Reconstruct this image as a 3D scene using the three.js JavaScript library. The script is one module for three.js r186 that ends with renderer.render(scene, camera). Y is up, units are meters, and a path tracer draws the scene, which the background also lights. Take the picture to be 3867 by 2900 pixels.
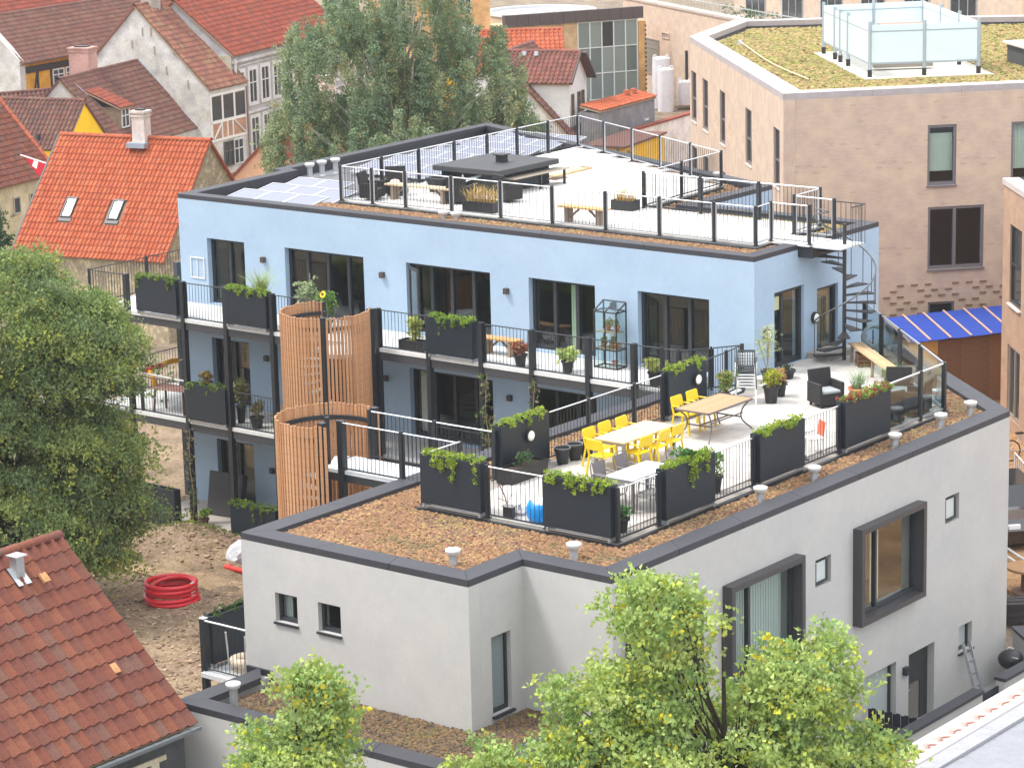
import * as THREE from 'three';
import { mergeGeometries } from 'three/addons/utils/BufferGeometryUtils.js';
import { RoundedBoxGeometry } from 'three/addons/geometries/RoundedBoxGeometry.js';

// ---------------------------------------------------------------- camera, sky, sun, exposure
const scene = new THREE.Scene();
const R = THREE.MathUtils.degToRad;
const camera = new THREE.PerspectiveCamera(16.03, 1024 / 767, 1, 900);
camera.position.set(36.976, 21.865, 56.55);
camera.rotation.order = 'YXZ';
camera.rotation.set(R(-13.01), R(38.402), R(-1.387));
scene.add(camera);

const renderer = new THREE.WebGLRenderer({ antialias: true });
renderer.setSize(1024, 767);
renderer.toneMapping = THREE.LinearToneMapping;
renderer.toneMappingExposure = 2.45;
renderer.shadowMap.enabled = true;

{ // a bright, thinly overcast sky: brightest overhead, faint cloud structure
  const w = 128, h = 64, d = new Float32Array(w * h * 4);
  for (let j = 0; j < h; j++) for (let i = 0; i < w; i++) {
    const e = Math.sin(((j + 0.5) / h - 0.5) * Math.PI), a = i / w * Math.PI * 2;
    const up = Math.max(0, e);
    const c = 1 + 0.07 * Math.sin(3 * a + 5 * e) + 0.05 * Math.sin(7 * a - 9 * e + 1);
    const L = 0.95 * (0.62 + 0.55 * up) * c, k = (j * w + i) * 4;
    d[k] = L * 0.97; d[k + 1] = L; d[k + 2] = L * 1.05; d[k + 3] = 1;
  }
  const t = new THREE.DataTexture(d, w, h, THREE.RGBAFormat, THREE.FloatType);
  t.mapping = THREE.EquirectangularReflectionMapping; t.magFilter = t.minFilter = THREE.LinearFilter; t.needsUpdate = true;
  scene.background = t; scene.environment = t;
}
const sun = new THREE.DirectionalLight(new THREE.Color(1.0, 0.95, 0.87), 1.5);
sun.position.set(-33 - 20, 70, 28 + 8); sun.target.position.set(-20, 0, 8);
sun.castShadow = true; sun.shadow.radius = 22; sun.shadow.mapSize.set(4096, 4096);
Object.assign(sun.shadow.camera, { left: -90, right: 90, top: 90, bottom: -90, near: 1, far: 260 });
scene.add(sun, sun.target);

// ---------------------------------------------------------------- small tools
let seed = 7;
const rnd = () => { seed = (seed + 0x6D2B79F5) | 0; let t = Math.imul(seed ^ seed >>> 15, 1 | seed); t = t + Math.imul(t ^ t >>> 7, 61 | t) ^ t; return ((t ^ t >>> 14) >>> 0) / 4294967296; };
const rr = (a, b) => a + (b - a) * rnd();
const gauss = () => (rnd() + rnd() + rnd() + rnd() - 2) * 1.2;
const V = (x, y, z) => new THREE.Vector3(x, y, z);
const UP = V(0, 1, 0);
const used = {}, OFF = new WeakMap();
const numbered = n => { used[n] = (used[n] || 0) + 1; return used[n] === 1 ? n : n + '_' + String(used[n] - 1).padStart(3, '0'); };
function tag(o, label, category, group, kind) { o.userData.label = label; o.userData.category = category; if (group) o.userData.group = group; if (kind) o.userData.kind = kind; return o; }
// a thing whose parts are given in its own axes
function thing(name, label, category, p = [0, 0, 0], turn = 0, group) {
  const g = new THREE.Group(); g.name = numbered(name); g.position.set(...p); g.rotation.y = turn; scene.add(g);
  return tag(g, label, category, group);
}
// a thing whose parts are given in world axes, with its origin at its base
function site(name, label, category, base, group) {
  const g = thing(name, label, category, base, 0, group); OFF.set(g, V(...base)); return g;
}
function mesh(name, geo, mat, parent, label) {
  const m = new THREE.Mesh(geo, mat); m.name = name; const o = OFF.get(parent);
  if (o) { geo.translate(-o.x, -o.y, -o.z); OFF.set(m, o); }
  if (label) m.userData.label = label;
  parent.add(m); return m;
}
const MX = new THREE.Matrix4();
function place(name, geo, mat, parent, matrix) {
  const m = new THREE.Mesh(geo, mat), o = OFF.get(parent); m.name = name;
  if (o) { matrix = MX.makeTranslation(-o.x, -o.y, -o.z).multiply(matrix).clone(); }
  matrix.decompose(m.position, m.quaternion, m.scale); parent.add(m); return m;
}
function inst(name, geo, mat, parent, mats, cols, kind) {
  const im = new THREE.InstancedMesh(geo, mat, mats.length), o = OFF.get(parent); im.name = name;
  const t = o ? new THREE.Matrix4().makeTranslation(-o.x, -o.y, -o.z) : null, q = new THREE.Matrix4(), c = new THREE.Color();
  mats.forEach((m, i) => { im.setMatrixAt(i, t ? q.multiplyMatrices(t, m) : m); if (cols) im.setColorAt(i, c.setRGB(...cols[i])); });
  if (kind) im.userData.kind = kind;
  parent.add(im); return im;
}
function struct(name, geo, mat) { const m = new THREE.Mesh(geo, mat); m.name = numbered(name); m.userData.kind = 'structure'; scene.add(m); return m; }

// geometry: every piece non-indexed with position, normal, uv (uv in metres)
function clean(g) {
  if (g.index) g = g.toNonIndexed();
  for (const k of Object.keys(g.attributes)) if (!['position', 'normal', 'uv'].includes(k)) g.deleteAttribute(k);
  g.clearGroups(); return g;
}
function bx(w, h, d, x = 0, y = 0, z = 0) {
  const g = new THREE.BoxGeometry(w, h, d), u = g.attributes.uv, s = [[d, h], [d, h], [w, d], [w, d], [w, h], [w, h]];
  for (let i = 0; i < 24; i++) { const [a, b] = s[i >> 2]; u.setXY(i, u.getX(i) * a, u.getY(i) * b); }
  return clean(g.translate(x, y, z));
}
const bb = (x0, x1, y0, y1, z0, z1) => bx(x1 - x0, y1 - y0, z1 - z0, (x0 + x1) / 2, (y0 + y1) / 2, (z0 + z1) / 2);
const rb = (w, h, d, r, x = 0, y = 0, z = 0) => clean(new RoundedBoxGeometry(w, h, d, 2, r).translate(x, y, z));
const cyl = (r1, r0, h, x = 0, y = 0, z = 0, n = 14) => clean(new THREE.CylinderGeometry(r1, r0, h, n).translate(x, y + h / 2, z));
const lathe = (pts, n = 18) => clean(new THREE.LatheGeometry(pts.map(p => new THREE.Vector2(...p)), n));
const tube = (pts, r, seg = 24, n = 6, closed = false) => clean(new THREE.TubeGeometry(new THREE.CatmullRomCurve3(pts.map(p => p.isVector3 ? p : V(...p)), closed), seg, r, n, closed));
function bar(p, q, w, h = w) { // square bar between two points
  p = p.isVector3 ? p : V(...p); q = q.isVector3 ? q : V(...q);
  const d = q.clone().sub(p), L = d.length(), g = bx(w, h, L);
  const m = new THREE.Matrix4().lookAt(V(0, 0, 0), d.clone().negate(), Math.abs(d.y) > 0.99 * L ? V(1, 0, 0) : UP);
  return g.applyMatrix4(m).translate((p.x + q.x) / 2, (p.y + q.y) / 2, (p.z + q.z) / 2);
}
function rod(p, q, r, n = 6) {
  p = p.isVector3 ? p : V(...p); q = q.isVector3 ? q : V(...q);
  const d = q.clone().sub(p), L = d.length(), g = clean(new THREE.CylinderGeometry(r, r, L, n));
  return g.applyQuaternion(new THREE.Quaternion().setFromUnitVectors(UP, d.normalize())).translate((p.x + q.x) / 2, (p.y + q.y) / 2, (p.z + q.z) / 2);
}
const join = list => mergeGeometries(list.map(clean));
function prism(poly, y0, y1, holes) { // plan polygon [[x,z]...] between two heights
  const s = new THREE.Shape(poly.map(([x, z]) => new THREE.Vector2(x, -z)));
  for (const h of holes || []) s.holes.push(new THREE.Path(h.map(([x, z]) => new THREE.Vector2(x, -z))));
  return clean(new THREE.ExtrudeGeometry(s, { depth: y1 - y0, bevelEnabled: false }).rotateX(-Math.PI / 2).translate(0, y0, 0));
}
function inset(poly, t) { // polygon moved inwards by t
  const n = poly.length, area = poly.reduce((s, p, i) => { const q = poly[(i + 1) % n]; return s + p[0] * q[1] - q[0] * p[1]; }, 0), sg = area > 0 ? 1 : -1;
  return poly.map((p, i) => {
    const a = poly[(i + n - 1) % n], b = poly[(i + 1) % n];
    const d1 = [p[0] - a[0], p[1] - a[1]], d2 = [b[0] - p[0], b[1] - p[1]], l1 = Math.hypot(...d1), l2 = Math.hypot(...d2);
    const n1 = [-d1[1] / l1 * sg, d1[0] / l1 * sg], n2 = [-d2[1] / l2 * sg, d2[0] / l2 * sg], k = 1 + n1[0] * n2[0] + n1[1] * n2[1];
    return [p[0] + (n1[0] + n2[0]) / k * t, p[1] + (n1[1] + n2[1]) / k * t];
  });
}
const inside = (poly, x, y) => { let r = false; for (let i = 0, j = poly.length - 1; i < poly.length; j = i++) { const [a, b] = poly[i], [c, d] = poly[j]; if ((b > y) !== (d > y) && x < (c - a) * (y - b) / (d - b) + a) r = !r; } return r; };
// a vertical face seen from outside, left to right from p0 to p1: u along it, v up, n outwards
class Face {
  constructor(p0, p1) { const dx = p1[0] - p0[0], dz = p1[1] - p0[1]; this.L = Math.hypot(dx, dz); this.u = V(dx / this.L, 0, dz / this.L); this.n = V(-dz / this.L, 0, dx / this.L); this.o = V(p0[0], 0, p0[1]); this.m = new THREE.Matrix4().makeBasis(this.u, UP, this.n).setPosition(this.o); }
  box(u0, u1, v0, v1, n0, n1) { return bb(u0, u1, v0, v1, n0, n1).applyMatrix4(this.m); }
  at(u, v, n = 0) { return V(u, v, n).applyMatrix4(this.m); }
  bar(a, b, w, h) { return bar(this.at(...a), this.at(...b), w, h); }
  wall(u0, u1, v0, v1, t, holes = []) {
    const s = new THREE.Shape([[u0, v0], [u1, v0], [u1, v1], [u0, v1]].map(p => new THREE.Vector2(...p)));
    for (const [a, b, c, d] of holes) s.holes.push(new THREE.Path([[a, c], [a, d], [b, d], [b, c]].map(p => new THREE.Vector2(...p))));
    return clean(new THREE.ExtrudeGeometry(s, { depth: t, bevelEnabled: false }).translate(0, 0, -t).applyMatrix4(this.m));
  }
}
class Kit { constructor() { this.g = []; } add(...g) { this.g.push(...g); return this; } mesh(name, mat, parent, label) { return mesh(name, join(this.g), mat, parent, label); } }

// ---------------------------------------------------------------- materials
function noiseTable(n) { const a = new Float32Array(n * n); for (let i = 0; i < n * n; i++) a[i] = rnd(); return (x, y) => { const i = Math.floor(x), j = Math.floor(y), f = x - i, g = y - j, s = f * f * (3 - 2 * f), t = g * g * (3 - 2 * g), q = (p, r) => a[(((r % n) + n) % n) * n + (((p % n) + n) % n)]; return (q(i, j) * (1 - s) + q(i + 1, j) * s) * (1 - t) + (q(i, j + 1) * (1 - s) + q(i + 1, j + 1) * s) * t; }; }
const N8 = noiseTable(8), N16 = noiseTable(16), N32 = noiseTable(32), N64 = noiseTable(64), N128 = noiseTable(128);
const srgb = v => v <= 0.0031308 ? v * 12.92 : 1.055 * Math.pow(v, 1 / 2.4) - 0.055;
function tex(size, metres, fn, data) { // fn(u,v in 0..1) gives linear [r,g,b]; repeats every `metres`
  const d = new Uint8Array(size * size * 4);
  for (let j = 0; j < size; j++) for (let i = 0; i < size; i++) { const c = fn(i / size, j / size), k = (j * size + i) * 4; for (let q = 0; q < 3; q++) { const v = Math.min(1, Math.max(0, c[q])); d[k + q] = 255 * (data ? v : srgb(v)); } d[k + 3] = 255; }
  const t = new THREE.DataTexture(d, size, size); t.wrapS = t.wrapT = THREE.RepeatWrapping; t.magFilter = THREE.LinearFilter; t.minFilter = THREE.LinearMipmapLinearFilter; t.generateMipmaps = true;
  if (!data) t.colorSpace = THREE.SRGBColorSpace; t.repeat.set(1 / (metres[0] || metres), 1 / (metres[1] || metres)); t.needsUpdate = true; return t;
}
const grey = v => [v, v, v];
const tFine = tex(512, 3, (u, v) => grey(0.86 + 0.08 * (N8(u * 8, v * 8) - 0.5) + 0.08 * (N32(u * 32, v * 32) - 0.5) + 0.14 * (N128(u * 128, v * 128) - 0.5)));
const tPlaster = tex(512, 6, (u, v) => { const a = N8(u * 8, v * 8) * 1.5 - 0.25, b = N32(u * 32, v * 32) * 1.4 - 0.2, c = N128(u * 128, v * 128), s = 0.5 + (N64(u * 64, v * 4) - 0.5) * 0.35; return [0.9 + 0.05 * (a - 0.5) + 0.03 * (b - 0.5) + 0.05 * (c - 0.5) + 0.03 * (s - 0.5), 0.9 + 0.045 * (a - 0.5) + 0.03 * (b - 0.5) + 0.05 * (c - 0.5) + 0.03 * (s - 0.5), 0.9 + 0.03 * (a - 0.5) + 0.03 * (b - 0.5) + 0.05 * (c - 0.5) + 0.03 * (s - 0.5)]; });
const tOld = tex(512, 5, (u, v) => { const a = N8(u * 8, v * 8), b = N16(u * 16, v * 16), c = N64(u * 64, v * 64), e = N128(u * 128, v * 128); const k = 0.8 + 0.22 * (a - 0.5) + 0.2 * (b - 0.5) + 0.16 * (c - 0.5) + 0.14 * (e - 0.5); return [k, k * (0.98 + 0.05 * (b - 0.5)), k * (0.95 + 0.1 * (a - 0.5))]; });
const tStone = tex(512, 4, (u, v) => { const a = N16(u * 16, v * 16), b = N32(u * 32, v * 48 % 32 + 0), c = N64(u * 64, v * 64), e = N128(u * 128, v * 128); const k = 0.35 + 0.55 * (0.35 * a + 0.25 * b + 0.25 * c + 0.15 * e) + (c > 0.62 ? -0.16 : 0) + (a * b > 0.42 ? 0.18 : 0); return [k, k * 0.9, k * 0.72]; });
const tBrick = tex(1024, 3, (u, v) => { // thin courses, too fine to tell single bricks apart from here
  const row = Math.floor(v * 48), fv = v * 48 - row, col = Math.floor(u * 14 + (row % 2) * 0.5), h = Math.abs(Math.sin(row * 12.9898 + (col % 14) * 78.233) * 43758.5453) % 1;
  const a = N8(u * 8, v * 8), b = N16(u * 16, v * 16), e = N128(u * 128, v * 128), m = fv < 0.16 ? 0.88 : 1, dk = h > 0.985 ? 0.82 : 1;
  const k = (0.84 + 0.06 * (h - 0.5) + 0.14 * (a - 0.5) + 0.08 * (b - 0.5) + 0.08 * (e - 0.5)) * m * dk, y = 0.06 * (a - 0.5);
  return [k, k * (0.985 + y * 0.5), k * (0.97 - y)]; });
const tWood = tex(512, [1.2, 0.22], (u, v) => { const a = N64(u * 6, v * 64), b = N128(u * 10, v * 128), c = N16(u * 16, v * 16); const k = 0.62 + 0.34 * a + 0.2 * (b - 0.5) + 0.16 * (c - 0.5); return [k, k * 0.97, k * 0.92]; });
const tSoil = tex(1024, 7, (u, v) => { const a = N8(u * 8, v * 8), b = N32(u * 32, v * 32), c = N128(u * 128, v * 128), e = N128(u * 384 % 128, v * 384 % 128), k = 0.3 + 0.3 * a + 0.2 * b + 0.34 * (c - 0.4) + 0.3 * (e - 0.5); return [k * 1.06, k * (0.92 + 0.08 * a), k * (0.74 + 0.14 * b)]; });
const tTile = tex(256, 1.1, (u, v) => { const a = N16(u * 16, v * 16), b = N64(u * 64, v * 64), c = N128(u * 128, v * 128); const k = 0.7 + 0.22 * (a - 0.5) + 0.26 * (b - 0.5) + 0.16 * (c - 0.5); return [k, k * (0.97 + 0.1 * (a - 0.5)), k * (0.95 + 0.16 * (b - 0.5))]; });
const cache = {};
function M(c, rough = 0.85, map = null, more = {}) {
  const key = JSON.stringify([c, rough, map && map.uuid, Object.entries(more).map(([k, v]) => [k, v && v.uuid ? v.uuid : v])]);
  if (cache[key]) return cache[key];
  const phys = ['transmission', 'clearcoat', 'sheen', 'ior', 'specularIntensity', 'thickness'].some(k => k in more);
  const m = new (phys ? THREE.MeshPhysicalMaterial : THREE.MeshStandardMaterial)({ roughness: rough, metalness: 0, map, ...more });
  m.color.setRGB(...c); return cache[key] = m;
}
const K = {
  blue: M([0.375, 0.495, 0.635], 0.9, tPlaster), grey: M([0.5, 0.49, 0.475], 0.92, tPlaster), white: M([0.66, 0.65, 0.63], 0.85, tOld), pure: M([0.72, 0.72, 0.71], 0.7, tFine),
  cope: M([0.046, 0.046, 0.056], 0.62, tFine), membrane: M([0.17, 0.17, 0.18], 0.8, tFine), anth: M([0.028, 0.031, 0.036], 0.5), anth2: M([0.012, 0.02, 0.03], 0.5, tFine), steel: M([0.02, 0.023, 0.028], 0.45), alu: M([0.72, 0.73, 0.75], 0.32, null, { metalness: 0.9 }), galv: M([0.55, 0.57, 0.6], 0.45, tFine, { metalness: 0.75 }),
  grate: M([0.6, 0.62, 0.64], 0.6, tFine), glass: M([0.93, 0.97, 0.96], 0.02, null, { transmission: 1, thickness: 0, ior: 1.5, side: THREE.DoubleSide }), tint: M([0.72, 0.8, 0.82], 0.02, null, { transmission: 1, thickness: 0, ior: 1.5, side: THREE.DoubleSide }), dark: M([0.02, 0.022, 0.025], 0.06), darkGlass: M([0.035, 0.04, 0.045], 0.08),
  deck: M([0.62, 0.6, 0.57], 0.75, tFine), slab: M([0.64, 0.64, 0.63], 0.8, tFine), cedar: M([0.58, 0.31, 0.16], 0.75, tWood), cedar2: M([0.5, 0.25, 0.12], 0.75, tWood), cedar3: M([0.62, 0.35, 0.19], 0.75, tWood), pine: M([0.66, 0.46, 0.26], 0.7, tWood), teak: M([0.56, 0.3, 0.16], 0.6, tWood), oldwood: M([0.4, 0.29, 0.2], 0.85, tWood),
  yellow: M([0.74, 0.52, 0.006], 0.45), black: M([0.018, 0.018, 0.02], 0.5), wicker: M([0.022, 0.02, 0.02], 0.75, tFine), whitePlastic: M([0.82, 0.82, 0.82], 0.4), soil: M([0.05, 0.035, 0.025], 0.95, tFine), terracotta: M([0.62, 0.22, 0.1], 0.8, tFine), interior: M([0.1, 0.1, 0.1], 0.9), curtain: M([0.6, 0.62, 0.58], 0.95), opal: M([0.85, 0.85, 0.8], 0.4),
  tan: M([0.66, 0.51, 0.4], 0.9, tBrick), tan2: M([0.66, 0.51, 0.4], 0.9, tBrick), brickR: M([0.5, 0.33, 0.23], 0.9, tBrick), sand: M([0.6, 0.42, 0.24], 0.9, tOld),
};
// ---------------------------------------------------------------- builders shared by many things
function glaze(parent, F, u0, u1, v0, v1, o = {}) { // a window or glazed door set into an opening
  const { name = 'window', cols = [], rows = [], fw = 0.07, n0 = -0.2, n1 = -0.11, mat = K.anth, pane = K.glass, sill, label, curtain } = o;
  const k = new Kit(), g = 0.004; u0 += g; u1 -= g; v0 += g; v1 -= g;
  k.add(F.box(u0, u0 + fw, v0, v1, n0, n1), F.box(u1 - fw, u1, v0, v1, n0, n1), F.box(u0 + fw, u1 - fw, v0, v0 + fw * 1.3, n0, n1), F.box(u0 + fw, u1 - fw, v1 - fw, v1, n0, n1));
  const us = [u0 + fw, ...cols.map(c => u0 + (u1 - u0) * c), u1 - fw], vs = [v0 + fw * 1.3, ...rows.map(c => v0 + (v1 - v0) * c), v1 - fw];
  cols.forEach((c, i) => k.add(F.box(us[i + 1] - fw * 0.6, us[i + 1] + fw * 0.6, v0 + fw * 1.3, v1 - fw, n0 + 0.004, n1 + 0.006)));
  rows.forEach((c, i) => { for (let q = 0; q < us.length - 1; q++) k.add(F.box(us[q] + (q ? fw * 0.6 : 0), us[q + 1] - (q < us.length - 2 ? fw * 0.6 : 0), vs[i + 1] - fw * 0.4, vs[i + 1] + fw * 0.4, n0 + 0.004, n1)); });
  const fr = k.mesh(name, mat, parent, label);
  for (let q = 0; q < us.length - 1; q++) for (let r = 0; r < vs.length - 1; r++) mesh('pane', F.box(us[q], us[q + 1], vs[r], vs[r + 1], (n0 + n1) / 2 - 0.003, (n0 + n1) / 2 + 0.003), pane, fr);
  if (sill) mesh('sill', F.box(u0 - 0.03, u1 + 0.03, v0 - 0.05, v0 - 0.006, n1, sill), o.sillMat || mat, fr);
  if (curtain) for (const [a, b, c, d, m] of curtain) { // hanging cloth in soft folds, just inside
    const A = u0 + (u1 - u0) * a, B = u0 + (u1 - u0) * b, n = Math.max(4, Math.round((B - A) / 0.05)), gs = [];
    for (let i = 0; i < n; i++) gs.push(F.box(A + (B - A) * i / n, A + (B - A) * (i + 1) / n, v0 + (v1 - v0) * c, v0 + (v1 - v0) * d, n0 - 0.12 - 0.02 * (i % 2), n0 - 0.1 - 0.02 * (i % 2)));
    mesh('curtain', join(gs), m || K.curtain, fr);
  }
  return fr;
}
function facadeWindow(parent, F, u0, u1, v0, v1, o = {}) { // a window on a solid far-off wall: surround proud of it, dark panes just behind
  const { cols = 2, rows = 2, mat = K.pure, pane = K.darkGlass, fw = 0.06, name = 'window', split = 0.62, trim = 0.0 } = o, k = new Kit();
  const T = trim, n1 = 0.06;
  k.add(F.box(u0 - T, u0 + fw, v0 - T, v1 + T, -0.01, n1), F.box(u1 - fw, u1 + T, v0 - T, v1 + T, -0.01, n1), F.box(u0 + fw, u1 - fw, v0 - T, v0 + fw, -0.01, n1), F.box(u0 + fw, u1 - fw, v1 - fw, v1 + T, -0.01, n1));
  for (let i = 1; i < cols; i++) { const c = u0 + (u1 - u0) * i / cols; k.add(F.box(c - fw * 0.45, c + fw * 0.45, v0 + fw, v1 - fw, -0.01, n1 - 0.008)); }
  for (let j = 1; j < rows; j++) { const c = v0 + (v1 - v0) * (rows === 2 ? split : j / rows); k.add(F.box(u0 + fw, u1 - fw, c - fw * 0.45, c + fw * 0.45, -0.01, n1 - 0.014)); }
  const fr = k.mesh(name, mat, parent, o.label);
  const vs = rows === 2 ? [v0 + fw, v0 + (v1 - v0) * split, v1 - fw] : [...Array(rows + 1)].map((_, j) => j === 0 ? v0 + fw : j === rows ? v1 - fw : v0 + (v1 - v0) * j / rows);
  for (let i = 0; i < cols; i++) for (let j = 0; j < rows; j++) mesh('pane', F.box(Math.max(u0 + fw, u0 + (u1 - u0) * i / cols), Math.min(u1 - fw, u0 + (u1 - u0) * (i + 1) / cols), vs[j], vs[j + 1], 0.004, 0.014), pane, fr);
  return fr;
}
function coping(parent, poly, t, y0, y1, mat, step = 2.2, skip = []) { // capping pieces with open joints round a flat roof
  const inn = inset(poly, t), n = poly.length;
  for (let i = 0; i < n; i++) {
    if (skip.includes(i)) continue;
    const a = poly[i], b = poly[(i + 1) % n], c = inn[(i + 1) % n], d = inn[i], L = Math.hypot(b[0] - a[0], b[1] - a[1]), k = Math.max(1, Math.round(L / step)), g = 0.006 / L;
    const mix = (p, q, s) => [p[0] + (q[0] - p[0]) * s, p[1] + (q[1] - p[1]) * s];
    for (let j = 0; j < k; j++) { const s = j / k + g, e = (j + 1) / k - g; mesh('coping', prism([mix(a, b, s), mix(a, b, e), mix(d, c, e), mix(d, c, s)], y0, y1), mat, parent); }
  }
}
function balusters(a, b, y0, y1, gap = 0.118, r = 0.005) {
  const L = Math.hypot(b[0] - a[0], b[1] - a[1]), n = Math.max(2, Math.round(L / gap)), g = [];
  for (let i = 1; i < n; i++) { const s = i / n; g.push(bx(r * 2, y1 - y0, r * 2, a[0] + (b[0] - a[0]) * s, (y0 + y1) / 2, a[1] + (b[1] - a[1]) * s)); }
  return join(g);
}
// one run of railing: posts at the given plan points, a barred panel in every bay that is not skipped
function railing(label, pts, y, h, o = {}) {
  const { top = K.alu, foot = K.steel, skip = [], post = 0.07, group, parent, lift = 0.07, topR = 0.017, noPost = [], gap, parts = 'railing' } = o;
  const g = parent || site('railing', label, 'railing', [pts[0][0], y, pts[0][1]], group);
  pts.forEach((p, i) => { if (!noPost.includes(i)) mesh('post', join([bx(post, h + (o.postUp || 0.02), post, p[0], y + (h + (o.postUp || 0.02)) / 2, p[1]), bx(post * 1.8, 0.015, post * 1.8, p[0], y + 0.008, p[1])]), K.steel, g); });
  for (let i = 0; i < pts.length - 1; i++) {
    if (skip.includes(i)) continue;
    const p = pts[i], q = pts[i + 1], L = Math.hypot(q[0] - p[0], q[1] - p[1]), e = (post / 2 + 0.03) / L, m = s => [p[0] + (q[0] - p[0]) * s, p[1] + (q[1] - p[1]) * s], a = m(e), b = m(1 - e);
    const f = mesh('panel_frame', join([bar([a[0], y + lift, a[1]], [b[0], y + lift, b[1]], 0.03, 0.03), bar([a[0], y + lift, a[1]], [a[0], y + h - 0.04, a[1]], 0.03), bar([b[0], y + lift, b[1]], [b[0], y + h - 0.04, b[1]], 0.03)]), foot, g);
    const bl = mesh('baluster', balusters(a, b, y + lift, y + h - 0.03, gap), K.steel, f); bl.userData.kind = 'stuff';
    mesh('handrail', rod([a[0], y + h - 0.02, a[1]], [b[0], y + h - 0.02, b[1]], topR, 8), top, g);
  }
  return g;
}
// leaves
function leafGeo(l, w) { const g = new THREE.BufferGeometry(); g.setAttribute('position', new THREE.Float32BufferAttribute([0, 0, 0, -w / 2, l * 0.45, w * 0.16, 0, l, -w * 0.1, 0, 0, 0, 0, l, -w * 0.1, w / 2, l * 0.45, w * 0.16], 3)); g.setAttribute('uv', new THREE.Float32BufferAttribute([0.5, 0, 0, 0.5, 0.5, 1, 0.5, 0, 0.5, 1, 1, 0.5], 2)); g.computeVertexNormals(); return g; }
function sprigGeo(l, w, n, spread) { // a few leaves on one twig end
  const gs = []; for (let i = 0; i < n; i++) { const g = leafGeo(l * rr(0.75, 1.1), w * rr(0.8, 1.1)); g.rotateX(rr(-0.9, 0.9)); g.rotateZ(rr(-1.2, 1.2)); g.rotateY(rr(0, 6.28)); g.translate(rr(-spread, spread), rr(-spread, spread), rr(-spread, spread)); gs.push(g); } return mergeGeometries(gs);
}
function bladeGeo(l, w, bend) { const g = new THREE.BufferGeometry(), p = []; const P = t => [0, l * t * (1 - 0.25 * t * bend), l * bend * t * t * 0.8]; const a = P(0), b = P(0.5), c = P(1), h = w / 2; p.push(-h, a[1], a[2], h, a[1], a[2], h * 0.8, b[1], b[2], -h, a[1], a[2], h * 0.8, b[1], b[2], -h * 0.8, b[1], b[2], -h * 0.8, b[1], b[2], h * 0.8, b[1], b[2], 0, c[1], c[2]); g.setAttribute('position', new THREE.Float32BufferAttribute(p, 3)); g.setAttribute('uv', new THREE.Float32BufferAttribute(new Array(18).fill(0.5), 2)); g.computeVertexNormals(); return g; }
const leafMat = (c = [1, 1, 1]) => M(c, 0.75, null, { side: THREE.DoubleSide, transmission: 0.38, thickness: 0, specularIntensity: 0.35 });
const LEAF = leafMat(), GRASS = M([1, 1, 1], 0.8, null, { side: THREE.DoubleSide });
const Q = new THREE.Quaternion(), E3 = new THREE.Euler();
function pose(x, y, z, s, rx = rr(-0.6, 0.6), ry = rr(0, 6.28), rz = rr(-0.6, 0.6), sy = 1) { return new THREE.Matrix4().compose(V(x, y, z), Q.setFromEuler(E3.set(rx, ry, rz)).clone(), V(s, s * sy, s)); }
const shade = (c, d) => { const k = 1 + rr(-d, d); return [c[0] * k, c[1] * k * (1 + rr(-0.06, 0.06)), c[2] * k]; };
const pick = a => a[Math.floor(rnd() * a.length)];
function foliage(parent, name, n, at, sprig, cols, s0 = 0.8, s1 = 1.25, jitter = 0.25, tilt = 0.9) {
  const m = [], c = []; for (let i = 0; i < n; i++) { const p = at(i); m.push(pose(p[0], p[1], p[2], rr(s0, s1), rr(-tilt, tilt), rr(0, 6.28), rr(-tilt, tilt))); c.push(shade(p[3] || pick(cols), jitter)); } return inst(name, sprig, LEAF, parent, m, c, 'stuff');
}
const SP = { small: sprigGeo(0.05, 0.032, 5, 0.035), mid: sprigGeo(0.085, 0.055, 5, 0.06), big: sprigGeo(0.15, 0.085, 4, 0.08), needle: sprigGeo(0.07, 0.014, 7, 0.03) };
const GREEN = [[0.16, 0.26, 0.04], [0.22, 0.33, 0.05], [0.11, 0.2, 0.035], [0.3, 0.38, 0.06]];
// greenery on top of and hanging over a planter: x along its length, y up, z out
function overgrow(parent, L, y, D, n = 200, hang = 0.35, cols = GREEN, both = false) {
  const strands = [...Array(Math.round(L * 5))].map(() => ({ x: rr(-L / 2, L / 2), d: Math.pow(rnd(), 1.6) * hang + 0.04, s: both && rnd() < 0.4 ? -1 : 1 }));
  return foliage(parent, 'foliage', n, i => { if (rnd() < 0.55) return [rr(-L / 2, L / 2), y + rr(0.0, 0.09), rr(-D / 2, D / 2)]; const s = pick(strands); return [s.x + rr(-0.035, 0.035), y - rnd() * s.d + 0.02, s.s * (D / 2 + rr(0.01, 0.035))]; }, SP.small, cols);
}
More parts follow.
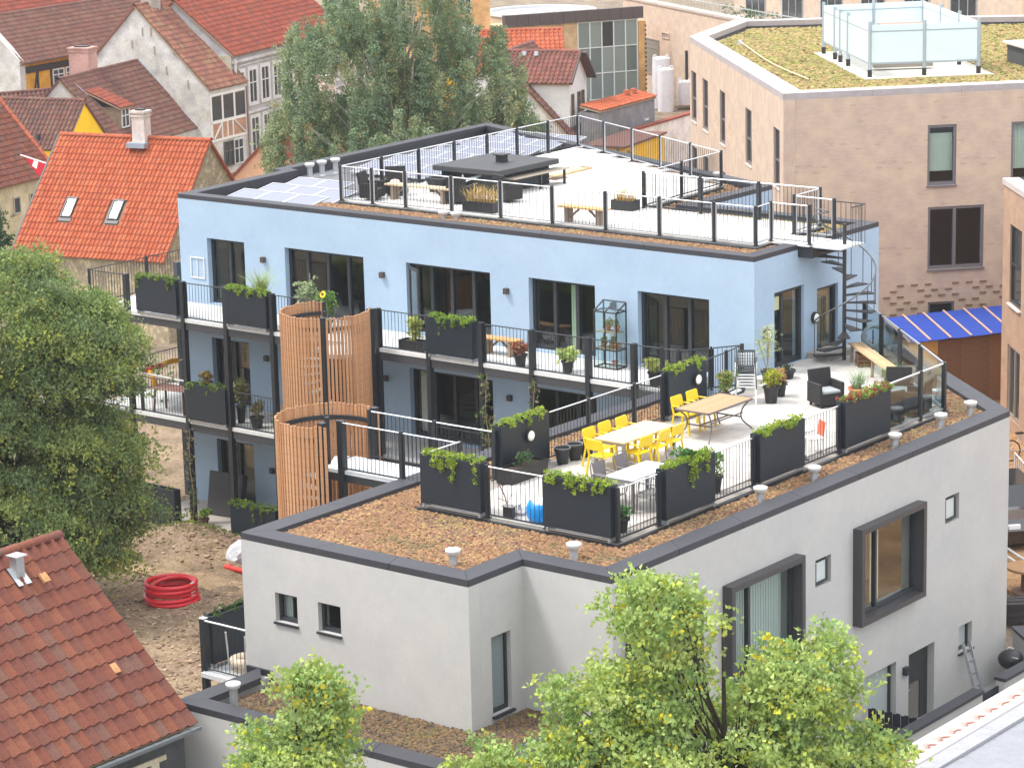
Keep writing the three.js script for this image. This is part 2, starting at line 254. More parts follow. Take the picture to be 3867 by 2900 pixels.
// a tall black planter box that stands in for a railing bay
function planter(label, a, b, y, h, o = {}) {
  const cx = (a[0] + b[0]) / 2, cz = (a[1] + b[1]) / 2, L = Math.hypot(b[0] - a[0], b[1] - a[1]) - 0.04, D = o.depth || 0.26, g = thing('planter_box', label, 'planter', [cx, y, cz], Math.atan2(-(b[1] - a[1]), b[0] - a[0]), o.group);
  mesh('box', join([rb(L, h - 0.1, 0.03, 0.006, 0, h / 2 + 0.05, D / 2 - 0.015), rb(L, h - 0.1, 0.03, 0.006, 0, h / 2 + 0.05, -D / 2 + 0.015), bx(0.03, h - 0.1, D - 0.062, -L / 2 + 0.016, h / 2 + 0.05, 0), bx(0.03, h - 0.1, D - 0.062, L / 2 - 0.016, h / 2 + 0.05, 0)]), K.anth2, g);
  mesh('soil', bx(L - 0.07, 0.1, D - 0.07, 0, h - 0.12, 0), K.soil, g);
  mesh('foot_rail', join([bar([-L / 2, 0.05, D / 2 - 0.03], [L / 2, 0.05, D / 2 - 0.03], 0.025), bar([-L / 2, 0.05, -D / 2 + 0.03], [L / 2, 0.05, -D / 2 + 0.03], 0.025), bx(0.05, 0.09, D, -L / 2 + 0.05, 0.045, 0), bx(0.05, 0.09, D, L / 2 - 0.05, 0.045, 0)]), K.galv, g);
  if (o.n !== 0) overgrow(g, L, h, D, o.n ? Math.round(o.n * 0.62) : 170, o.hang ?? 0.4, o.cols, o.both);
  if (o.lamp) { const [lx, ly, s] = o.lamp; const l = mesh('wall_lamp', clean(new THREE.CylinderGeometry(0.15, 0.15, 0.07, 24).rotateX(Math.PI / 2).translate(lx, ly, s * (D / 2 + 0.037))), K.black, g); mesh('diffuser', clean(new THREE.SphereGeometry(0.115, 18, 10).scale(1, 1, 0.4).translate(lx, ly, s * (D / 2 + 0.07))), K.opal, l); }
  return g;
}
function potGeo(r0, r1, h) { return lathe([[0.001, 0], [r0, 0], [r1, h], [r1 + 0.02, h], [r1 + 0.02, h - 0.045], [r1 + 0.006, h - 0.05], [r1 + 0.02, h], [r1 - 0.02, h - 0.005], [r1 - 0.03, h - 0.08], [0.001, h - 0.08]], 20); }
function potted(label, x, y, z, o = {}) {
  const { r = 0.15, h = 0.3, mat = K.black, plant = 'bush', ph = 0.4, pr = 0.22, n = 60, cols = GREEN, sprig = SP.mid, group } = o, g = thing('potted_plant', label, 'plant', [x, y, z], rr(0, 6), group);
  mesh('pot', o.trough ? join([bx(o.trough, h, 0.03, 0, h / 2, r), bx(o.trough, h, 0.03, 0, h / 2, -r), bx(0.03, h, r * 2 - 0.032, o.trough / 2 - 0.016, h / 2, 0), bx(0.03, h, r * 2 - 0.032, -o.trough / 2 + 0.016, h / 2, 0), bx(o.trough, 0.02, r * 2 + 0.028, 0, 0.012, 0)]) : potGeo(r * 0.72, r, h), mat, g);
  if (o.turn !== undefined) g.rotation.y = o.turn;
  mesh('soil', o.trough ? bx(o.trough - 0.07, 0.04, r * 2 - 0.05, 0, h - 0.07, 0) : cyl(r - 0.03, r - 0.03, 0.02, 0, h - 0.075, 0, 16), K.soil, g);
  if (plant === 'grass') { const m = [], c = [], b = [bladeGeo(ph, 0.014, 0.5), bladeGeo(ph, 0.012, 1.1)]; for (let i = 0; i < n; i++) { m.push(pose((o.trough ? rr(-0.5, 0.5) * (o.trough - 0.1) : rr(-r, r) * 0.5), h - 0.06, rr(-r, r) * 0.5, rr(0.6, 1.1), rr(-0.25, 0.25), rr(0, 6.28), rr(-0.25, 0.25))); c.push(shade(pick(cols), 0.2)); } inst('foliage', b[0], GRASS, g, m.slice(0, n / 2), c.slice(0, n / 2), 'stuff'); inst('foliage', b[1], GRASS, g, m.slice(n / 2), c.slice(n / 2), 'stuff'); }
  else {
    const st = []; const k = plant === 'tree' ? 3 : 5; const tips = [];
    for (let i = 0; i < k; i++) { const a = rr(0, 6.28), e = V(Math.cos(a) * pr * rr(0.3, 0.8), h + ph * rr(0.6, 0.95), Math.sin(a) * pr * rr(0.3, 0.8)); tips.push(e); st.push(rod([0, h - 0.07, 0], e, plant === 'tree' ? 0.012 : 0.006, 5)); }
    if (plant === 'tree') st.push(rod([0, h - 0.07, 0], [0.01, h + ph * 0.9, 0], 0.016, 6));
    mesh('stem', join(st), K.oldwood, g);
    foliage(g, 'foliage', n, () => { const t = rnd() < 0.6 ? pick(tips) : V(0, h + ph * rr(0.3, 0.95), 0); return [t.x * rr(0.4, 1.1) + gauss() * pr * 0.4, Math.max(h, t.y - Math.abs(gauss()) * ph * (plant === 'tree' ? 0.3 : 0.35)), t.z * rr(0.4, 1.1) + gauss() * pr * 0.4]; }, sprig, cols);
  }
  return g;
}
// roof tiles: a slope given by its eave corner, direction along the eave and up the slope, and an outline in (u, v)
function pantile(w, l) { // S-shaped tile: the roll stands up on one side, the front edge is thick
  const xs = [0, 0.22, 0.42, 0.6, 0.78, 0.92, 1.02], zs = [0.014, 0.0, 0.006, 0.04, 0.072, 0.055, 0.014].map(z => z * w / 0.22), p = [];
  const A = (i, t, e = 0) => [(xs[i] - 0.5) * w, t * l, zs[i] + (1 - t) * 0.03 + e], q = (a, b, c, d) => p.push(...a, ...b, ...c, ...a, ...c, ...d);
  for (let i = 0; i < 6; i++) { q(A(i, 0), A(i + 1, 0), A(i + 1, 1), A(i, 1)); q(A(i, 0, -0.03), A(i + 1, 0, -0.03), A(i + 1, 0), A(i, 0)); }
  const g = new THREE.BufferGeometry(); g.setAttribute('position', new THREE.Float32BufferAttribute(p, 3));
  const uv = []; for (let i = 0; i < p.length; i += 3) uv.push(p[i] + 0.3, p[i + 1]); g.setAttribute('uv', new THREE.Float32BufferAttribute(uv, 2)); g.computeVertexNormals(); return g;
}
function tiledSlope(parent, o, u, v, poly, tw, tl, mats, o2 = {}) {
  const n = u.clone().cross(v).normalize(), base = new THREE.Matrix4().makeBasis(u, v, n).setPosition(o);
  const s = new THREE.Shape(poly.map(p => new THREE.Vector2(...p)));
  mesh('roof_slab', clean(new THREE.ExtrudeGeometry(s, { depth: 0.08, bevelEnabled: false }).translate(0, 0, -0.1).applyMatrix4(base)), o2.under || K.oldwood, parent);
  const us = poly.map(p => p[0]), vs = poly.map(p => p[1]), u0 = Math.min(...us), u1 = Math.max(...us), v0 = Math.min(...vs), v1 = Math.max(...vs), geo = pantile(tw, tl * 1.16), list = [];
  const rows = Math.max(1, Math.round((v1 - v0) / tl)), cols = Math.round((u1 - u0) / tw), dv = (v1 - v0) / rows, du = (u1 - u0) / cols;
  for (let j = 0; j < rows; j++) for (let i = 0; i < cols; i++) {
    const a = u0 + (i + 0.5) * du, b = v0 + (j + 0.5) * dv; if (!inside(poly, a, b)) continue; if (o2.holes && o2.holes.some(h => a > h[0] && a < h[1] && b > h[2] && b < h[3])) continue;
    const m = new THREE.Matrix4().compose(V(a + rr(-0.006, 0.006), v0 + j * dv - 0.02 + rr(-0.008, 0.008), rr(-0.003, 0.004)), Q.setFromEuler(E3.set(rr(-0.012, 0.012), rr(-0.02, 0.02), rr(-0.015, 0.015))).clone(), V(du / tw * 1.0, dv / tl, 1)).premultiply(base);
    const p = V(a, b, 0).applyMatrix4(base); list.push([m, p.distanceTo(camera.position), i, j, p]);
  }
  const choose = o2.choose || (() => Math.floor(Math.pow(rnd(), 1.2) * mats.length)), lim = o2.single || 0;
  const vis = q => { const c = q.clone().project(camera); return Math.abs(c.x) < 1.02 && Math.abs(c.y) < 1.02; };
  camera.updateMatrixWorld(); camera.updateProjectionMatrix();
  list.sort((a, b) => (vis(b[4]) - vis(a[4])) || a[1] - b[1]);
  const rest = mats.map(() => []);
  list.forEach((t, k) => { const q = choose(t[2], t[3]); if (k < lim) place('tile', geo, mats[q], parent, t[0]); else rest[q].push(t[0]); });
  const all = rest.flatMap((r, q) => r.map(m => [m, q])); if (all.length) { const c = mats.map(m => [m.color.r, m.color.g, m.color.b]); inst('tile_field', geo, M([1, 1, 1], 0.9, tTile, { side: THREE.DoubleSide }), parent, all.map(a => a[0]), all.map(a => shade(c[a[1]], 0.08)), 'stuff'); }
}
const tileMats = list => list.map(c => M(c, 0.88, tTile, { side: THREE.DoubleSide }));
// a house under a saddle roof: ridge from a to b (plan), half width w
function house(name, label, a, b, w, yr, ye, o) {
  const d = [b[0] - a[0], b[1] - a[1]], L = Math.hypot(...d), u = V(d[0] / L, 0, d[1] / L), c = [(a[0] + b[0]) / 2, (a[1] + b[1]) / 2];
  const g = site(name, label, 'house', [c[0], 0, c[1]], o.group), over = o.over ?? 0.18, y0 = o.base ?? -0.3;
  let n = V(-u.z, 0, u.x); if (n.dot(V(camera.position.x - c[0], 0, camera.position.z - c[1])) < 0) n.negate();
  const flip = V().crossVectors(u, UP).dot(n) < 0; // make u run left to right seen from the camera side
  const uu = flip ? u.clone().negate() : u, A = flip ? b : a, wl = w - over, yl = yr - (yr - ye) * wl / w - 0.12;
  const s = new THREE.Shape([[-wl, y0], [wl, y0], [wl, yl], [0, yr - 0.14], [-wl, yl]].map(p => new THREE.Vector2(...p)));
  const m = new THREE.Matrix4().makeBasis(n, UP, uu.clone()); // n x up
  if (m.determinant() < 0) m.makeBasis(n.clone().negate(), UP, uu);
  mesh('wall', clean(new THREE.ExtrudeGeometry(s, { depth: L - 0.1, bevelEnabled: false }).applyMatrix4(m.setPosition(A[0] + uu.x * 0.05, 0, A[1] + uu.z * 0.05))), o.wall, g);
  const up = V(-n.x * w, yr - ye, -n.z * w), S = up.length(); up.normalize();
  const e = o.verge ?? 0.08, E = V(A[0] + n.x * w - uu.x * e, ye, A[1] + n.z * w - uu.z * e), LL = L + 2 * e;
  tiledSlope(g, E, uu, up, o.poly ? o.poly(LL, S) : [[0, 0], [LL, 0], [LL, S], [0, S]], o.tw || 0.24, o.tl || 0.32, o.tiles, o.slope || {});
  const up2 = V(n.x * w, yr - ye, n.z * w).normalize(), E2 = V(A[0] - n.x * w + uu.x * (L + e), ye, A[1] - n.z * w + uu.z * (L + e));
  if (o.backTiles) tiledSlope(g, E2, uu.clone().negate(), up2, [[0, 0], [LL, 0], [LL, S], [0, S]], o.tw || 0.24, o.tl || 0.32, o.tiles, { ...(o.slope || {}), single: 0 });
  else mesh('roof_slab', clean(new THREE.ExtrudeGeometry(new THREE.Shape([[0, 0], [LL, 0], [LL, S], [0, S]].map(p => new THREE.Vector2(...p))), { depth: 0.1, bevelEnabled: false }).translate(0, 0, -0.1).applyMatrix4(new THREE.Matrix4().makeBasis(uu.clone().negate(), up2, uu.clone().negate().cross(up2)).setPosition(E2))), o.tiles[0], g);
  if (o.ridge !== false) { const k = Math.round(LL / 0.38); for (let i = 0; i < k; i++) { const p = V(A[0], yr - 0.02, A[1]).addScaledVector(uu, -e + LL * (i + 0.5) / k); const rg = clean(new THREE.CylinderGeometry(0.11, 0.125, LL / k * 1.08, 8, 1, true, 0, Math.PI).rotateZ(Math.PI / 2)); place('ridge_tile', rg, o.tiles[Math.floor(rnd() * o.tiles.length)], g, new THREE.Matrix4().makeBasis(uu, UP, uu.clone().cross(UP)).setPosition(p)); } }
  // faces for windows: the long wall towards the camera and the gable at its right-hand end and left-hand end
  const P = (t, k) => [A[0] + uu.x * t + n.x * wl * k, A[1] + uu.z * t + n.z * wl * k];
  g.front = new Face(P(0.05, 1), P(L - 0.05, 1)); g.right = new Face(P(L - 0.05, 1), P(L - 0.05, -1)); g.left = new Face(P(0.05, -1), P(0.05, 1));
  g.info = { E, uu, up, S, LL, n, A, L };
  return g;
}
function chimney(parent, x, z, y0, y1, w, d, mat, ry = 0) {
  const c = mesh('chimney', join([bx(w, y1 - y0, d, 0, (y0 + y1) / 2, 0), bx(w + 0.07, 0.07, d + 0.07, 0, y1 - 0.2, 0), bx(w + 0.12, 0.09, d + 0.12, 0, y1 - 0.04, 0)]).rotateY(ry).translate(x, 0, z), mat, parent);
  mesh('flue_cap', join([bx(w * 0.6, 0.06, d * 0.6, 0, y1 + 0.04, 0)]).rotateY(ry).translate(x, 0, z), K.black, c); return c;
}
// trees
function taper(pts, r0, r1, n = 7) {
  const cv = new THREE.CatmullRomCurve3(pts), k = pts.length * 3, fr = cv.computeFrenetFrames(k, false), p = [], ring = i => { const c = cv.getPoint(i / k), r = r0 + (r1 - r0) * i / k; return [...Array(n)].map((_, j) => { const a = j / n * 6.283; return c.clone().addScaledVector(fr.normals[i], Math.cos(a) * r).addScaledVector(fr.binormals[i], Math.sin(a) * r); }); };
  let A = ring(0); for (let i = 1; i <= k; i++) { const B = ring(i); for (let j = 0; j < n; j++) { const j2 = (j + 1) % n; for (const q of [A[j], A[j2], B[j2], A[j], B[j2], B[j]]) p.push(q.x, q.y, q.z); } A = B; }
  const g = new THREE.BufferGeometry(); g.setAttribute('position', new THREE.Float32BufferAttribute(p, 3)); g.setAttribute('uv', new THREE.Float32BufferAttribute(p.flatMap((_, i) => i % 3 ? [] : [p[i] + p[i + 2], p[i + 1]]), 2)); g.computeVertexNormals(); return g;
}
// ---------------------------------------------------------------- ground
struct('ground', new THREE.PlaneGeometry(900, 900, 1, 1).rotateX(-Math.PI / 2).translate(-60, -0.3, -60), M([0.3, 0.25, 0.2], 0.95, (() => { const t = tSoil.clone(); t.repeat.set(130, 130); t.needsUpdate = true; return t; })()));
{
  const g = new THREE.PlaneGeometry(34, 30, 170, 150).rotateX(-Math.PI / 2).translate(-18, 0, 7.5), p = g.attributes.position, uv = g.attributes.uv;
  for (let i = 0; i < p.count; i++) {
    const x = p.getX(i), z = p.getZ(i), m = Math.exp(-(((x + 16.6) / 1.9) ** 2 + ((z - 3.9) / 1.3) ** 2)), m2 = Math.exp(-(((x + 10) / 3.5) ** 2 + ((z - 8) / 2.2) ** 2));
    const f = 0.1 * (N32(x * 1.3 + 60, z * 1.3 + 60) - 0.5) + 0.06 * (N64(x * 4 + 90, z * 4 + 90) - 0.5) + 0.035 * (N128(x * 11 + 200, z * 11 + 200) - 0.5);
    const e = Math.min(1, Math.max(0, Math.min(x + 35, -1 - x, z + 7.5, 22.5 - z) / 1.2));
    p.setY(i, -0.3 + e * (0.27 + f + 0.75 * m + 0.18 * m2)); uv.setXY(i, x, z);
  }
  g.computeVertexNormals(); struct('yard', g, M([0.34, 0.26, 0.19], 0.97, tSoil));
}
struct('yard_path', prism([[-26, 4.9], [-15.5, 5.3], [-12, 5.4], [-7, 5.0], [-7, 6.0], [-12, 6.5], [-16, 6.3], [-26, 6.1]], -0.2, 0.045), M([0.6, 0.45, 0.3], 0.95, tSoil));
struct('dirt_yard', prism([[-30, -30], [10, -2], [30, -2], [30, -60], [-30, -60]], -0.6, -0.2), M([0.52, 0.32, 0.17], 0.95, tSoil));
struct('paving', prism([[7.2, -1], [12, -1], [12, 30], [-3, 30], [-3, 20.2], [7.2, 20.2]], -0.6, -0.215), M([0.33, 0.32, 0.31], 0.9, tFine));

// ---------------------------------------------------------------- the pale blue apartment building
const blue = site('apartment_building', 'pale blue rendered three storey apartment building with a railed roof deck', 'building', [-10, 0, -3]);
{
  const P = [[-20.32, 0], [0, 0], [0, -6.1], [-5.9, -6.1], [-5.9, -10], [-22.05, -16.9], [-21.2, -5.1], [-20.75, -5.0]];
  const T = 0.36, F = new Face(P[0], P[1]), X = x => x + 20.32;
  const cols = [[-19.19, -17.68], [-16.08, -13.07], [-11.5, -8.52], [-7.2, -4.99], [-3.61, -1.37]], lv = [[0.25, 2.12], [3.25, 5.21], [6.25, 8.2]];
  const holes = []; for (const [a, b] of cols) for (const [c, d] of lv) holes.push([X(a), X(b), c, d]);
  mesh('wall', F.wall(0, F.L, -0.3, 9.298, T, holes), K.blue, blue);
  const FR = new Face([0, -T - 0.001], P[2]), d1 = [0.93 - T, 2.34 - T, 6.36, 8.35], d2 = [2.98 - T, 4.02 - T, 6.36, 8.12];
  mesh('wall', FR.wall(0, FR.L, -0.3, 9.298, T, [d1, d2]), K.blue, blue);
  for (const i of [2, 3, 4, 5, 6, 7]) { const a = P[i], b = P[(i + 1) % 8], f = new Face(a, b), s = (i === 3) ? 0 : T * 1.02; mesh('wall', f.wall(s, f.L - (i === 7 ? T * 1.1 : 0), -0.3, 9.298, T), K.blue, blue); }
  // inside: floors, a rear partition and cross walls, so that the rooms are closed and dim
  const inn = inset(P, T + 0.01);
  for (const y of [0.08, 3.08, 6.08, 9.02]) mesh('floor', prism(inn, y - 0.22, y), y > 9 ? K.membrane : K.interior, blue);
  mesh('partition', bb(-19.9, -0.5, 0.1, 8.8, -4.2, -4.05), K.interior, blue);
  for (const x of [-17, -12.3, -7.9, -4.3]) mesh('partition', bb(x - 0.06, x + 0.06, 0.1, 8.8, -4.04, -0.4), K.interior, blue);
  mesh('roof_membrane', prism(inset(P, 0.3), 9.03, 9.1), K.membrane, blue);
  coping(blue, P, 0.42, 9.3, 9.43, K.cope, 3.2);
  mesh('parapet', prism(inset(P, 0.37), 9.1, 9.298, [inset(P, 0.41)]), K.anth, blue);
  const greenCurt = M([0.42, 0.5, 0.36], 0.9);
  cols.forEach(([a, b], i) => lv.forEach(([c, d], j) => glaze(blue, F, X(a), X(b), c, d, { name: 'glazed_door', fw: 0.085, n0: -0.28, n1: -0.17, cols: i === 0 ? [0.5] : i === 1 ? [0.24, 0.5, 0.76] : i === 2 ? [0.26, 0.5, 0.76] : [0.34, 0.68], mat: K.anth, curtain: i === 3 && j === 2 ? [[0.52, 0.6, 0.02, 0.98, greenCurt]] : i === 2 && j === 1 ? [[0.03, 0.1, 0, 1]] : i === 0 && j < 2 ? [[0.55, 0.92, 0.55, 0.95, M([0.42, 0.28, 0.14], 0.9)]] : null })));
  // one leaf of the third door stands open
  { const f = new Face([-11.4, 0.02], [-10.75, 0.42]); const l = mesh('door_leaf', join([f.box(0, 0.07, 6.28, 8.12, -0.05, 0), f.box(0.68, 0.76, 6.28, 8.12, -0.05, 0), f.box(0.07, 0.68, 6.28, 6.4, -0.05, 0), f.box(0.07, 0.68, 8.04, 8.12, -0.05, 0)]), K.anth, blue); mesh('pane', f.box(0.07, 0.68, 6.4, 8.04, -0.03, -0.024), K.glass, l); }
  glaze(blue, FR, ...d1, { name: 'glazed_door', cols: [0.34], fw: 0.09, n0: -0.2, n1: -0.08 });
  glaze(blue, FR, ...d2, { name: 'glazed_door', cols: [], fw: 0.08, n0: -0.2, n1: -0.08, curtain: [[0.05, 0.95, 0.02, 0.98, M([0.3, 0.24, 0.17], 0.9, tWood)]] });
  mesh('window_sticker', FR.box(d1[0] + 0.12, d1[0] + 0.42, 7.85, 8.2, -0.132, -0.128), M([0.5, 0.5, 0.3], 0.8), blue);
  mesh('concrete_step', bb(0.004, 0.75, 6.36, 6.52, -3.6, -2.45), M([0.36, 0.33, 0.3], 0.9, tFine), blue);
  // small square down-lighters between the doors
  for (const [x, y] of [[-16.9, 7.77], [-12.35, 7.77], [-7.93, 7.76], [-4.36, 7.75], [-16.94, 4.84], [-12.34, 4.81], [-7.9, 4.8], [-16.91, 1.45]]) { const l = mesh('wall_lamp', F.box(X(x) - 0.065, X(x) + 0.065, y - 0.08, y + 0.08, 0.004, 0.12), M([0.07, 0.055, 0.05], 0.6), blue); mesh('lamp_plate', F.box(X(x) - 0.05, X(x) + 0.05, y - 0.095, y - 0.081, 0.004, 0.1), K.opal, l); }
  for (const [u, y] of [[0.53, 7.35], [2.82, 7.39]]) { const c = FR.at(u - T, y), l = mesh('wall_lamp', clean(new THREE.CylinderGeometry(0.15, 0.15, 0.08, 24).rotateZ(Math.PI / 2).translate(c.x + 0.045, c.y, c.z)), K.black, blue); mesh('diffuser', clean(new THREE.SphereGeometry(0.115, 18, 10).scale(0.45, 1, 1).translate(c.x + 0.08, c.y, c.z)), K.opal, l); }
  // white wall grille left of the first door
  mesh('wall_grille', join([F.box(0.42, 1.0, 6.95, 6.99, 0.003, 0.03), F.box(0.42, 1.0, 7.55, 7.59, 0.003, 0.03), F.box(0.42, 0.46, 6.99, 7.55, 0.003, 0.03), F.box(0.96, 1.0, 6.99, 7.55, 0.003, 0.03), F.box(0.69, 0.72, 6.99, 7.55, 0.003, 0.026)]), K.pure, blue);
  // roof deck and its dark edge
  const D = [[-15.1, -1.38], [-0.72, -1.24], [-0.8, -2.08], [0.4, -2.08], [0.4, -3.3], [-0.9, -3.3], [-0.9, -4.7], [-6.75, -4.7], [-7.05, -9.1], [-15.7, -13.65]];
  mesh('deck_edge', prism(inset(D, -0.03), 9.11, 9.4), K.steel, blue);
  // decking boards laid along the front, each its own piece
  const boards = inset(D, 0.04), k = 22; let n = 0;
  for (let z = -1.45; z > -13.7; z -= 0.56) { // run of board between the outline's crossings
    const xs = []; const zz = z - 0.28; for (let i = 0, j = boards.length - 1; i < boards.length; j = i++) { const [a, b] = boards[i], [c, d] = boards[j]; if ((b > zz) !== (d > zz)) xs.push((c - a) * (zz - b) / (d - b) + a); }
    xs.sort((p, q) => p - q); for (let q = 0; q + 1 < xs.length; q += 2) { const cut = Math.max(1, Math.ceil((xs[q + 1] - xs[q]) / 4.2)); for (let c = 0; c < cut; c++) { const x0 = xs[q] + (xs[q + 1] - xs[q]) * c / cut, x1 = xs[q] + (xs[q + 1] - xs[q]) * (c + 1) / cut; mesh('deck_board', bb(x0 + 0.003, x1 - 0.003, 9.402, 9.45, z - 0.556, z - 0.002), pick([K.deck, K.deck, M([0.72, 0.7, 0.67], 0.75, tFine), M([0.76, 0.73, 0.69], 0.75, tFine)]), blue); n++; } }
  }
}
// sedum on the flat roofs: low tufts, one object per roof
const tuft = (() => { const g = new THREE.IcosahedronGeometry(1, 0), p = g.attributes.position; for (let i = 0; i < p.count; i++) { const x = p.getX(i), y = p.getY(i), z = p.getZ(i), k = 0.75 + 0.5 * (Math.abs(Math.sin(x * 9.1 + y * 5.3 + z * 7.7))); p.setXYZ(i, x * k, y * k, z * k); } g.computeVertexNormals(); return g; })();
function sedum(label, poly, y, n, s, cols, keep = () => true, blobs = 0.55) {
  const xs = poly.map(p => p[0]), zs = poly.map(p => p[1]), g = site('sedum', label, 'sedum', [xs.reduce((a, b) => a + b) / xs.length, y, zs.reduce((a, b) => a + b) / zs.length]); g.userData.kind = 'stuff';
  mesh('substrate', prism(poly, y - 0.1, y), M([0.2, 0.12, 0.07], 0.97, tSoil), g);
  const m = [], c = []; let t = 0; while (m.length < n && t++ < n * 8) { const x = rr(Math.min(...xs), Math.max(...xs)), z = rr(Math.min(...zs), Math.max(...zs)); if (!inside(poly, x, z) || !keep(x, z)) continue; const q = N32(x * blobs + 40, z * blobs + 40), q2 = N64(x * 2.3 + 70, z * 2.3 + 70); const col = cols[Math.min(cols.length - 1, Math.floor((q * 0.55 + q2 * 0.45 + rr(-0.2, 0.2)) * cols.length * 1.0))] || cols[0]; m.push(pose(x, y + s * 0.15, z, s * rr(0.55, 1.3), rr(-0.5, 0.5), rr(0, 6.28), rr(-0.5, 0.5), rr(0.5, 0.95))); c.push(shade(col, 0.28)); }
  inst('tufts', tuft, M([1, 1, 1], 0.95), g, m, c, 'stuff'); return g;
}
const RUST = [[0.12, 0.095, 0.045], [0.21, 0.12, 0.055], [0.26, 0.14, 0.07], [0.19, 0.1, 0.06], [0.29, 0.19, 0.08], [0.15, 0.09, 0.06], [0.24, 0.17, 0.075]];
const AUTUMN = [[0.19, 0.17, 0.055], [0.28, 0.2, 0.08], [0.23, 0.22, 0.06], [0.32, 0.22, 0.1], [0.2, 0.18, 0.055], [0.27, 0.17, 0.08]];
const DUSK = [[0.1, 0.055, 0.035], [0.14, 0.09, 0.045], [0.085, 0.06, 0.04], [0.16, 0.1, 0.04], [0.1, 0.09, 0.035]];
sedum('russet sedum strip along the front edge of the pale blue building roof', [[-15.6, -0.46], [-0.46, -0.46], [-0.46, -2.0], [-0.72, -2.0], [-0.7, -1.2], [-15.0, -1.34], [-15.6, -1.34]], 9.34, 9000, 0.04, RUST);
sedum('russet sedum behind the roof deck, beside the notch in the blue building', [[-0.46, -3.4], [-0.46, -5.6], [-5.6, -5.6], [-0.95, -4.8], [-0.9, -3.4]], 9.3, 700, 0.06, AUTUMN);
sedum('russet sedum in the rear corner of the pale blue building roof', [[-6.4, -5], [-6.4, -9.5], [-14.5, -13.3], [-14.9, -13.6], [-7.15, -9.4], [-6.8, -5]], 9.3, 1200, 0.06, RUST);

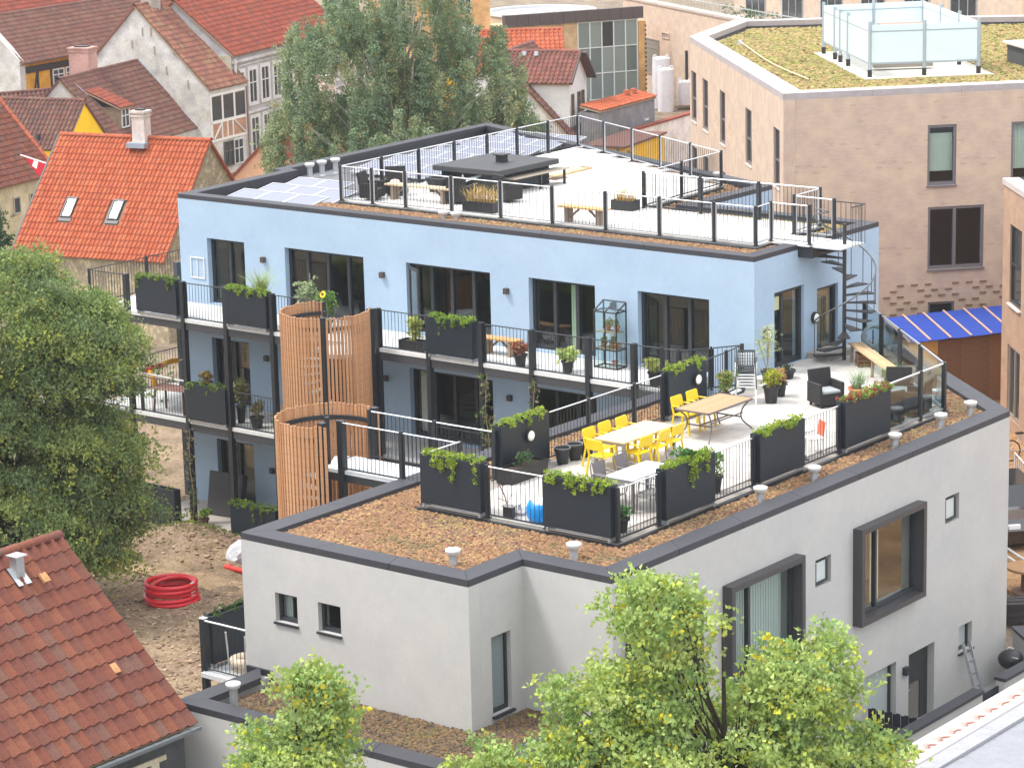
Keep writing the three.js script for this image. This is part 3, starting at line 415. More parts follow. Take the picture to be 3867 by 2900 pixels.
// ---------------------------------------------------------------- galleries on steel posts along the blue front
const gal = site('balcony_gallery', 'white floored steel galleries on slim dark posts along the blue facade', 'balcony', [-10, 0, 1]);
{
  const px = [-20.6, -18.28, -16.58, -14.78, -10.86, -9.05, -7.25, -5.56, -3.74, -2.31];
  for (const y of [3.2, 6.2]) {
    const x1 = y > 4 ? -1.42 : -2.0;
    mesh('slab', prism([[-22.2, -3], [-20.95, -3], [-20.45, 0.004], [x1, 0.004], [x1, 1.9], [-22.2, 1.9]], y - 0.2, y), K.slab, gal);
    mesh('edge_beam', join([bb(-22.2, x1, y - 0.3, y - 0.075, 1.905, 2.03), bb(-22.32, -22.205, y - 0.3, y - 0.075, -3, 2.03)]), M([0.05, 0.05, 0.055], 0.6), gal);
    for (let i = 0; i < px.length - 1; i++) mesh('edge_strip', bb(px[i] + 0.06, px[i + 1] - 0.06, y - 0.07, y + 0.035, 1.905, 2.05), K.pure, gal);
    for (const x of px) mesh('joist', bb(x - 0.05, x + 0.05, y - 0.34, y - 0.204, 0.01, 1.9), K.steel, gal);
  }
  for (const x of px) mesh('post', bb(x - 0.065, x + 0.065, -0.25, 7.32, 1.92, 2.085), K.steel, gal);
  for (const [x, z] of [[-22.25, -2.9], [-21.1, -0.6]]) mesh('post', bb(x - 0.08, x + 0.08, -0.25, 7.2, z - 0.08, z + 0.08), M([0.04, 0.05, 0.06], 0.6), gal);
  const grp = 'railings of the blue gallery', rl = (label, pts, y, o = {}) => railing(label, pts, y, 1.1, { top: K.steel, post: 0.045, topR: 0.016, group: grp, ...o });
  rl('grey barred railing of the upper gallery, left of the grass planter', [[-18.2, 1.98], [-16.65, 1.98]], 6.2);
  rl('grey barred railing of the upper gallery, between planter and wooden stair tower', [[-14.7, 1.98], [-13.0, 1.98]], 6.2);
  rl('grey barred railing of the upper gallery, in front of the leafy trough', [[-10.8, 1.98], [-9.12, 1.98]], 6.2);
  rl('grey barred railing running along the upper gallery past the glass cabinet', [[-7.18, 1.98], [-5.56, 1.98], [-3.74, 1.98], [-2.31, 1.98], [-1.45, 1.98]], 6.2, { noPost: [1, 2, 3] });
  rl('short railing closing the end of the upper gallery by the blue corner', [[-1.45, 1.98], [-0.95, 1.98], [-0.45, 1.28], [0.02, 0.58]], 6.2, { noPost: [0] });
  rl('barred railing round the far end of the upper gallery', [[-22.2, -2.9], [-22.2, -0.4], [-22.2, 1.98], [-20.6, 1.98]], 6.2);
  rl('barred railing of the lower gallery beside the patio table', [[-22.2, -2.9], [-22.2, 1.98], [-20.2, 1.98], [-18.35, 1.98]], 3.2);
  rl('barred railing of the lower gallery with pots behind it', [[-16.5, 1.98], [-14.85, 1.98]], 3.2);
  rl('barred railing of the lower gallery over the courtyard', [[-9.0, 1.98], [-7.3, 1.98], [-5.6, 1.98]], 3.2);
  const wild = [[0.24, 0.36, 0.08], [0.35, 0.42, 0.12], [0.3, 0.34, 0.1]];
  planter('black planter box crowned with tall grass on the upper gallery', [-16.48, 2.02], [-14.86, 2.02], 6.22, 1.12, { cols: [[0.3, 0.42, 0.06], [0.25, 0.36, 0.06]], n: 340, hang: 0.18 });
  potted('tall wispy ornamental grass standing behind the black planter on the upper gallery', -15.6, 6.22, 1.55, { plant: 'grass', h: 0.9, r: 0.16, ph: 1.0, n: 260, cols: wild });
  planter('black planter box with trailing ivy on the upper gallery beside the bench', [-9.02, 2.02], [-7.43, 2.02], 6.22, 1.1, { n: 420, hang: 0.42, cols: [[0.3, 0.42, 0.05], [0.24, 0.36, 0.05], [0.17, 0.28, 0.04]] });
  planter('black planter box at the leafy far corner of the upper gallery', [-20.1, 2.02], [-18.4, 2.02], 6.22, 1.12, { n: 260, hang: 0.4 });
  planter('black planter box on the lower gallery under the potted fig', [-18.2, 2.02], [-16.62, 2.02], 3.22, 1.14, { n: 130, hang: 0.25 });
  planter('black planter box of the ground floor patio left of the gate', [-20.4, 2.5], [-18.4, 2.5], 0.0, 1.2, { n: 60, hang: 0.15 });
  planter('black planter box of the ground floor patio with ferns', [-16.3, 2.4], [-14.5, 2.4], 0.0, 1.15, { n: 320, hang: 0.4 });
  mesh('patio', prism([[-20.3, 0.01], [-13, 0.01], [-13, 2.3], [-20.3, 2.3]], -0.25, 0.1), M([0.42, 0.38, 0.34], 0.9, tFine), gal);
}
{ // small movables on the galleries
  const t = thing('leaning_table', 'upturned dark table leaning on the ground floor patio wall', 'table', [-18.05, 0.1, 1.0], 0.1); mesh('top', rb(1.25, 1.3, 0.07, 0.02, 0, 0.66, 0).rotateX(-0.18), M([0.06, 0.055, 0.055], 0.7), t); mesh('rim', bx(0.08, 1.3, 0.22, 0.66, 0.64, 0.02).rotateX(-0.18), K.black, t);
  const d = site('drying_rack', 'white drying rack with red and orange towels on the lower gallery', 'drying rack', [-20, 3.2, 1]);
  mesh('frame', join([rod([-20.55, 4.3, 1.7], [-20.6, 4.35, -0.2], 0.025), rod([-20.55, 4.3, 1.7], [-18.6, 4.28, 1.75], 0.025), rod([-20.55, 4.3, 1.7], [-20.55, 3.2, 1.7], 0.02), rod([-20.6, 4.35, -0.2], [-20.6, 3.2, -0.2], 0.02)]), K.pure, d);
  mesh('towel', tube([[-20.55, 4.3, 1.55], [-20.5, 4.36, 1.2], [-20.55, 4.33, 0.8]], 0.08, 12, 8), M([0.55, 0.03, 0.05], 0.95), d);
  mesh('towel', join([tube([[-20.55, 4.33, 0.8], [-20.52, 4.4, 0.5], [-20.58, 4.36, 0.1]], 0.08, 12, 8), tube([[-20.4, 4.32, 1.45], [-20.2, 4.1, 1.5], [-20.1, 3.9, 1.55]], 0.07, 10, 8)]), M([0.75, 0.36, 0.03], 0.95), d);
  const pt = thing('patio_table', 'slatted reddish patio table on the lower gallery', 'table', [-19.4, 3.2, 1.45], 0.15);
  for (let i = 0; i < 7; i++) mesh('slat', bx(1.3, 0.025, 0.085, 0, 0.72, -0.3 + i * 0.1), M([0.4, 0.22, 0.19], 0.7, tWood), pt);
  for (const [x, z] of [[-0.5, -0.25], [0.5, -0.25], [-0.5, 0.25], [0.5, 0.25]]) mesh('leg', bar([x * 1.1, 0, z * 1.2], [x, 0.7, z], 0.05), M([0.1, 0.03, 0.03], 0.6), pt);
  potted('yellowing fig in a brown pot on a stand at the lower gallery post', -18.0, 4.0, 1.5, { mat: M([0.14, 0.05, 0.03], 0.8), r: 0.18, h: 0.3, ph: 0.3, n: 40, cols: [[0.5, 0.33, 0.1], [0.4, 0.3, 0.1]], sprig: SP.big });
  potted('tall climbing plant by the door post of the lower gallery', -16.75, 3.22, 1.4, { r: 0.14, h: 0.5, ph: 1.0, pr: 0.2, n: 70, cols: [[0.2, 0.24, 0.08], [0.32, 0.32, 0.14]], sprig: SP.big });
  potted('bushy plant in a dark tub behind the lower gallery bars', -15.95, 3.22, 1.6, { r: 0.2, h: 0.32, ph: 0.45, n: 70, cols: [[0.2, 0.2, 0.08], [0.3, 0.26, 0.1]] });
  potted('small green plant in a green bucket on the lower gallery', -15.15, 3.22, 1.6, { r: 0.15, h: 0.3, ph: 0.2, n: 26, mat: M([0.02, 0.14, 0.05], 0.5) });
  const p = thing('slatted_crate', 'small wooden slatted crate on the lower gallery floor', 'crate', [-15.6, 3.22, 1.0], 0.2); for (let i = 0; i < 5; i++) mesh('slat', bx(0.4, 0.07, 0.03, 0, 0.08 + i * 0.12, 0), K.pine, p); mesh('post', join([bx(0.04, 0.6, 0.04, -0.18, 0.3, -0.04), bx(0.04, 0.6, 0.04, 0.18, 0.3, -0.04)]), K.pine, p);
  const bq = thing('kettle_grill', 'black kettle grill under its cover on the lower gallery', 'grill', [-15.0, 3.22, 0.9]); mesh('bowl', clean(new THREE.SphereGeometry(0.26, 16, 10).scale(1, 0.85, 1).translate(0, 0.78, 0)), K.black, bq); for (let i = 0; i < 3; i++) mesh('leg', rod([Math.cos(i * 2.1) * 0.12, 0.6, Math.sin(i * 2.1) * 0.12], [Math.cos(i * 2.1) * 0.3, 0, Math.sin(i * 2.1) * 0.3], 0.014), K.black, bq);
  potted('fern in a small terracotta pot on the ground floor patio edge', -17.75, 0.1, 2.15, { mat: M([0.1, 0.06, 0.05], 0.8), r: 0.15, h: 0.26, ph: 0.25, n: 50 });
  for (const [x, y0, y1, l] of [[-18.2, 0.2, 3.0, 'sparse vine climbing the far ground floor gallery post'], [-7.05, 3.3, 6.0, 'pale leafed vine climbing the gallery post at the wide door'], [-5.45, 3.4, 6.0, 'green vine climbing the gallery post above the courtyard']]) {
    const v = site('climbing_vine', l, 'vine', [x, y0, 2.1]); mesh('stem', tube([[x, y0, 2.12], [x + 0.08, y0 + 0.8, 2.14], [x - 0.03, y0 + 1.7, 2.12], [x + 0.06, y1, 2.14]], 0.012, 20, 5), K.oldwood, v);
    foliage(v, 'foliage', 70, () => [x + gauss() * 0.12, rr(y0, y1), 2.12 + gauss() * 0.08], SP.mid, [[0.24, 0.24, 0.12], [0.12, 0.2, 0.06], [0.3, 0.27, 0.16]]);
  }
}
// ---------------------------------------------------------------- the light grey building with the terrace
const TY = 6.38;
const grey2 = site('terrace_building', 'light grey rendered building with a paved roof terrace and black copings', 'building', [3, 0, 9]);
const GP = [[-1.0, 17.76], [5.03, 17.76], [5.03, 16.05], [7.2, 16.05], [7.2, -0.03], [0.02, -6.3], [0.02, 2.2], [-1.0, 2.2]];
{
  const T = 0.34, f0 = new Face(GP[0], GP[1]), f1 = new Face([5.03, 17.76 - T - 0.001], GP[2]), f2 = new Face(GP[2], GP[3]), f3 = new Face([7.2, 16.05 - T - 0.001], GP[4]);
  const w1 = [0.9, 1.51, 4.65, 5.27], w2 = [2.08, 2.69, 4.65, 5.27], dn = [0.66 - T, 1.27 - T, 3.44, 5.06];
  mesh('wall', f0.wall(0, f0.L, -0.3, 6.258, T, [w1, w2]), K.grey, grey2);
  mesh('wall', f1.wall(0, f1.L, 2.5, 6.258, T, [dn]), K.grey, grey2);
  mesh('wall', f2.wall(0, f2.L, -0.3, 6.258, T, []), K.grey, grey2);
  const U = z => 16.05 - T - 0.001 - z;
  const big = [[U(12.1), U(9.56), 3.14, 5.1], [U(6.98), U(4.42), 3.11, 5.08], [U(15.5), U(13.4), 3.14, 5.1]], small = [[U(8.66), U(8.02), 4.25, 4.87], [U(3.03), U(2.38), 4.32, 4.96]], low = [[U(2.32), U(1.68), 1.0, 1.65]], gw = [U(6.6), U(5.2), 0.0, 1.63], door = [U(4.64), U(3.46), -0.18, 1.62], dk = [U(9.78), U(9.15), 0.3, 1.66], gw2 = [U(12.4), U(11.2), -0.1, 1.63];
  mesh('wall', f3.wall(0, f3.L, -0.3, 6.258, T, [...big, ...small, ...low, gw, door, dk, gw2]), K.grey, grey2);
  for (const [a, b] of [[4, 5], [5, 6], [6, 7], [7, 0]]) { const f = new Face(GP[a], GP[b]); mesh('wall', f.wall(T * 1.3, f.L - (a === 7 ? T + 0.001 : 0), -0.3, 6.258, T), K.grey, grey2); }
  const inn = inset(GP, T + 0.02); for (const y of [0.0, 3.05, 6.0]) mesh('floor', prism(inn, y - 0.2, y), K.interior, grey2);
  mesh('partition', bb(3.9, 4.0, 0.05, 5.75, 0, 17.3), K.interior, grey2);
  coping(grey2, GP, 0.5, 6.26, 6.4, K.cope, 2.4, [5]);
  const warm = M([0.5, 0.36, 0.24], 0.9);
  glaze(grey2, f0, ...w1, { fw: 0.06, sill: 0.05, curtain: [[0.02, 0.3, 0, 1]] }); const kw = glaze(grey2, f0, ...w2, { fw: 0.06, sill: 0.05 });
  mesh('jug', lathe([[0.001, 0], [0.05, 0], [0.06, 0.1], [0.045, 0.17], [0.05, 0.19]], 12).translate(f0.at(2.5, 4.75, -0.3).x, 4.75, f0.at(2.5, 4.75, -0.3).z), K.whitePlastic, kw);
  const frost = M([0.42, 0.47, 0.46], 0.3);
  glaze(grey2, f1, ...dn, { fw: 0.06, n0: -0.2, n1: -0.1, sill: 0.08, pane: M([0.2, 0.24, 0.25], 0.06) });
  big.forEach((b, i) => { // deep box surrounds standing proud of the wall
    const k = 0.13, fr = mesh('window_surround', join([f3.box(b[0] - k, b[0], b[2] - k, b[3] + k, -0.05, 0.24), f3.box(b[1], b[1] + k, b[2] - k, b[3] + k, -0.05, 0.24), f3.box(b[0], b[1], b[3], b[3] + k, -0.05, 0.24), f3.box(b[0], b[1], b[2] - k, b[2], -0.05, 0.24)]), M([0.05, 0.048, 0.052], 0.5), grey2);
    glaze(grey2, f3, ...b, { fw: 0.06, n0: -0.1, n1: 0.0, cols: [0.33], curtain: i === 1 ? [[0.36, 0.5, 0.05, 0.96, M([0.62, 0.52, 0.4], 0.9)]] : [[0.05, 0.95, 0.05, 0.95, frost]] });
  });
  mesh('room_wall', f3.box(big[1][0] - 0.5, big[1][1] + 0.5, 3.06, 5.7, -1.5, -1.4), warm, grey2);
  for (const s of small) { glaze(grey2, f3, ...s, { fw: 0.055, n0: -0.22, n1: -0.13, sill: -0.02, pane: frost, name: 'window' }); const fl = mesh('open_sash', join([f3.box(s[0] + 0.05, s[1] - 0.1, s[2] + 0.06, s[2] + 0.1, -0.06, -0.02), f3.box(s[0] + 0.05, s[0] + 0.09, s[2] + 0.1, s[3] - 0.1, -0.09, -0.03), f3.box(s[1] - 0.14, s[1] - 0.1, s[2] + 0.1, s[3] - 0.1, -0.09, -0.03), f3.box(s[0] + 0.05, s[1] - 0.1, s[3] - 0.1, s[3] - 0.06, -0.11, -0.07)]), K.anth, grey2); mesh('pane', f3.box(s[0] + 0.09, s[1] - 0.14, s[2] + 0.1, s[3] - 0.1, -0.066, -0.06), M([0.5, 0.56, 0.56], 0.2), fl); }
  for (const s of low) glaze(grey2, f3, ...s, { fw: 0.06, sill: 0.06, pane: frost });
  glaze(grey2, f3, ...gw, { fw: 0.07, n0: -0.24, n1: -0.14, pane: frost }); glaze(grey2, f3, ...gw2, { fw: 0.07, n0: -0.24, n1: -0.14, pane: frost });
  glaze(grey2, f3, ...dk, { fw: 0.07, pane: K.dark });
  { const dr = mesh('door', join([f3.box(door[0] + 0.004, door[1] - 0.004, 0.78, door[3] - 0.004, -0.24, -0.18), f3.box(door[0] + 0.004, door[0] + 0.2, door[2] + 0.004, 0.78, -0.24, -0.18), f3.box(door[1] - 0.35, door[1] - 0.004, door[2] + 0.004, 0.78, -0.24, -0.18)]), M([0.03, 0.033, 0.034], 0.5), grey2); mesh('pane', f3.box(door[0] + 0.2, door[1] - 0.35, door[2], 0.78, -0.22, -0.2), M([0.16, 0.15, 0.13], 0.25), dr); mesh('handle', f3.box(door[0] + 0.12, door[0] + 0.28, 0.66, 0.7, -0.176, -0.12), K.alu, dr); }
  mesh('wall_lamp', f3.box(U(4.93), U(4.77), 1.22, 1.4, 0.004, 0.12), K.anth, grey2);
  mesh('house_number', f3.box(U(4.72), U(4.67), 1.12, 1.26, 0.004, 0.02), M([0.4, 0.6, 0.7], 0.6), grey2);
  // terrace: dark kerb and paving slabs
  const TP = [[0.72, 14.05], [5.9, 14.05], [5.9, 0.72], [0.3, -4.95], [0.02, -4.7], [0.02, 0.6], [0.5, 1.2], [0.72, 1.6]];
  mesh('terrace_kerb', prism(inset(TP, -0.06), 6.2, 6.33), K.steel, grey2);
  mesh('terrace_bed', prism(inset(TP, 0.02), 6.331, 6.352), M([0.33, 0.3, 0.27], 0.9, tFine), grey2);
  const pv = [M([0.57, 0.54, 0.5], 0.85, tFine), M([0.54, 0.51, 0.47], 0.85, tFine), M([0.6, 0.57, 0.53], 0.85, tFine), M([0.52, 0.48, 0.45], 0.85, tFine)], ip = inset(TP, 0.03);
  const pg = bx(0.588, 0.026, 0.588);
  for (let i = 0; i < 10; i++) for (let j = 0; j < 33; j++) { const x0 = 0.06 + i * 0.595, z0 = 13.98 - j * 0.595, c = [[x0, z0], [x0 + 0.59, z0], [x0 + 0.59, z0 - 0.59], [x0, z0 - 0.59]]; const ok = c.filter(p => inside(ip, ...p)).length; if (ok === 4) place('paver', pg, pick(pv), grey2, new THREE.Matrix4().makeTranslation(x0 + 0.295, TY - 0.013 + rr(-0.002, 0.002), z0 - 0.295)); }
}
{ // lower flat roof in front
  const pod = site('annex', 'low flat roofed annex in front of the grey building, topped with dark sedum', 'building', [3, 0, 19]);
  const PP = [[-0.6, 20.25], [7.1, 20.12], [7.1, 16.06], [5.04, 16.06], [5.04, 17.77], [-0.6, 17.77]];
  for (const [a, b, y] of [[0, 1, 3.42], [1, 2, 3.42], [5, 0, 3.42]]) { const f = new Face(PP[a], PP[b]); mesh('wall', f.wall(a === 1 ? 0.301 : 0, f.L - (a === 5 ? 0.301 : 0), -0.3, y, 0.3), K.grey, pod); }
  mesh('roof_slab', prism(inset(PP, 0.305), 2.9, 3.2), K.membrane, pod);
  coping(pod, PP, 0.46, 3.422, 3.56, K.cope, 2.4, [2, 3, 4]);
  mesh('upstand', bb(-0.95, -0.24, 3.2, 3.55, 17.77, 17.83), K.anth, pod);
  sedum('dark red brown sedum on the low annex roof', [[-0.13, 19.75], [6.6, 19.65], [6.6, 16.1], [5.08, 16.1], [5.08, 17.8], [-0.13, 17.8]], 3.3, 10000, 0.04, DUSK);
}
sedum('orange brown sedum bed on the grey building roof in front of the terrace', [[-0.48, 17.24], [4.5, 17.24], [4.5, 15.53], [6.68, 15.53], [6.68, 0.2], [0.1, -5.5], [0.1, -5.05], [0.35, -5.1], [6.0, 0.62], [6.0, 14.15], [0.64, 14.15], [0.64, 2.7], [-0.48, 2.7]], 6.29, 27000, 0.042, RUST);

// small galley at the left of the annex
{
  const c = site('side_balcony', 'narrow black balcony on the left flank of the grey building', 'balcony', [-1.6, 3.0, 17]);
  mesh('floor', bb(-2.3, -1.004, 3.0, 3.14, 15.2, 17.75), K.grate, c); mesh('edge', bb(-2.32, -1.004, 3.02, 3.12, 17.755, 17.8), K.pure, c);
  mesh('post', bb(-2.36, -2.24, -0.3, 4.28, 17.6, 17.74), K.steel, c); mesh('post_cap', bb(-2.37, -2.23, 4.281, 4.3, 17.59, 17.75), K.alu, c);
  mesh('handrail', rod([-2.24, 4.25, 17.7], [-1.01, 4.25, 17.7], 0.025, 8), K.alu, c);
  const b = mesh('baluster', balusters([-2.24, 17.7], [-1.0, 17.7], 3.2, 4.23), K.steel, c); b.userData.kind = 'stuff';
  mesh('bottom_rail', rod([-2.24, 3.2, 17.7], [-1.01, 3.2, 17.7], 0.016), K.steel, c);
  planter('black planter box with low heather on the narrow side balcony', [-2.3, 17.55], [-2.3, 15.4], 3.15, 1.15, { n: 240, hang: 0.1, cols: [[0.07, 0.13, 0.04], [0.1, 0.17, 0.05]] });
  const s = thing('table', 'pale round cushion table behind the side balcony bars', 'table', [-1.6, 3.14, 17.2]); mesh('top', clean(new THREE.TorusGeometry(0.24, 0.1, 8, 20).rotateX(Math.PI / 2).translate(0, 0.22, 0)), M([0.7, 0.58, 0.45], 0.8), s); mesh('base', cyl(0.2, 0.24, 0.16), M([0.6, 0.5, 0.4], 0.8), s);
  for (const [x, l] of [[-1.75, 'white pole leaning inside the side balcony, nearer its corner post'], [-1.3, 'white pole leaning inside the side balcony, nearer the grey wall']]) { const p = site('leaning_pole', l, 'pole', [x, 3.14, 17.3]); mesh('shaft', rod([x, 3.2, 17.5], [x + (x < -1.5 ? 0.02 : 0.12), 4.05, 17.6], 0.018), K.pure, p); mesh('tip', clean(new THREE.SphereGeometry(0.024, 8, 6).translate(x + (x < -1.5 ? 0.02 : 0.12), 4.06, 17.6)), K.pure, p); }
}
// ---------------------------------------------------------------- wooden stair towers
function stairTower(label, cx, cz, r, gap0, gap1, top, yb, posts, landing) {
  const g = site('stair_tower', label, 'stair tower', [cx, yb, cz], 'round stair towers of upright wooden slats'), n = 64, pt = (a, q) => [cx + Math.cos(a) * q, cz + Math.sin(a) * q], L = gap0 - gap1 + Math.PI * 2;
  const N = Math.round(L * r / 0.104), sg = bx(0.066, top - yb, 0.042);
  for (let i = 0; i <= N; i++) { const a = gap1 + L * i / N, [x, z] = pt(a, r); place('slat', sg, pick([K.cedar, K.cedar, K.cedar2, K.cedar3]), g, new THREE.Matrix4().makeRotationY(-a + Math.PI / 2).setPosition(x, (top + yb) / 2 + rr(-0.02, 0.02), z)); }
  for (const y of [top - 0.32, (top + yb) / 2 + 0.6, yb + 0.4]) { const sh = []; for (let i = 0; i < n; i++) { const a = gap1 + L * i / n, b = gap1 + L * (i + 1) / n; sh.push(prism([pt(a, r - 0.085), pt(a, r - 0.035), pt(b, r - 0.035), pt(b, r - 0.085)], y - 0.05, y + 0.05)); } mesh('ring', join(sh), K.steel, g); }
  mesh('newel', rod([cx, yb, cz], [cx, top - 0.05, cz], 0.055, 12), K.steel, g);
  const steps = Math.round((landing - yb) / 0.19), tg = (() => { const s = new THREE.Shape([[0.05, -0.03], [r - 0.1, -0.19], [r - 0.1, 0.19], [0.05, 0.03]].map(p => new THREE.Vector2(...p))); return clean(new THREE.ExtrudeGeometry(s, { depth: 0.035, bevelEnabled: false }).rotateX(-Math.PI / 2)); })();
  for (let i = 0; i < steps; i++) place('tread', tg, K.grate, g, new THREE.Matrix4().makeRotationY(-(gap0 + i * 0.345)).setPosition(cx, yb + (landing - yb) * (i + 1) / (steps + 1), cz));
  for (const [x, z, h] of posts) mesh('post', join([bb(x - 0.075, x + 0.075, yb, h, z - 0.075, z + 0.075), bb(x - 0.08, x + 0.08, h, h + 0.015, z - 0.08, z + 0.08)]), K.steel, g);
  return g;
}
stairTower('round stair tower of wooden slats standing against the blue upper gallery', -11.7, 3.2, 1.2, -Math.PI * 0.76, -Math.PI * 0.24, 7.4, -0.2, [[-10.84, 2.32, 7.35], [-10.95, 4.1, 7.4], [-12.6, 2.3, 7.35]], 6.2);
stairTower('round stair tower of wooden slats at the outer end of the footbridge', -3.62, 12.12, 1.17, -Math.PI * 0.26, Math.PI * 0.28, 7.38, -0.2, [[-2.95, 11.25, 7.45], [-2.98, 13.0, 7.45], [-2.75, 12.62, 7.45]], 6.3);
{ const g = site('stair_landing', 'white landing plate joining the wooden stair tower to the upper gallery', 'landing', [-11.6, 6, 2.4]); mesh('plate', prism([[-12.5, 2.06], [-10.9, 2.06], [-10.7, 2.9], [-11.6, 3.3], [-12.4, 2.8]], 6.08, 6.2), K.grate, g); mesh('edge', bb(-12.4, -10.95, 5.98, 6.075, 2.07, 2.13), K.steel, g); }
{
  const g = site('footbridge', 'white floored footbridge from the wooden stair tower to the grey terrace', 'footbridge', [-1, 6.2, 12]);
  mesh('deck', bb(-3.35, 0.68, 6.24, 6.32, 11.5, 12.64), K.grate, g);
  for (const z of [11.56, 12.58]) mesh('beam', bb(-3.1, 0.6, 6.06, 6.235, z - 0.05, z + 0.05), K.steel, g);
}
railing('steel footbridge railing on the side towards the blue building', [[-2.9, 11.48], [-0.98, 11.48], [0.72, 11.48]], 6.32, 1.13, { group: 'footbridge railings' });
railing('steel footbridge railing on the side towards the grey sedum roof', [[-2.75, 12.66], [-0.95, 12.66], [0.72, 12.66]], 6.32, 1.13, { group: 'footbridge railings' });

// ---------------------------------------------------------------- terrace edge: planters, railings, glass
const tg = 'barred bays of the terrace railing', ivy = [[0.34, 0.44, 0.05], [0.26, 0.38, 0.05], [0.19, 0.3, 0.05], [0.42, 0.48, 0.07]], TH = 1.12;
railing('barred terrace bay between the footbridge and the corner planter', [[0.75, 12.66], [0.75, 13.98]], TY, TH, { group: tg, noPost: [0] });
planter('ivy topped black planter at the terrace corner nearest the footbridge', [0.82, 14.02], [2.48, 14.02], TY, 1.17, { cols: ivy, n: 520, hang: 0.5 });
railing('barred terrace bay in front of the blue tub', [[2.53, 14.02], [4.08, 14.02]], TY, TH, { group: tg });
planter('ivy topped black planter at the outer corner of the terrace above the recess', [4.12, 14.02], [5.82, 14.02], TY, 1.17, { cols: ivy, n: 520, hang: 0.45 });
railing('barred terrace bay round the corner beside the white table', [[5.87, 14.0], [5.87, 12.56]], TY, TH, { group: tg });
planter('ivy topped black planter overlooking the round vents, beside the white table', [5.87, 12.5], [5.87, 10.66], TY, 1.17, { cols: ivy, n: 620, hang: 0.55 });
railing('barred terrace bay with a leafy shrub pot behind it', [[5.87, 10.62], [5.87, 9.02]], TY, TH, { group: tg });
planter('black planter with a thick low green hedge on the long terrace side', [5.87, 8.98], [5.87, 7.14], TY, 1.17, { cols: ivy, n: 460, hang: 0.03 });
railing('barred terrace bay with the small bistro table behind it', [[5.87, 7.1], [5.87, 5.52]], TY, TH, { group: tg });
planter('black planter with mixed red and green flowers next to the glass screen', [5.87, 5.48], [5.87, 3.46], TY, 1.17, { cols: [[0.2, 0.32, 0.06], [0.3, 0.4, 0.08], [0.4, 0.08, 0.06]], n: 420, hang: 0.03 });
planter('black planter with a round lamp and switch at the footbridge gate', [0.75, 9.68], [0.75, 11.44], TY, 1.17, { cols: ivy, n: 380, hang: 0.2, lamp: [-0.1, 0.78, -1], both: true });
planter('black planter with a round lamp beside the teak table', [0.75, 3.42], [0.75, 5.06], TY, 1.17, { cols: ivy, n: 330, hang: 0.2, lamp: [-0.35, 0.78, -1], both: true });
railing('barred terrace railing along the courtyard side behind the yellow chairs', [[0.75, 5.1], [0.75, 6.27], [0.75, 8.06], [0.75, 9.66]], TY, TH, { group: tg });
railing('barred terrace railing by the blue wall behind the stacked chairs', [[0.72, 3.4], [0.62, 2.2], [0.52, 1.35]], TY, TH, { top: K.steel, group: tg });
{
  const pts = [[5.87, 3.42], [5.87, 1.9], [5.87, 0.78], [4.4, -0.68], [3.05, -2.0], [1.75, -3.3], [0.5, -4.55]], g = site('glass_screen', 'clear glass wind screen on black posts round the far end of the terrace', 'glass screen', [4, TY, 0]);
  for (const [x, z] of pts) mesh('post', bx(0.09, 1.2, 0.09, x, TY + 0.6, z), K.steel, g);
  for (let i = 0; i < pts.length - 1; i++) { const a = pts[i], b = pts[i + 1], L = Math.hypot(b[0] - a[0], b[1] - a[1]), m = s => [a[0] + (b[0] - a[0]) * s, a[1] + (b[1] - a[1]) * s], p = m(0.06 / L), q = m(1 - 0.06 / L); mesh('pane', bar([p[0], TY + 0.62, p[1]], [q[0], TY + 0.62, q[1]], 0.01, 1.02), K.tint, g); mesh('handrail', rod([p[0], TY + 1.17, p[1]], [q[0], TY + 1.17, q[1]], 0.024, 8), K.alu, g); mesh('bottom_rail', bar([p[0], TY + 0.07, p[1]], [q[0], TY + 0.07, q[1]], 0.04, 0.05), K.galv, g); }
}
// roof vents
function vent(label, x, y, z, h = 0.4, group) { const g = thing('roof_vent', label, 'vent', [x, y, z], 0, group); mesh('pipe', lathe([[0.12, 0], [0.125, 0.04], [0.085, 0.07], [0.085, h - 0.08]], 18), K.galv, g); mesh('cap', lathe([[0.001, h + 0.015], [0.12, h + 0.012], [0.155, h], [0.155, h - 0.03], [0.13, h - 0.1], [0.09, h - 0.1]], 22), K.pure, g); return g; }
const vg = 'round vents on the grey sedum roof', vl = 'white capped round vent in the sedum along the long grey parapet';
vent('white capped round vent in the open sedum near the front corner of the grey roof', 3.96, 6.24, 16.9, 0.4, vg);
vent('white capped round vent in the sedum by the inner corner of the grey parapet', 5.7, 6.24, 15.25, 0.4, vg);
for (const [x, z] of [[6.48, 9.7], [6.53, 7.64], [6.52, 4.18], [6.46, 1.97], [6.45, 0.53]]) vent(vl, x, 6.24, z, 0.4, vg);
vent('white capped round vent just outside the glass screen', 5.4, 6.24, 0.2, 0.5, vg);
vent('white capped tall vent on the corner of the low annex roof', 0.35, 3.3, 19.55, 0.62);
vent('white capped short vent in front of the roof railing, nearer the chairs', -10.86, 9.2, -0.92, 0.36, 'vents on the blue roof'); vent('white capped short vent in front of the roof railing, nearer the grass planter', -10.45, 9.2, -0.96, 0.36, 'vents on the blue roof');
for (const [x, z] of [[-20.25, -5.75], [-20.28, -6.35], [-20.25, -6.95]]) vent('white capped vent in the row of three by the left parapet of the blue roof', x, 9.1, z, 0.48, 'vents on the blue roof');
vent('white capped vent behind the rear corner of the roof railing', -8.0, 9.2, -10.3, 0.4, 'vents on the blue roof');
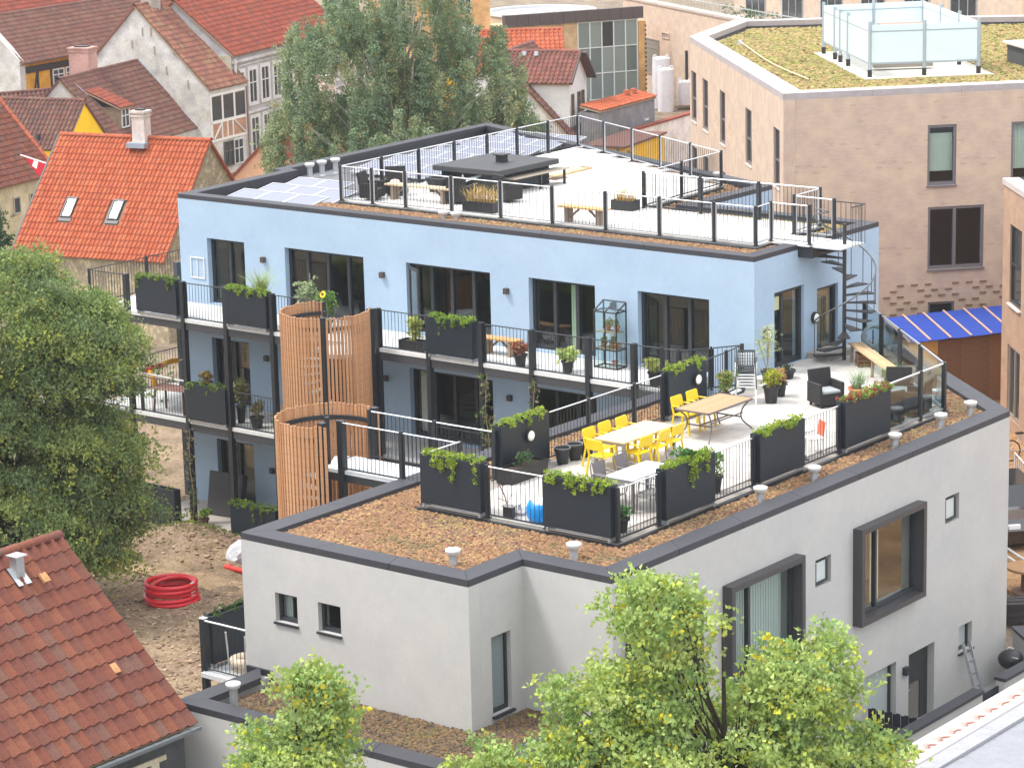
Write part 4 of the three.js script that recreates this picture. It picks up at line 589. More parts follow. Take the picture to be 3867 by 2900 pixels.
// ---------------------------------------------------------------- terrace furniture
function tableFrame(g, w, d, h, topMat, legMat, leg = 0.06, inset_ = 0.04, top = 0.035) {
  mesh('tabletop', rb(w, top, d, 0.012, 0, h - top / 2, 0), topMat, g);
  mesh('apron', join([bx(w - 0.1, 0.06, 0.025, 0, h - top - 0.032, d / 2 - inset_ - 0.02), bx(w - 0.1, 0.06, 0.025, 0, h - top - 0.032, -d / 2 + inset_ + 0.02)]), legMat, g);
  for (const sx of [-1, 1]) for (const sz of [-1, 1]) mesh('leg', bx(leg, h - top - 0.002, leg, sx * (w / 2 - inset_ - leg / 2), (h - top) / 2, sz * (d / 2 - inset_ - leg / 2)), legMat, g);
}
// moulded yellow armchair: faces +z
function yellowChair() {
  const g = thing('yellow_chair', 'yellow plastic armchair pushed up to the long dining table', 'chair', [0, 0, 0], 0, 'yellow plastic chairs on the terrace'), m = K.yellow;
  mesh('seat', rb(0.44, 0.035, 0.44, 0.016, 0, 0.44, 0.01), m, g);
  { const s = new THREE.Shape(); s.moveTo(-0.22, 0); s.lineTo(0.22, 0); s.lineTo(0.215, 0.2); s.quadraticCurveTo(0.21, 0.24, 0.17, 0.24); s.lineTo(-0.17, 0.24); s.quadraticCurveTo(-0.21, 0.24, -0.215, 0.2); s.closePath(); mesh('backrest', clean(new THREE.ExtrudeGeometry(s, { depth: 0.022, bevelEnabled: true, bevelSize: 0.006, bevelThickness: 0.006, bevelSegments: 1 }).rotateX(-0.2).translate(0, 0.6, -0.25)), m, g); }
  for (const sx of [-1, 1]) {
    mesh('leg', bar([sx * 0.23, 0, 0.25], [sx * 0.205, 0.64, 0.19], 0.038), m, g); // front leg carries the armrest
    mesh('leg', join([bar([sx * 0.23, 0, -0.29], [sx * 0.205, 0.45, -0.2], 0.038), bar([sx * 0.205, 0.44, -0.2], [sx * 0.2, 0.64, -0.255], 0.036)]), m, g);
    mesh('armrest', rb(0.05, 0.025, 0.44, 0.01, sx * 0.22, 0.65, -0.02), m, g);
  }
  return g;
}
const dup = (o, p, turn, label) => { const c = o.clone(); c.name = numbered(o.name); c.position.set(...p); c.rotation.y = turn; if (label) c.userData.label = label; scene.add(c); return c; };
{
  const t = thing('dining_table', 'long pale dining table with yellow chairs round it', 'table', [2.52, TY, 8.72]); tableFrame(t, 0.84, 1.98, 0.73, M([0.72, 0.56, 0.36], 0.6, tWood), M([0.2, 0.17, 0.15], 0.5), 0.07, 0.0);
  const y0 = yellowChair(); y0.position.set(1.98, TY, 9.35); y0.rotation.y = Math.PI / 2;
  const lab = 'yellow plastic armchair tucked under the long dining table on its courtyard side', lab2 = 'yellow plastic armchair on the open side of the long dining table'; y0.userData.label = lab;
  dup(y0, [1.95, TY, 8.72], Math.PI / 2, lab); dup(y0, [1.98, TY, 8.1], Math.PI / 2 + 0.05, lab);
  dup(y0, [2.95, TY, 9.25], -Math.PI / 2 - 0.06, lab2); dup(y0, [2.98, TY, 8.62], -Math.PI / 2 + 0.05, lab2); dup(y0, [2.95, TY, 8.02], -Math.PI / 2, lab2);
  dup(y0, [2.5, TY, 9.92], Math.PI - 0.05, 'yellow plastic armchair at the end of the long dining table, beside the black pots');
  const lab3 = 'yellow plastic armchair behind the teak table with curved legs'; dup(y0, [1.88, TY, 5.78], Math.PI / 2, lab3); dup(y0, [1.86, TY, 5.12], Math.PI / 2, lab3);
}
{ // teak table on curved metal legs
  const t = thing('teak_table', 'teak topped garden table on curved dark metal legs', 'table', [2.5, TY, 5.53]); const m = M([0.14, 0.11, 0.1], 0.5);
  for (let i = 0; i < 8; i++) mesh('top_board', bx(0.106, 0.03, 1.78, -0.3915 + i * 0.112, 0.71, 0), pick([K.teak, M([0.52, 0.27, 0.14], 0.6, tWood), M([0.6, 0.33, 0.18], 0.6, tWood)]), t);
  mesh('rim', join([bx(0.9, 0.04, 0.04, 0, 0.707, 0.915), bx(0.9, 0.04, 0.04, 0, 0.707, -0.915), bx(0.03, 0.04, 1.79, 0.47, 0.707, 0), bx(0.03, 0.04, 1.79, -0.47, 0.707, 0)]), m, t);
  for (const sx of [-1, 1]) for (const sz of [-1, 1]) mesh('leg', tube([[sx * 0.42, 0.69, sz * 0.85], [sx * 0.34, 0.5, sz * 0.66], [sx * 0.34, 0.3, sz * 0.62], [sx * 0.45, 0, sz * 0.9]], 0.02, 14, 6), m, t);
  mesh('stretcher', join([bar([-0.33, 0.32, -0.62], [0.33, 0.32, -0.62], 0.03), bar([-0.33, 0.32, 0.62], [0.33, 0.32, 0.62], 0.03), bar([0, 0.32, -0.62], [0, 0.32, 0.62], 0.03), bar([-0.36, 0.42, -0.64], [-0.36, 0.42, 0.64], 0.025), bar([0.36, 0.42, -0.64], [0.36, 0.42, 0.64], 0.025)]), m, t);
}
{ // white table and mesh chairs
  const t = thing('white_table', 'white topped garden table behind the corner planter', 'table', [4.55, TY, 11.37]); tableFrame(t, 0.72, 1.5, 0.72, K.whitePlastic, M([0.2, 0.19, 0.2], 0.5), 0.06, 0.0);
  const sm = M([0.2, 0.18, 0.18], 0.8, tFine), fm = M([0.16, 0.15, 0.16], 0.4);
  const c = thing('mesh_chair', 'grey mesh garden chair at the white table', 'chair', [4.02, TY, 11.75], Math.PI / 2, 'grey mesh chairs at the white table');
  mesh('seat', rb(0.42, 0.02, 0.42, 0.008, 0, 0.43, 0), sm, c); mesh('backrest', rb(0.42, 0.42, 0.015, 0.007, 0, 0, 0).rotateX(-0.22).translate(0, 0.68, -0.25), sm, c);
  mesh('frame', join([tube([[-0.22, 0.43, 0.2], [-0.22, 0.44, -0.2], [-0.22, 0.88, -0.31], [0.22, 0.88, -0.31], [0.22, 0.44, -0.2], [0.22, 0.43, 0.2]], 0.013, 30, 6), tube([[-0.23, 0.64, 0.2], [-0.23, 0.65, -0.24]], 0.015, 4, 6), tube([[0.23, 0.64, 0.2], [0.23, 0.65, -0.24]], 0.015, 4, 6)]), fm, c);
  for (const sx of [-1, 1]) { mesh('leg', rod([sx * 0.23, 0.64, 0.2], [sx * 0.24, 0, 0.25], 0.013), fm, c); mesh('leg', rod([sx * 0.22, 0.44, -0.2], [sx * 0.23, 0, -0.3], 0.013), fm, c); }
  for (const [x, z, r] of [[4.05, 10.98, Math.PI / 2], [4.62, 10.36, 0.1], [4.52, 12.42, Math.PI], [5.15, 11.75, -Math.PI / 2], [5.12, 11.0, -Math.PI / 2]]) dup(c, [x, TY, z], r);
}
{ // three big empty black pots, planting trough, tubs
  for (const [x, z] of [[1.17, 9.62], [1.2, 9.2], [1.24, 8.8]]) { const p = thing('empty_pot', 'large empty black plant pot in the row of three by the terrace railing', 'pot', [x, TY, z], 0, 'empty black pots'); mesh('pot', lathe([[0.001, 0.02], [0.125, 0], [0.175, 0.36], [0.195, 0.36], [0.195, 0.31], [0.18, 0.305], [0.195, 0.36], [0.165, 0.358], [0.13, 0.06], [0.001, 0.06]], 22), M([0.03, 0.033, 0.038], 0.55), p); mesh('rim', clean(new THREE.TorusGeometry(0.182, 0.014, 6, 24).rotateX(Math.PI / 2).translate(0, 0.362, 0)), M([0.14, 0.15, 0.17], 0.45), p); }
  potted('long black trough with a few plants under the round lamp', 1.18, TY, 11.1, { trough: 1.3, r: 0.2, h: 0.32, ph: 0.25, n: 26, turn: Math.PI / 2, cols: [[0.07, 0.14, 0.05]] });
  const b = thing('blue_tub', 'bright blue plastic tub half under a white cloth', 'tub', [3.62, TY, 13.6]); mesh('tub', lathe([[0.001, 0], [0.24, 0], [0.3, 0.1], [0.31, 0.3], [0.27, 0.4], [0.2, 0.44]], 20), M([0.0, 0.27, 0.75], 0.35), b); mesh('cloth', clean(new THREE.SphereGeometry(0.26, 18, 8, 0, 6.3, 0, 1.4).scale(1, 0.55, 1).translate(0.03, 0.36, 0)), K.pure, b);
  const k = thing('speaker_box', 'small black box in front of the barred bay', 'box', [2.92, TY, 13.78], 0.1); mesh('box', rb(0.22, 0.24, 0.16, 0.015, 0, 0.12, 0), K.black, k); mesh('tray', rb(0.28, 0.02, 0.2, 0.006, 0, 0.25, 0), M([0.2, 0.2, 0.2], 0.5), k);
  const s = thing('folded_parasol_base', 'grey slab parasol base behind the black box', 'parasol base', [2.85, TY, 13.35], 0.4); mesh('slab', rb(0.34, 0.06, 0.5, 0.01, 0, 0.03, 0), M([0.3, 0.3, 0.31], 0.8), s); mesh('tube', cyl(0.03, 0.03, 0.12, 0, 0.06, 0, 10), K.galv, s);
  const br = thing('dry_branch', 'bare brown branch leaning inside the terrace bars', 'branch', [2.7, TY, 13.6]); mesh('limb', join([tube([[0.1, 0.02, 0.1], [-0.02, 0.35, 0], [-0.22, 0.6, -0.05]], 0.014, 12, 5), tube([[0.0, 0.28, 0.02], [-0.18, 0.34, 0.05]], 0.008, 5, 4), tube([[0.03, 0.2, 0.02], [0.18, 0.5, 0.02]], 0.007, 5, 4), tube([[-0.1, 0.46, 0], [-0.05, 0.62, 0.02]], 0.006, 5, 4)]), M([0.2, 0.11, 0.06], 0.9), br);
  potted('leafy shrub in a black pot behind the barred bay, between two planters', 5.35, TY, 9.75, { r: 0.17, h: 0.36, ph: 0.55, pr: 0.24, n: 80, plant: 'tree', cols: [[0.14, 0.27, 0.06], [0.2, 0.34, 0.08]] });
  potted('wispy pale grass in a black pot next to the ivy planter', 5.3, TY, 10.75, { r: 0.17, h: 0.4, plant: 'grass', ph: 0.8, n: 110, cols: [[0.3, 0.42, 0.22], [0.4, 0.5, 0.3]] });
  potted('compact dark green bush in a black pot behind the corner bars', 5.45, TY, 13.3, { r: 0.16, h: 0.28, ph: 0.22, pr: 0.2, n: 90, cols: [[0.06, 0.18, 0.04], [0.1, 0.25, 0.06]] });
  potted('large leafed dark green plant on the ivy planter', 5.72, TY + 0.7, 11.35, { r: 0.12, h: 0.2, ph: 0.42, pr: 0.22, n: 46, sprig: SP.big, cols: [[0.05, 0.15, 0.03], [0.08, 0.2, 0.04]] });
  potted('yellow green shrub in a tall black pot beside the stacked chairs', 1.95, TY, 2.25, { r: 0.19, h: 0.42, ph: 0.4, pr: 0.26, n: 90, cols: [[0.42, 0.42, 0.05], [0.3, 0.36, 0.06]] });
  potted('rusty leafed shrub in a dark pot behind the stacked chairs', 1.75, TY, 1.55, { r: 0.17, h: 0.36, ph: 0.3, pr: 0.24, n: 70, cols: [[0.42, 0.24, 0.1], [0.5, 0.34, 0.16]] });
  potted('tall airy willow like shrub against the blue corner', 0.62, TY, 0.35, { r: 0.16, h: 0.3, ph: 1.25, pr: 0.42, n: 190, plant: 'tree', sprig: SP.needle, cols: [[0.45, 0.52, 0.26], [0.52, 0.56, 0.32]] });
  potted('low dark bowl plant by the glazed terrace door', 0.85, TY, -0.2, { r: 0.2, h: 0.22, mat: K.black, ph: 0.1, n: 12, cols: [[0.06, 0.08, 0.03]] });
  potted('golden conifer like shrub by the lamp planter near the teak table', 1.15, TY, 3.15, { r: 0.18, h: 0.3, ph: 0.6, pr: 0.28, n: 110, plant: 'tree', cols: [[0.42, 0.34, 0.1], [0.34, 0.38, 0.12], [0.18, 0.28, 0.08]] });
}
// stack of white plastic chairs with a black one on top: every chair is a thing
{
  function stackChair(label, mat, y, group) {
    const g = thing('stacking_chair', label, 'chair', [1.38 - y * 0.0, TY + y, 2.5 - y * 0.05], Math.PI * 0.18, group);
    mesh('seat', rb(0.42, 0.025, 0.42, 0.01, 0, 0.42, 0.02), mat, g);
    const bk = []; for (let i = 0; i < 6; i++) bk.push(bx(0.022, 0.36, 0.014, -0.15 + i * 0.06, 0.64, 0)); bk.push(bx(0.42, 0.05, 0.018, 0, 0.84, 0), bx(0.4, 0.04, 0.018, 0, 0.46, 0), bx(0.03, 0.4, 0.02, -0.2, 0.64, 0), bx(0.03, 0.4, 0.02, 0.2, 0.64, 0));
    mesh('backrest', join(bk).translate(0, -0.44, 0).rotateX(-0.25).translate(0, 0.44, -0.2), mat, g);
    for (const sx of [-1, 1]) { mesh('leg', bar([sx * 0.25, 0, 0.26], [sx * 0.23, 0.66, 0.2], 0.05, 0.03), mat, g); mesh('leg', bar([sx * 0.24, 0, -0.3], [sx * 0.21, 0.6, -0.24], 0.05, 0.03), mat, g); mesh('armrest', rb(0.055, 0.03, 0.46, 0.012, sx * 0.24, 0.67, -0.02), mat, g); }
    return g;
  }
  for (let i = 0; i < 5; i++) stackChair('white plastic garden chair in the stack under the black one', K.whitePlastic, i * 0.075, 'stacked plastic chairs');
  stackChair('black plastic garden chair on top of the white stack', M([0.03, 0.035, 0.035], 0.4), 5 * 0.075, 'stacked plastic chairs');
}
// slatted bench along the glass, hose reel, crates
{
  const a = V(1.2, 0, -2.9), b = V(4.2, 0, -0.15), d = b.clone().sub(a), L = d.length(), g = thing('long_bench', 'long pale slatted wooden bench along the glass screen', 'bench', [(a.x + b.x) / 2, TY, (a.z + b.z) / 2], Math.atan2(-d.z, d.x));
  for (let i = 0; i < 6; i++) mesh('slat', bx(L, 0.028, 0.052, 0, 0.455, -0.16 + i * 0.064), pick([K.pine, M([0.7, 0.5, 0.3], 0.7, tWood), M([0.62, 0.42, 0.24], 0.7, tWood)]), g);
  for (const x of [-L / 2 + 0.2, 0, L / 2 - 0.25]) for (const z of [-0.13, 0.13]) mesh('leg', bar([x, 0, z * 1.15], [x, 0.44, z], 0.07, 0.05), K.oldwood, g);
  mesh('stretcher', bx(L - 0.3, 0.05, 0.03, 0, 0.38, 0), K.oldwood, g);
  const c = thing('wooden_crate', 'rough brown wooden crate under the long bench', 'crate', [1.75, TY, -2.45], 0.7); for (let i = 0; i < 3; i++) mesh('slat', join([bx(0.4, 0.09, 0.02, 0, 0.07 + i * 0.11, 0.2), bx(0.4, 0.09, 0.02, 0, 0.07 + i * 0.11, -0.2), bx(0.02, 0.09, 0.378, 0.19, 0.07 + i * 0.11, 0), bx(0.02, 0.09, 0.378, -0.19, 0.07 + i * 0.11, 0)]), M([0.22, 0.11, 0.06], 0.9, tWood), c);
  const h = thing('hose_reel', 'coiled grey garden hose hanging beside the steel spiral stair', 'hose', [1.35, TY + 0.5, -3.55], 0.6); for (let i = 0; i < 5; i++) mesh('coil', clean(new THREE.TorusGeometry(0.26 + (i % 2) * 0.04, 0.024, 6, 28).rotateY(0.15 * i).translate(0, 0.02 * i, 0.03 * i)), M([0.28, 0.36, 0.38], 0.5), h); mesh('stand', rod([0, -0.5, 0], [0, 0.2, 0], 0.02), K.steel, h);
}
// wicker armchairs
{
  const c = thing('wicker_armchair', 'dark wicker armchair with its back to the open terrace', 'armchair', [3.2, TY, 1.75], Math.PI * 0.35, 'dark wicker armchairs');
  mesh('seat', rb(0.6, 0.28, 0.56, 0.02, 0, 0.2, 0), K.wicker, c); mesh('cushion', rb(0.5, 0.07, 0.5, 0.03, 0, 0.375, 0.03), M([0.3, 0.32, 0.33], 0.9), c);
  mesh('backrest', rb(0.62, 0.6, 0.07, 0.02, 0, 0, 0).rotateX(-0.16).translate(0, 0.56, -0.3), K.wicker, c);
  for (const sx of [-1, 1]) mesh('armrest', rb(0.08, 0.5, 0.6, 0.02, sx * 0.31, 0.34, -0.02), K.wicker, c);
  for (const sx of [-1, 1]) for (const sz of [-1, 1]) mesh('leg', bx(0.05, 0.09, 0.05, sx * 0.28, 0.045, sz * 0.24), K.black, c);
  dup(c, [4.62, TY, 0.75], 0.5, 'dark wicker armchair behind the glass, under the end of the bench'); dup(c, [5.42, TY, 1.35], -Math.PI * 0.42, 'dark wicker armchair in the glass corner with its back to the screen'); dup(c, [5.35, TY, 2.65], -Math.PI * 0.6, 'dark wicker armchair behind the glass nearest the flower planter');
  const t = thing('coffee_table', 'low dark coffee table among the wicker armchairs', 'table', [4.55, TY, 2.0]); tableFrame(t, 0.8, 0.6, 0.4, M([0.05, 0.045, 0.045], 0.3), K.wicker, 0.06, 0.0);
  const w = thing('lantern', 'small white lantern jug on the low dark coffee table', 'lantern jug', [4.5, TY + 0.4, 2.2]); mesh('body', lathe([[0.001, 0], [0.1, 0], [0.1, 0.05], [0.045, 0.12], [0.03, 0.3], [0.045, 0.34]], 16), K.whitePlastic, w); mesh('handle', clean(new THREE.TorusGeometry(0.06, 0.01, 6, 14).translate(0.08, 0.2, 0)), K.whitePlastic, w);
  potted('orange pot with tall green grass between the armchairs', 3.62, TY, 0.95, { mat: M([0.8, 0.26, 0.13], 0.6), r: 0.24, h: 0.34, plant: 'grass', ph: 0.7, n: 150, cols: [[0.2, 0.32, 0.14], [0.3, 0.4, 0.2]] });
  potted('dark pot with tall green grass near the bench end', 4.1, TY, 0.25, { r: 0.2, h: 0.36, plant: 'grass', ph: 0.72, n: 150, cols: [[0.16, 0.28, 0.1], [0.3, 0.38, 0.14]] });
  const k = thing('kids_chair', 'small red and white garden chair behind the barred bay', 'chair', [5.35, TY, 5.75], -0.6); mesh('seat', rb(0.34, 0.03, 0.34, 0.012, 0, 0.34, 0), K.whitePlastic, k); mesh('backrest', rb(0.34, 0.34, 0.025, 0.012, 0, 0, 0).rotateX(-0.15).translate(0, 0.55, -0.18), M([0.75, 0.12, 0.06], 0.5), k); for (const sx of [-1, 1]) for (const sz of [-1, 1]) mesh('leg', bar([sx * 0.17, 0, sz * 0.17], [sx * 0.14, 0.33, sz * 0.14], 0.03), K.whitePlastic, k);
  const bt = thing('bistro_table', 'small round bistro table behind the barred bay', 'table', [5.4, TY, 6.45]); mesh('top', cyl(0.34, 0.34, 0.025, 0, 0.68, 0, 26), M([0.6, 0.58, 0.56], 0.4), bt); mesh('stem', cyl(0.025, 0.025, 0.66, 0, 0.02, 0, 10), K.steel, bt); mesh('foot', join([bar([-0.26, 0.02, 0], [0.26, 0.02, 0], 0.03), bar([0, 0.022, -0.26], [0, 0.022, 0.26], 0.03)]), K.steel, bt);
}
// upper gallery things
{
  function plankBench(name, label, x, y, z, L, turn, mat, legMat, D = 0.36, H = 0.44) { const g = thing(name, label, 'bench', [x, y, z], turn); for (let i = 0; i < 3; i++) mesh('plank', bx(L, 0.045, D / 3 - 0.006, 0, H, -D / 3 + i * D / 3), mat, g); for (const s of [-1, 1]) { mesh('leg', bx(0.09, H - 0.024, D * 0.85, s * (L / 2 - 0.25), (H - 0.024) / 2, 0), legMat, g); mesh('brace', bar([s * (L / 2 - 0.28), 0.12, 0], [s * (L / 2 - 0.62), H - 0.04, 0], 0.05), legMat, g); } return g; }
  plankBench('plank_bench', 'wooden plank bench on the upper gallery against the blue wall', -7.55, 6.2, 0.85, 1.3, 0.03, M([0.7, 0.4, 0.17], 0.7, tWood), K.oldwood);
  plankBench('plank_bench', 'wooden plank bench on the roof deck with a round arched gap below', -6.6, 9.45, -1.75, 1.55, 0.0, M([0.72, 0.45, 0.2], 0.7, tWood), M([0.3, 0.24, 0.2], 0.9, tWood));
  plankBench('plank_bench', 'long wooden plank bench on the roof deck among the black chairs', -12.95, 9.45, -2.4, 2.3, 0.04, M([0.7, 0.55, 0.38], 0.7, tWood), M([0.3, 0.24, 0.2], 0.9, tWood));
  potted('yellow green shrub in a black trough on the upper gallery by the open door', -9.95, 6.2, 1.55, { trough: 0.85, r: 0.17, h: 0.26, ph: 0.7, pr: 0.22, n: 90, plant: 'tree', turn: 0.02, sprig: SP.big, cols: [[0.4, 0.44, 0.12], [0.3, 0.36, 0.1]] });
  potted('wilted red leafed plant in a black pot in front of the gallery bench', -6.2, 6.2, 1.7, { r: 0.17, h: 0.34, ph: 0.3, pr: 0.24, n: 90, cols: [[0.35, 0.13, 0.07], [0.42, 0.2, 0.12]] });
  potted('pale large leafed hosta in a black pot on the upper gallery', -4.72, 6.2, 1.6, { r: 0.16, h: 0.32, ph: 0.28, pr: 0.34, n: 80, sprig: SP.big, cols: [[0.42, 0.52, 0.16], [0.5, 0.56, 0.24]] });
  potted('yellow leafed plant in a black pot at the end of the upper gallery', -1.95, 6.2, 1.6, { r: 0.18, h: 0.36, ph: 0.3, pr: 0.32, n: 80, sprig: SP.big, cols: [[0.5, 0.54, 0.14], [0.4, 0.44, 0.14]] });
  potted('young tree in a pot on the upper gallery above the wooden stair tower', -14.3, 6.2, 0.9, { r: 0.18, h: 0.35, ph: 1.35, pr: 0.4, n: 70, plant: 'tree', sprig: SP.big, cols: [[0.36, 0.42, 0.24], [0.3, 0.38, 0.2]] });
  potted('sunflower among tall foliage above the wooden stair tower', -13.5, 6.2, 1.2, { r: 0.2, h: 0.35, ph: 0.95, pr: 0.34, n: 150, cols: [[0.14, 0.26, 0.06], [0.24, 0.36, 0.1]] });
  { const s = thing('sunflower_head', 'yellow sunflower bloom standing above the stair tower foliage', 'flower', [-13.45, 6.9, 1.3]); mesh('petals', clean(new THREE.CylinderGeometry(0.1, 0.1, 0.012, 14).rotateX(1.2).translate(0, 0.42, 0.03)), M([0.85, 0.55, 0.02], 0.7), s); mesh('stalk', rod([0, -0.2, 0], [0, 0.42, 0.01], 0.01), M([0.15, 0.25, 0.05], 0.8), s); mesh('eye', clean(new THREE.CylinderGeometry(0.04, 0.04, 0.02, 10).rotateX(1.2).translate(0, 0.425, 0.04)), M([0.1, 0.05, 0.02], 0.9), s); }
  // glass plant cabinet
  const c = thing('glass_cabinet', 'tall glass plant cabinet with a sloping black framed roof on the upper gallery', 'plant cabinet', [-4.15, 6.2, 0.5]), W = 0.72, Dp = 0.44, b = [];
  for (const x of [-W / 2, W / 2]) for (const z of [-Dp / 2, Dp / 2]) b.push(bar([x, 0, z], [x, z < 0 ? 1.72 : 1.5, z], 0.03));
  for (const y of [0.02, 0.5, 1.5]) { b.push(bar([-W / 2, y, Dp / 2], [W / 2, y, Dp / 2], 0.03), bar([-W / 2, y, -Dp / 2], [W / 2, y, -Dp / 2], 0.03), bar([W / 2, y, -Dp / 2], [W / 2, y, Dp / 2], 0.03), bar([-W / 2, y, -Dp / 2], [-W / 2, y, Dp / 2], 0.03)); }
  for (const x of [-W / 2, 0, W / 2]) b.push(bar([x, 1.5, Dp / 2], [x, 1.72, -Dp / 2], 0.03)); b.push(bar([-W / 2, 1.72, -Dp / 2], [W / 2, 1.72, -Dp / 2], 0.03), bar([0, 0.02, Dp / 2], [0, 1.5, Dp / 2], 0.025));
  mesh('frame', join(b), K.black, c); for (const y of [0.5, 0.95]) mesh('shelf', bx(W - 0.06, 0.02, Dp - 0.06, 0, y, 0), M([0.3, 0.25, 0.2], 0.7), c);
  mesh('pane', bx(W - 0.03, 1.46, 0.006, 0, 0.76, Dp / 2), K.glass, c); mesh('pane', bx(0.006, 1.46, Dp - 0.03, W / 2, 0.76, 0), K.glass, c); mesh('pane', bx(0.006, 1.46, Dp - 0.03, -W / 2, 0.76, 0), K.glass, c); mesh('pane', bar([0, 1.515, Dp / 2], [0, 1.735, -Dp / 2], W - 0.03, 0.006), K.glass, c);
  for (const [x, y, n] of [[-0.2, 0.52, 1], [0.05, 0.52, 1], [0.22, 0.52, 0], [-0.1, 0.97, 1], [0.2, 0.97, 1], [0.1, 0.04, 0]]) { const p = thing('clay_pot', 'small clay pot on a shelf of the glass cabinet', 'pot', [-4.15 + x, 6.2 + y, 0.5 + rr(-0.08, 0.08)], 0, 'clay pots in the glass cabinet'); mesh('pot', potGeo(0.05, 0.07, 0.13), K.terracotta, p); if (n) foliage(p, 'foliage', 12, () => [gauss() * 0.06, 0.14 + Math.abs(gauss()) * 0.08, gauss() * 0.06], SP.mid, [[0.3, 0.28, 0.12], [0.2, 0.26, 0.08]]); }
}
// ---------------------------------------------------------------- roof deck of the blue building
{
  const Y = 9.45, g = 'railings of the roof deck';
  railing('front railing of the roof deck along the sedum strip', [[-15.05, -1.38], [-13.85, -1.37], [-12.6, -1.36], [-10.9, -1.34], [-9.15, -1.33], [-7.35, -1.31], [-5.55, -1.29], [-3.78, -1.27], [-2.05, -1.26], [-0.76, -1.25]], Y, 1.02, { group: g, foot: K.galv });
  railing('short return of the roof deck railing at the blue corner', [[-0.76, -1.25], [-0.84, -2.08], [0.32, -2.1]], Y, 1.02, { group: g, noPost: [0], foot: K.galv });
  railing('gate railing of the roof deck at the head of the steel spiral stair', [[0.35, -3.25], [-0.9, -3.3], [-0.95, -4.65]], Y, 1.02, { group: g, foot: K.galv });
  railing('rear railing of the roof deck over the notch', [[-0.95, -4.68], [-2.9, -4.68], [-4.8, -4.68], [-6.72, -4.68]], Y, 1.02, { group: g, noPost: [0] });
  railing('side railing of the roof deck over the notch', [[-6.72, -4.68], [-6.9, -6.8], [-7.05, -9.05]], Y, 1.02, { group: g, noPost: [0] });
  railing('long rear railing of the roof deck towards the old town', [[-7.05, -9.05], [-8.75, -9.95], [-10.5, -10.88], [-12.2, -11.78], [-13.95, -12.7], [-15.65, -13.6]], Y, 1.02, { group: g, noPost: [0], foot: K.galv });
  railing('left railing of the roof deck beside the solar panels', [[-15.65, -13.6], [-15.58, -11.9], [-15.5, -10.2], [-15.42, -8.6], [-15.34, -6.9], [-15.24, -5.1], [-15.15, -3.3], [-15.05, -1.38]], Y, 1.02, { group: g, noPost: [0, 7] });
  // stair head housing
  const h = site('roof_hatch_house', 'black low stair housing with an overhanging flat roof and a stub flue', 'roof housing', [-12.75, Y, -5.6]);
  mesh('wall', bb(-13.8, -11.72, Y, 10.0, -6.9, -4.42), K.anth2, h); mesh('roof', rb(2.5, 0.16, 2.86, 0.02, -12.7, 10.12, -5.62), M([0.055, 0.055, 0.06], 0.7, tFine), h); mesh('flue', bb(-12.62, -12.36, 10.2, 10.42, -5.75, -5.5), K.black, h); mesh('flue_cap', bb(-12.68, -12.3, 10.421, 10.445, -5.82, -5.43), K.black, h);
  const ct = site('wall_counter', 'weathered wooden counter shelf on the side of the black stair housing', 'counter', [-11.45, Y, -5.8]); for (let i = 0; i < 3; i++) mesh('plank', bb(-11.68 + i * 0.14, -11.55 + i * 0.14, 9.88, 9.915, -7.3, -4.7), M([0.42, 0.36, 0.3], 0.85, tWood), ct); for (const z of [-7.1, -5.95, -4.85]) mesh('leg', bb(-11.34, -11.28, Y, 9.878, z - 0.03, z + 0.03), K.black, ct); mesh('under_shelf', bb(-11.7, -11.3, 9.6, 9.62, -7.35, -6.7), K.oldwood, ct);
  const p = thing('loose_plank', 'pale plank lying on the roof deck beyond the stair housing', 'plank', [-12.45, Y, -8.9], Math.PI / 2 + 0.05); mesh('plank', bx(2.0, 0.05, 0.3, 0, 0.03, 0), K.pine, p); mesh('batten', bx(0.06, 0.03, 0.28, 0.8, 0.07, 0), K.oldwood, p);
  const chair = (label, x, z, r) => { const c = thing('lounge_chair', label, 'chair', [x, Y, z], r, 'black lounge chairs on the roof deck'); mesh('seat', rb(0.58, 0.26, 0.55, 0.02, 0, 0.2, 0), K.wicker, c); mesh('backrest', rb(0.6, 0.58, 0.07, 0.02, 0, 0, 0).rotateX(-0.2).translate(0, 0.52, -0.28), K.wicker, c); for (const s of [-1, 1]) mesh('armrest', rb(0.07, 0.42, 0.56, 0.02, s * 0.3, 0.3, 0), K.wicker, c); return c; };
  chair('black lounge chair at the front left corner of the roof deck', -14.4, -2.0, Math.PI * 0.6); chair('black lounge chair with a pale cushion beside the corner chair', -14.3, -2.95, Math.PI * 0.25);
  chair('black lounge chair with its back to the front railing, before the stair housing', -11.75, -2.75, 0.3 + Math.PI); chair('black lounge chair near the stair housing corner', -10.75, -3.7, Math.PI * 0.9);
  const cu = thing('cushion', 'pale pink cushion on the black roof lounge chair', 'cushion', [-14.3, Y + 0.36, -2.9]); mesh('pad', clean(new THREE.SphereGeometry(0.18, 14, 8).scale(1, 0.65, 0.9)), M([0.66, 0.5, 0.45], 0.95), cu); mesh('piping', clean(new THREE.TorusGeometry(0.175, 0.008, 5, 20).rotateX(Math.PI / 2)), K.pure, cu);
  const bo = thing('fire_bowl', 'black tapered tub on the roof deck behind the long bench', 'tub', [-13.6, Y, -4.1]); mesh('tub', lathe([[0.001, 0.02], [0.3, 0], [0.42, 0.42], [0.45, 0.42], [0.39, 0.4], [0.3, 0.1], [0.001, 0.1]], 4).rotateY(0.8), K.black, bo); mesh('rim', clean(new THREE.TorusGeometry(0.42, 0.018, 5, 4).rotateX(Math.PI / 2).rotateY(0.8).translate(0, 0.42, 0)), M([0.1, 0.11, 0.13], 0.5), bo);
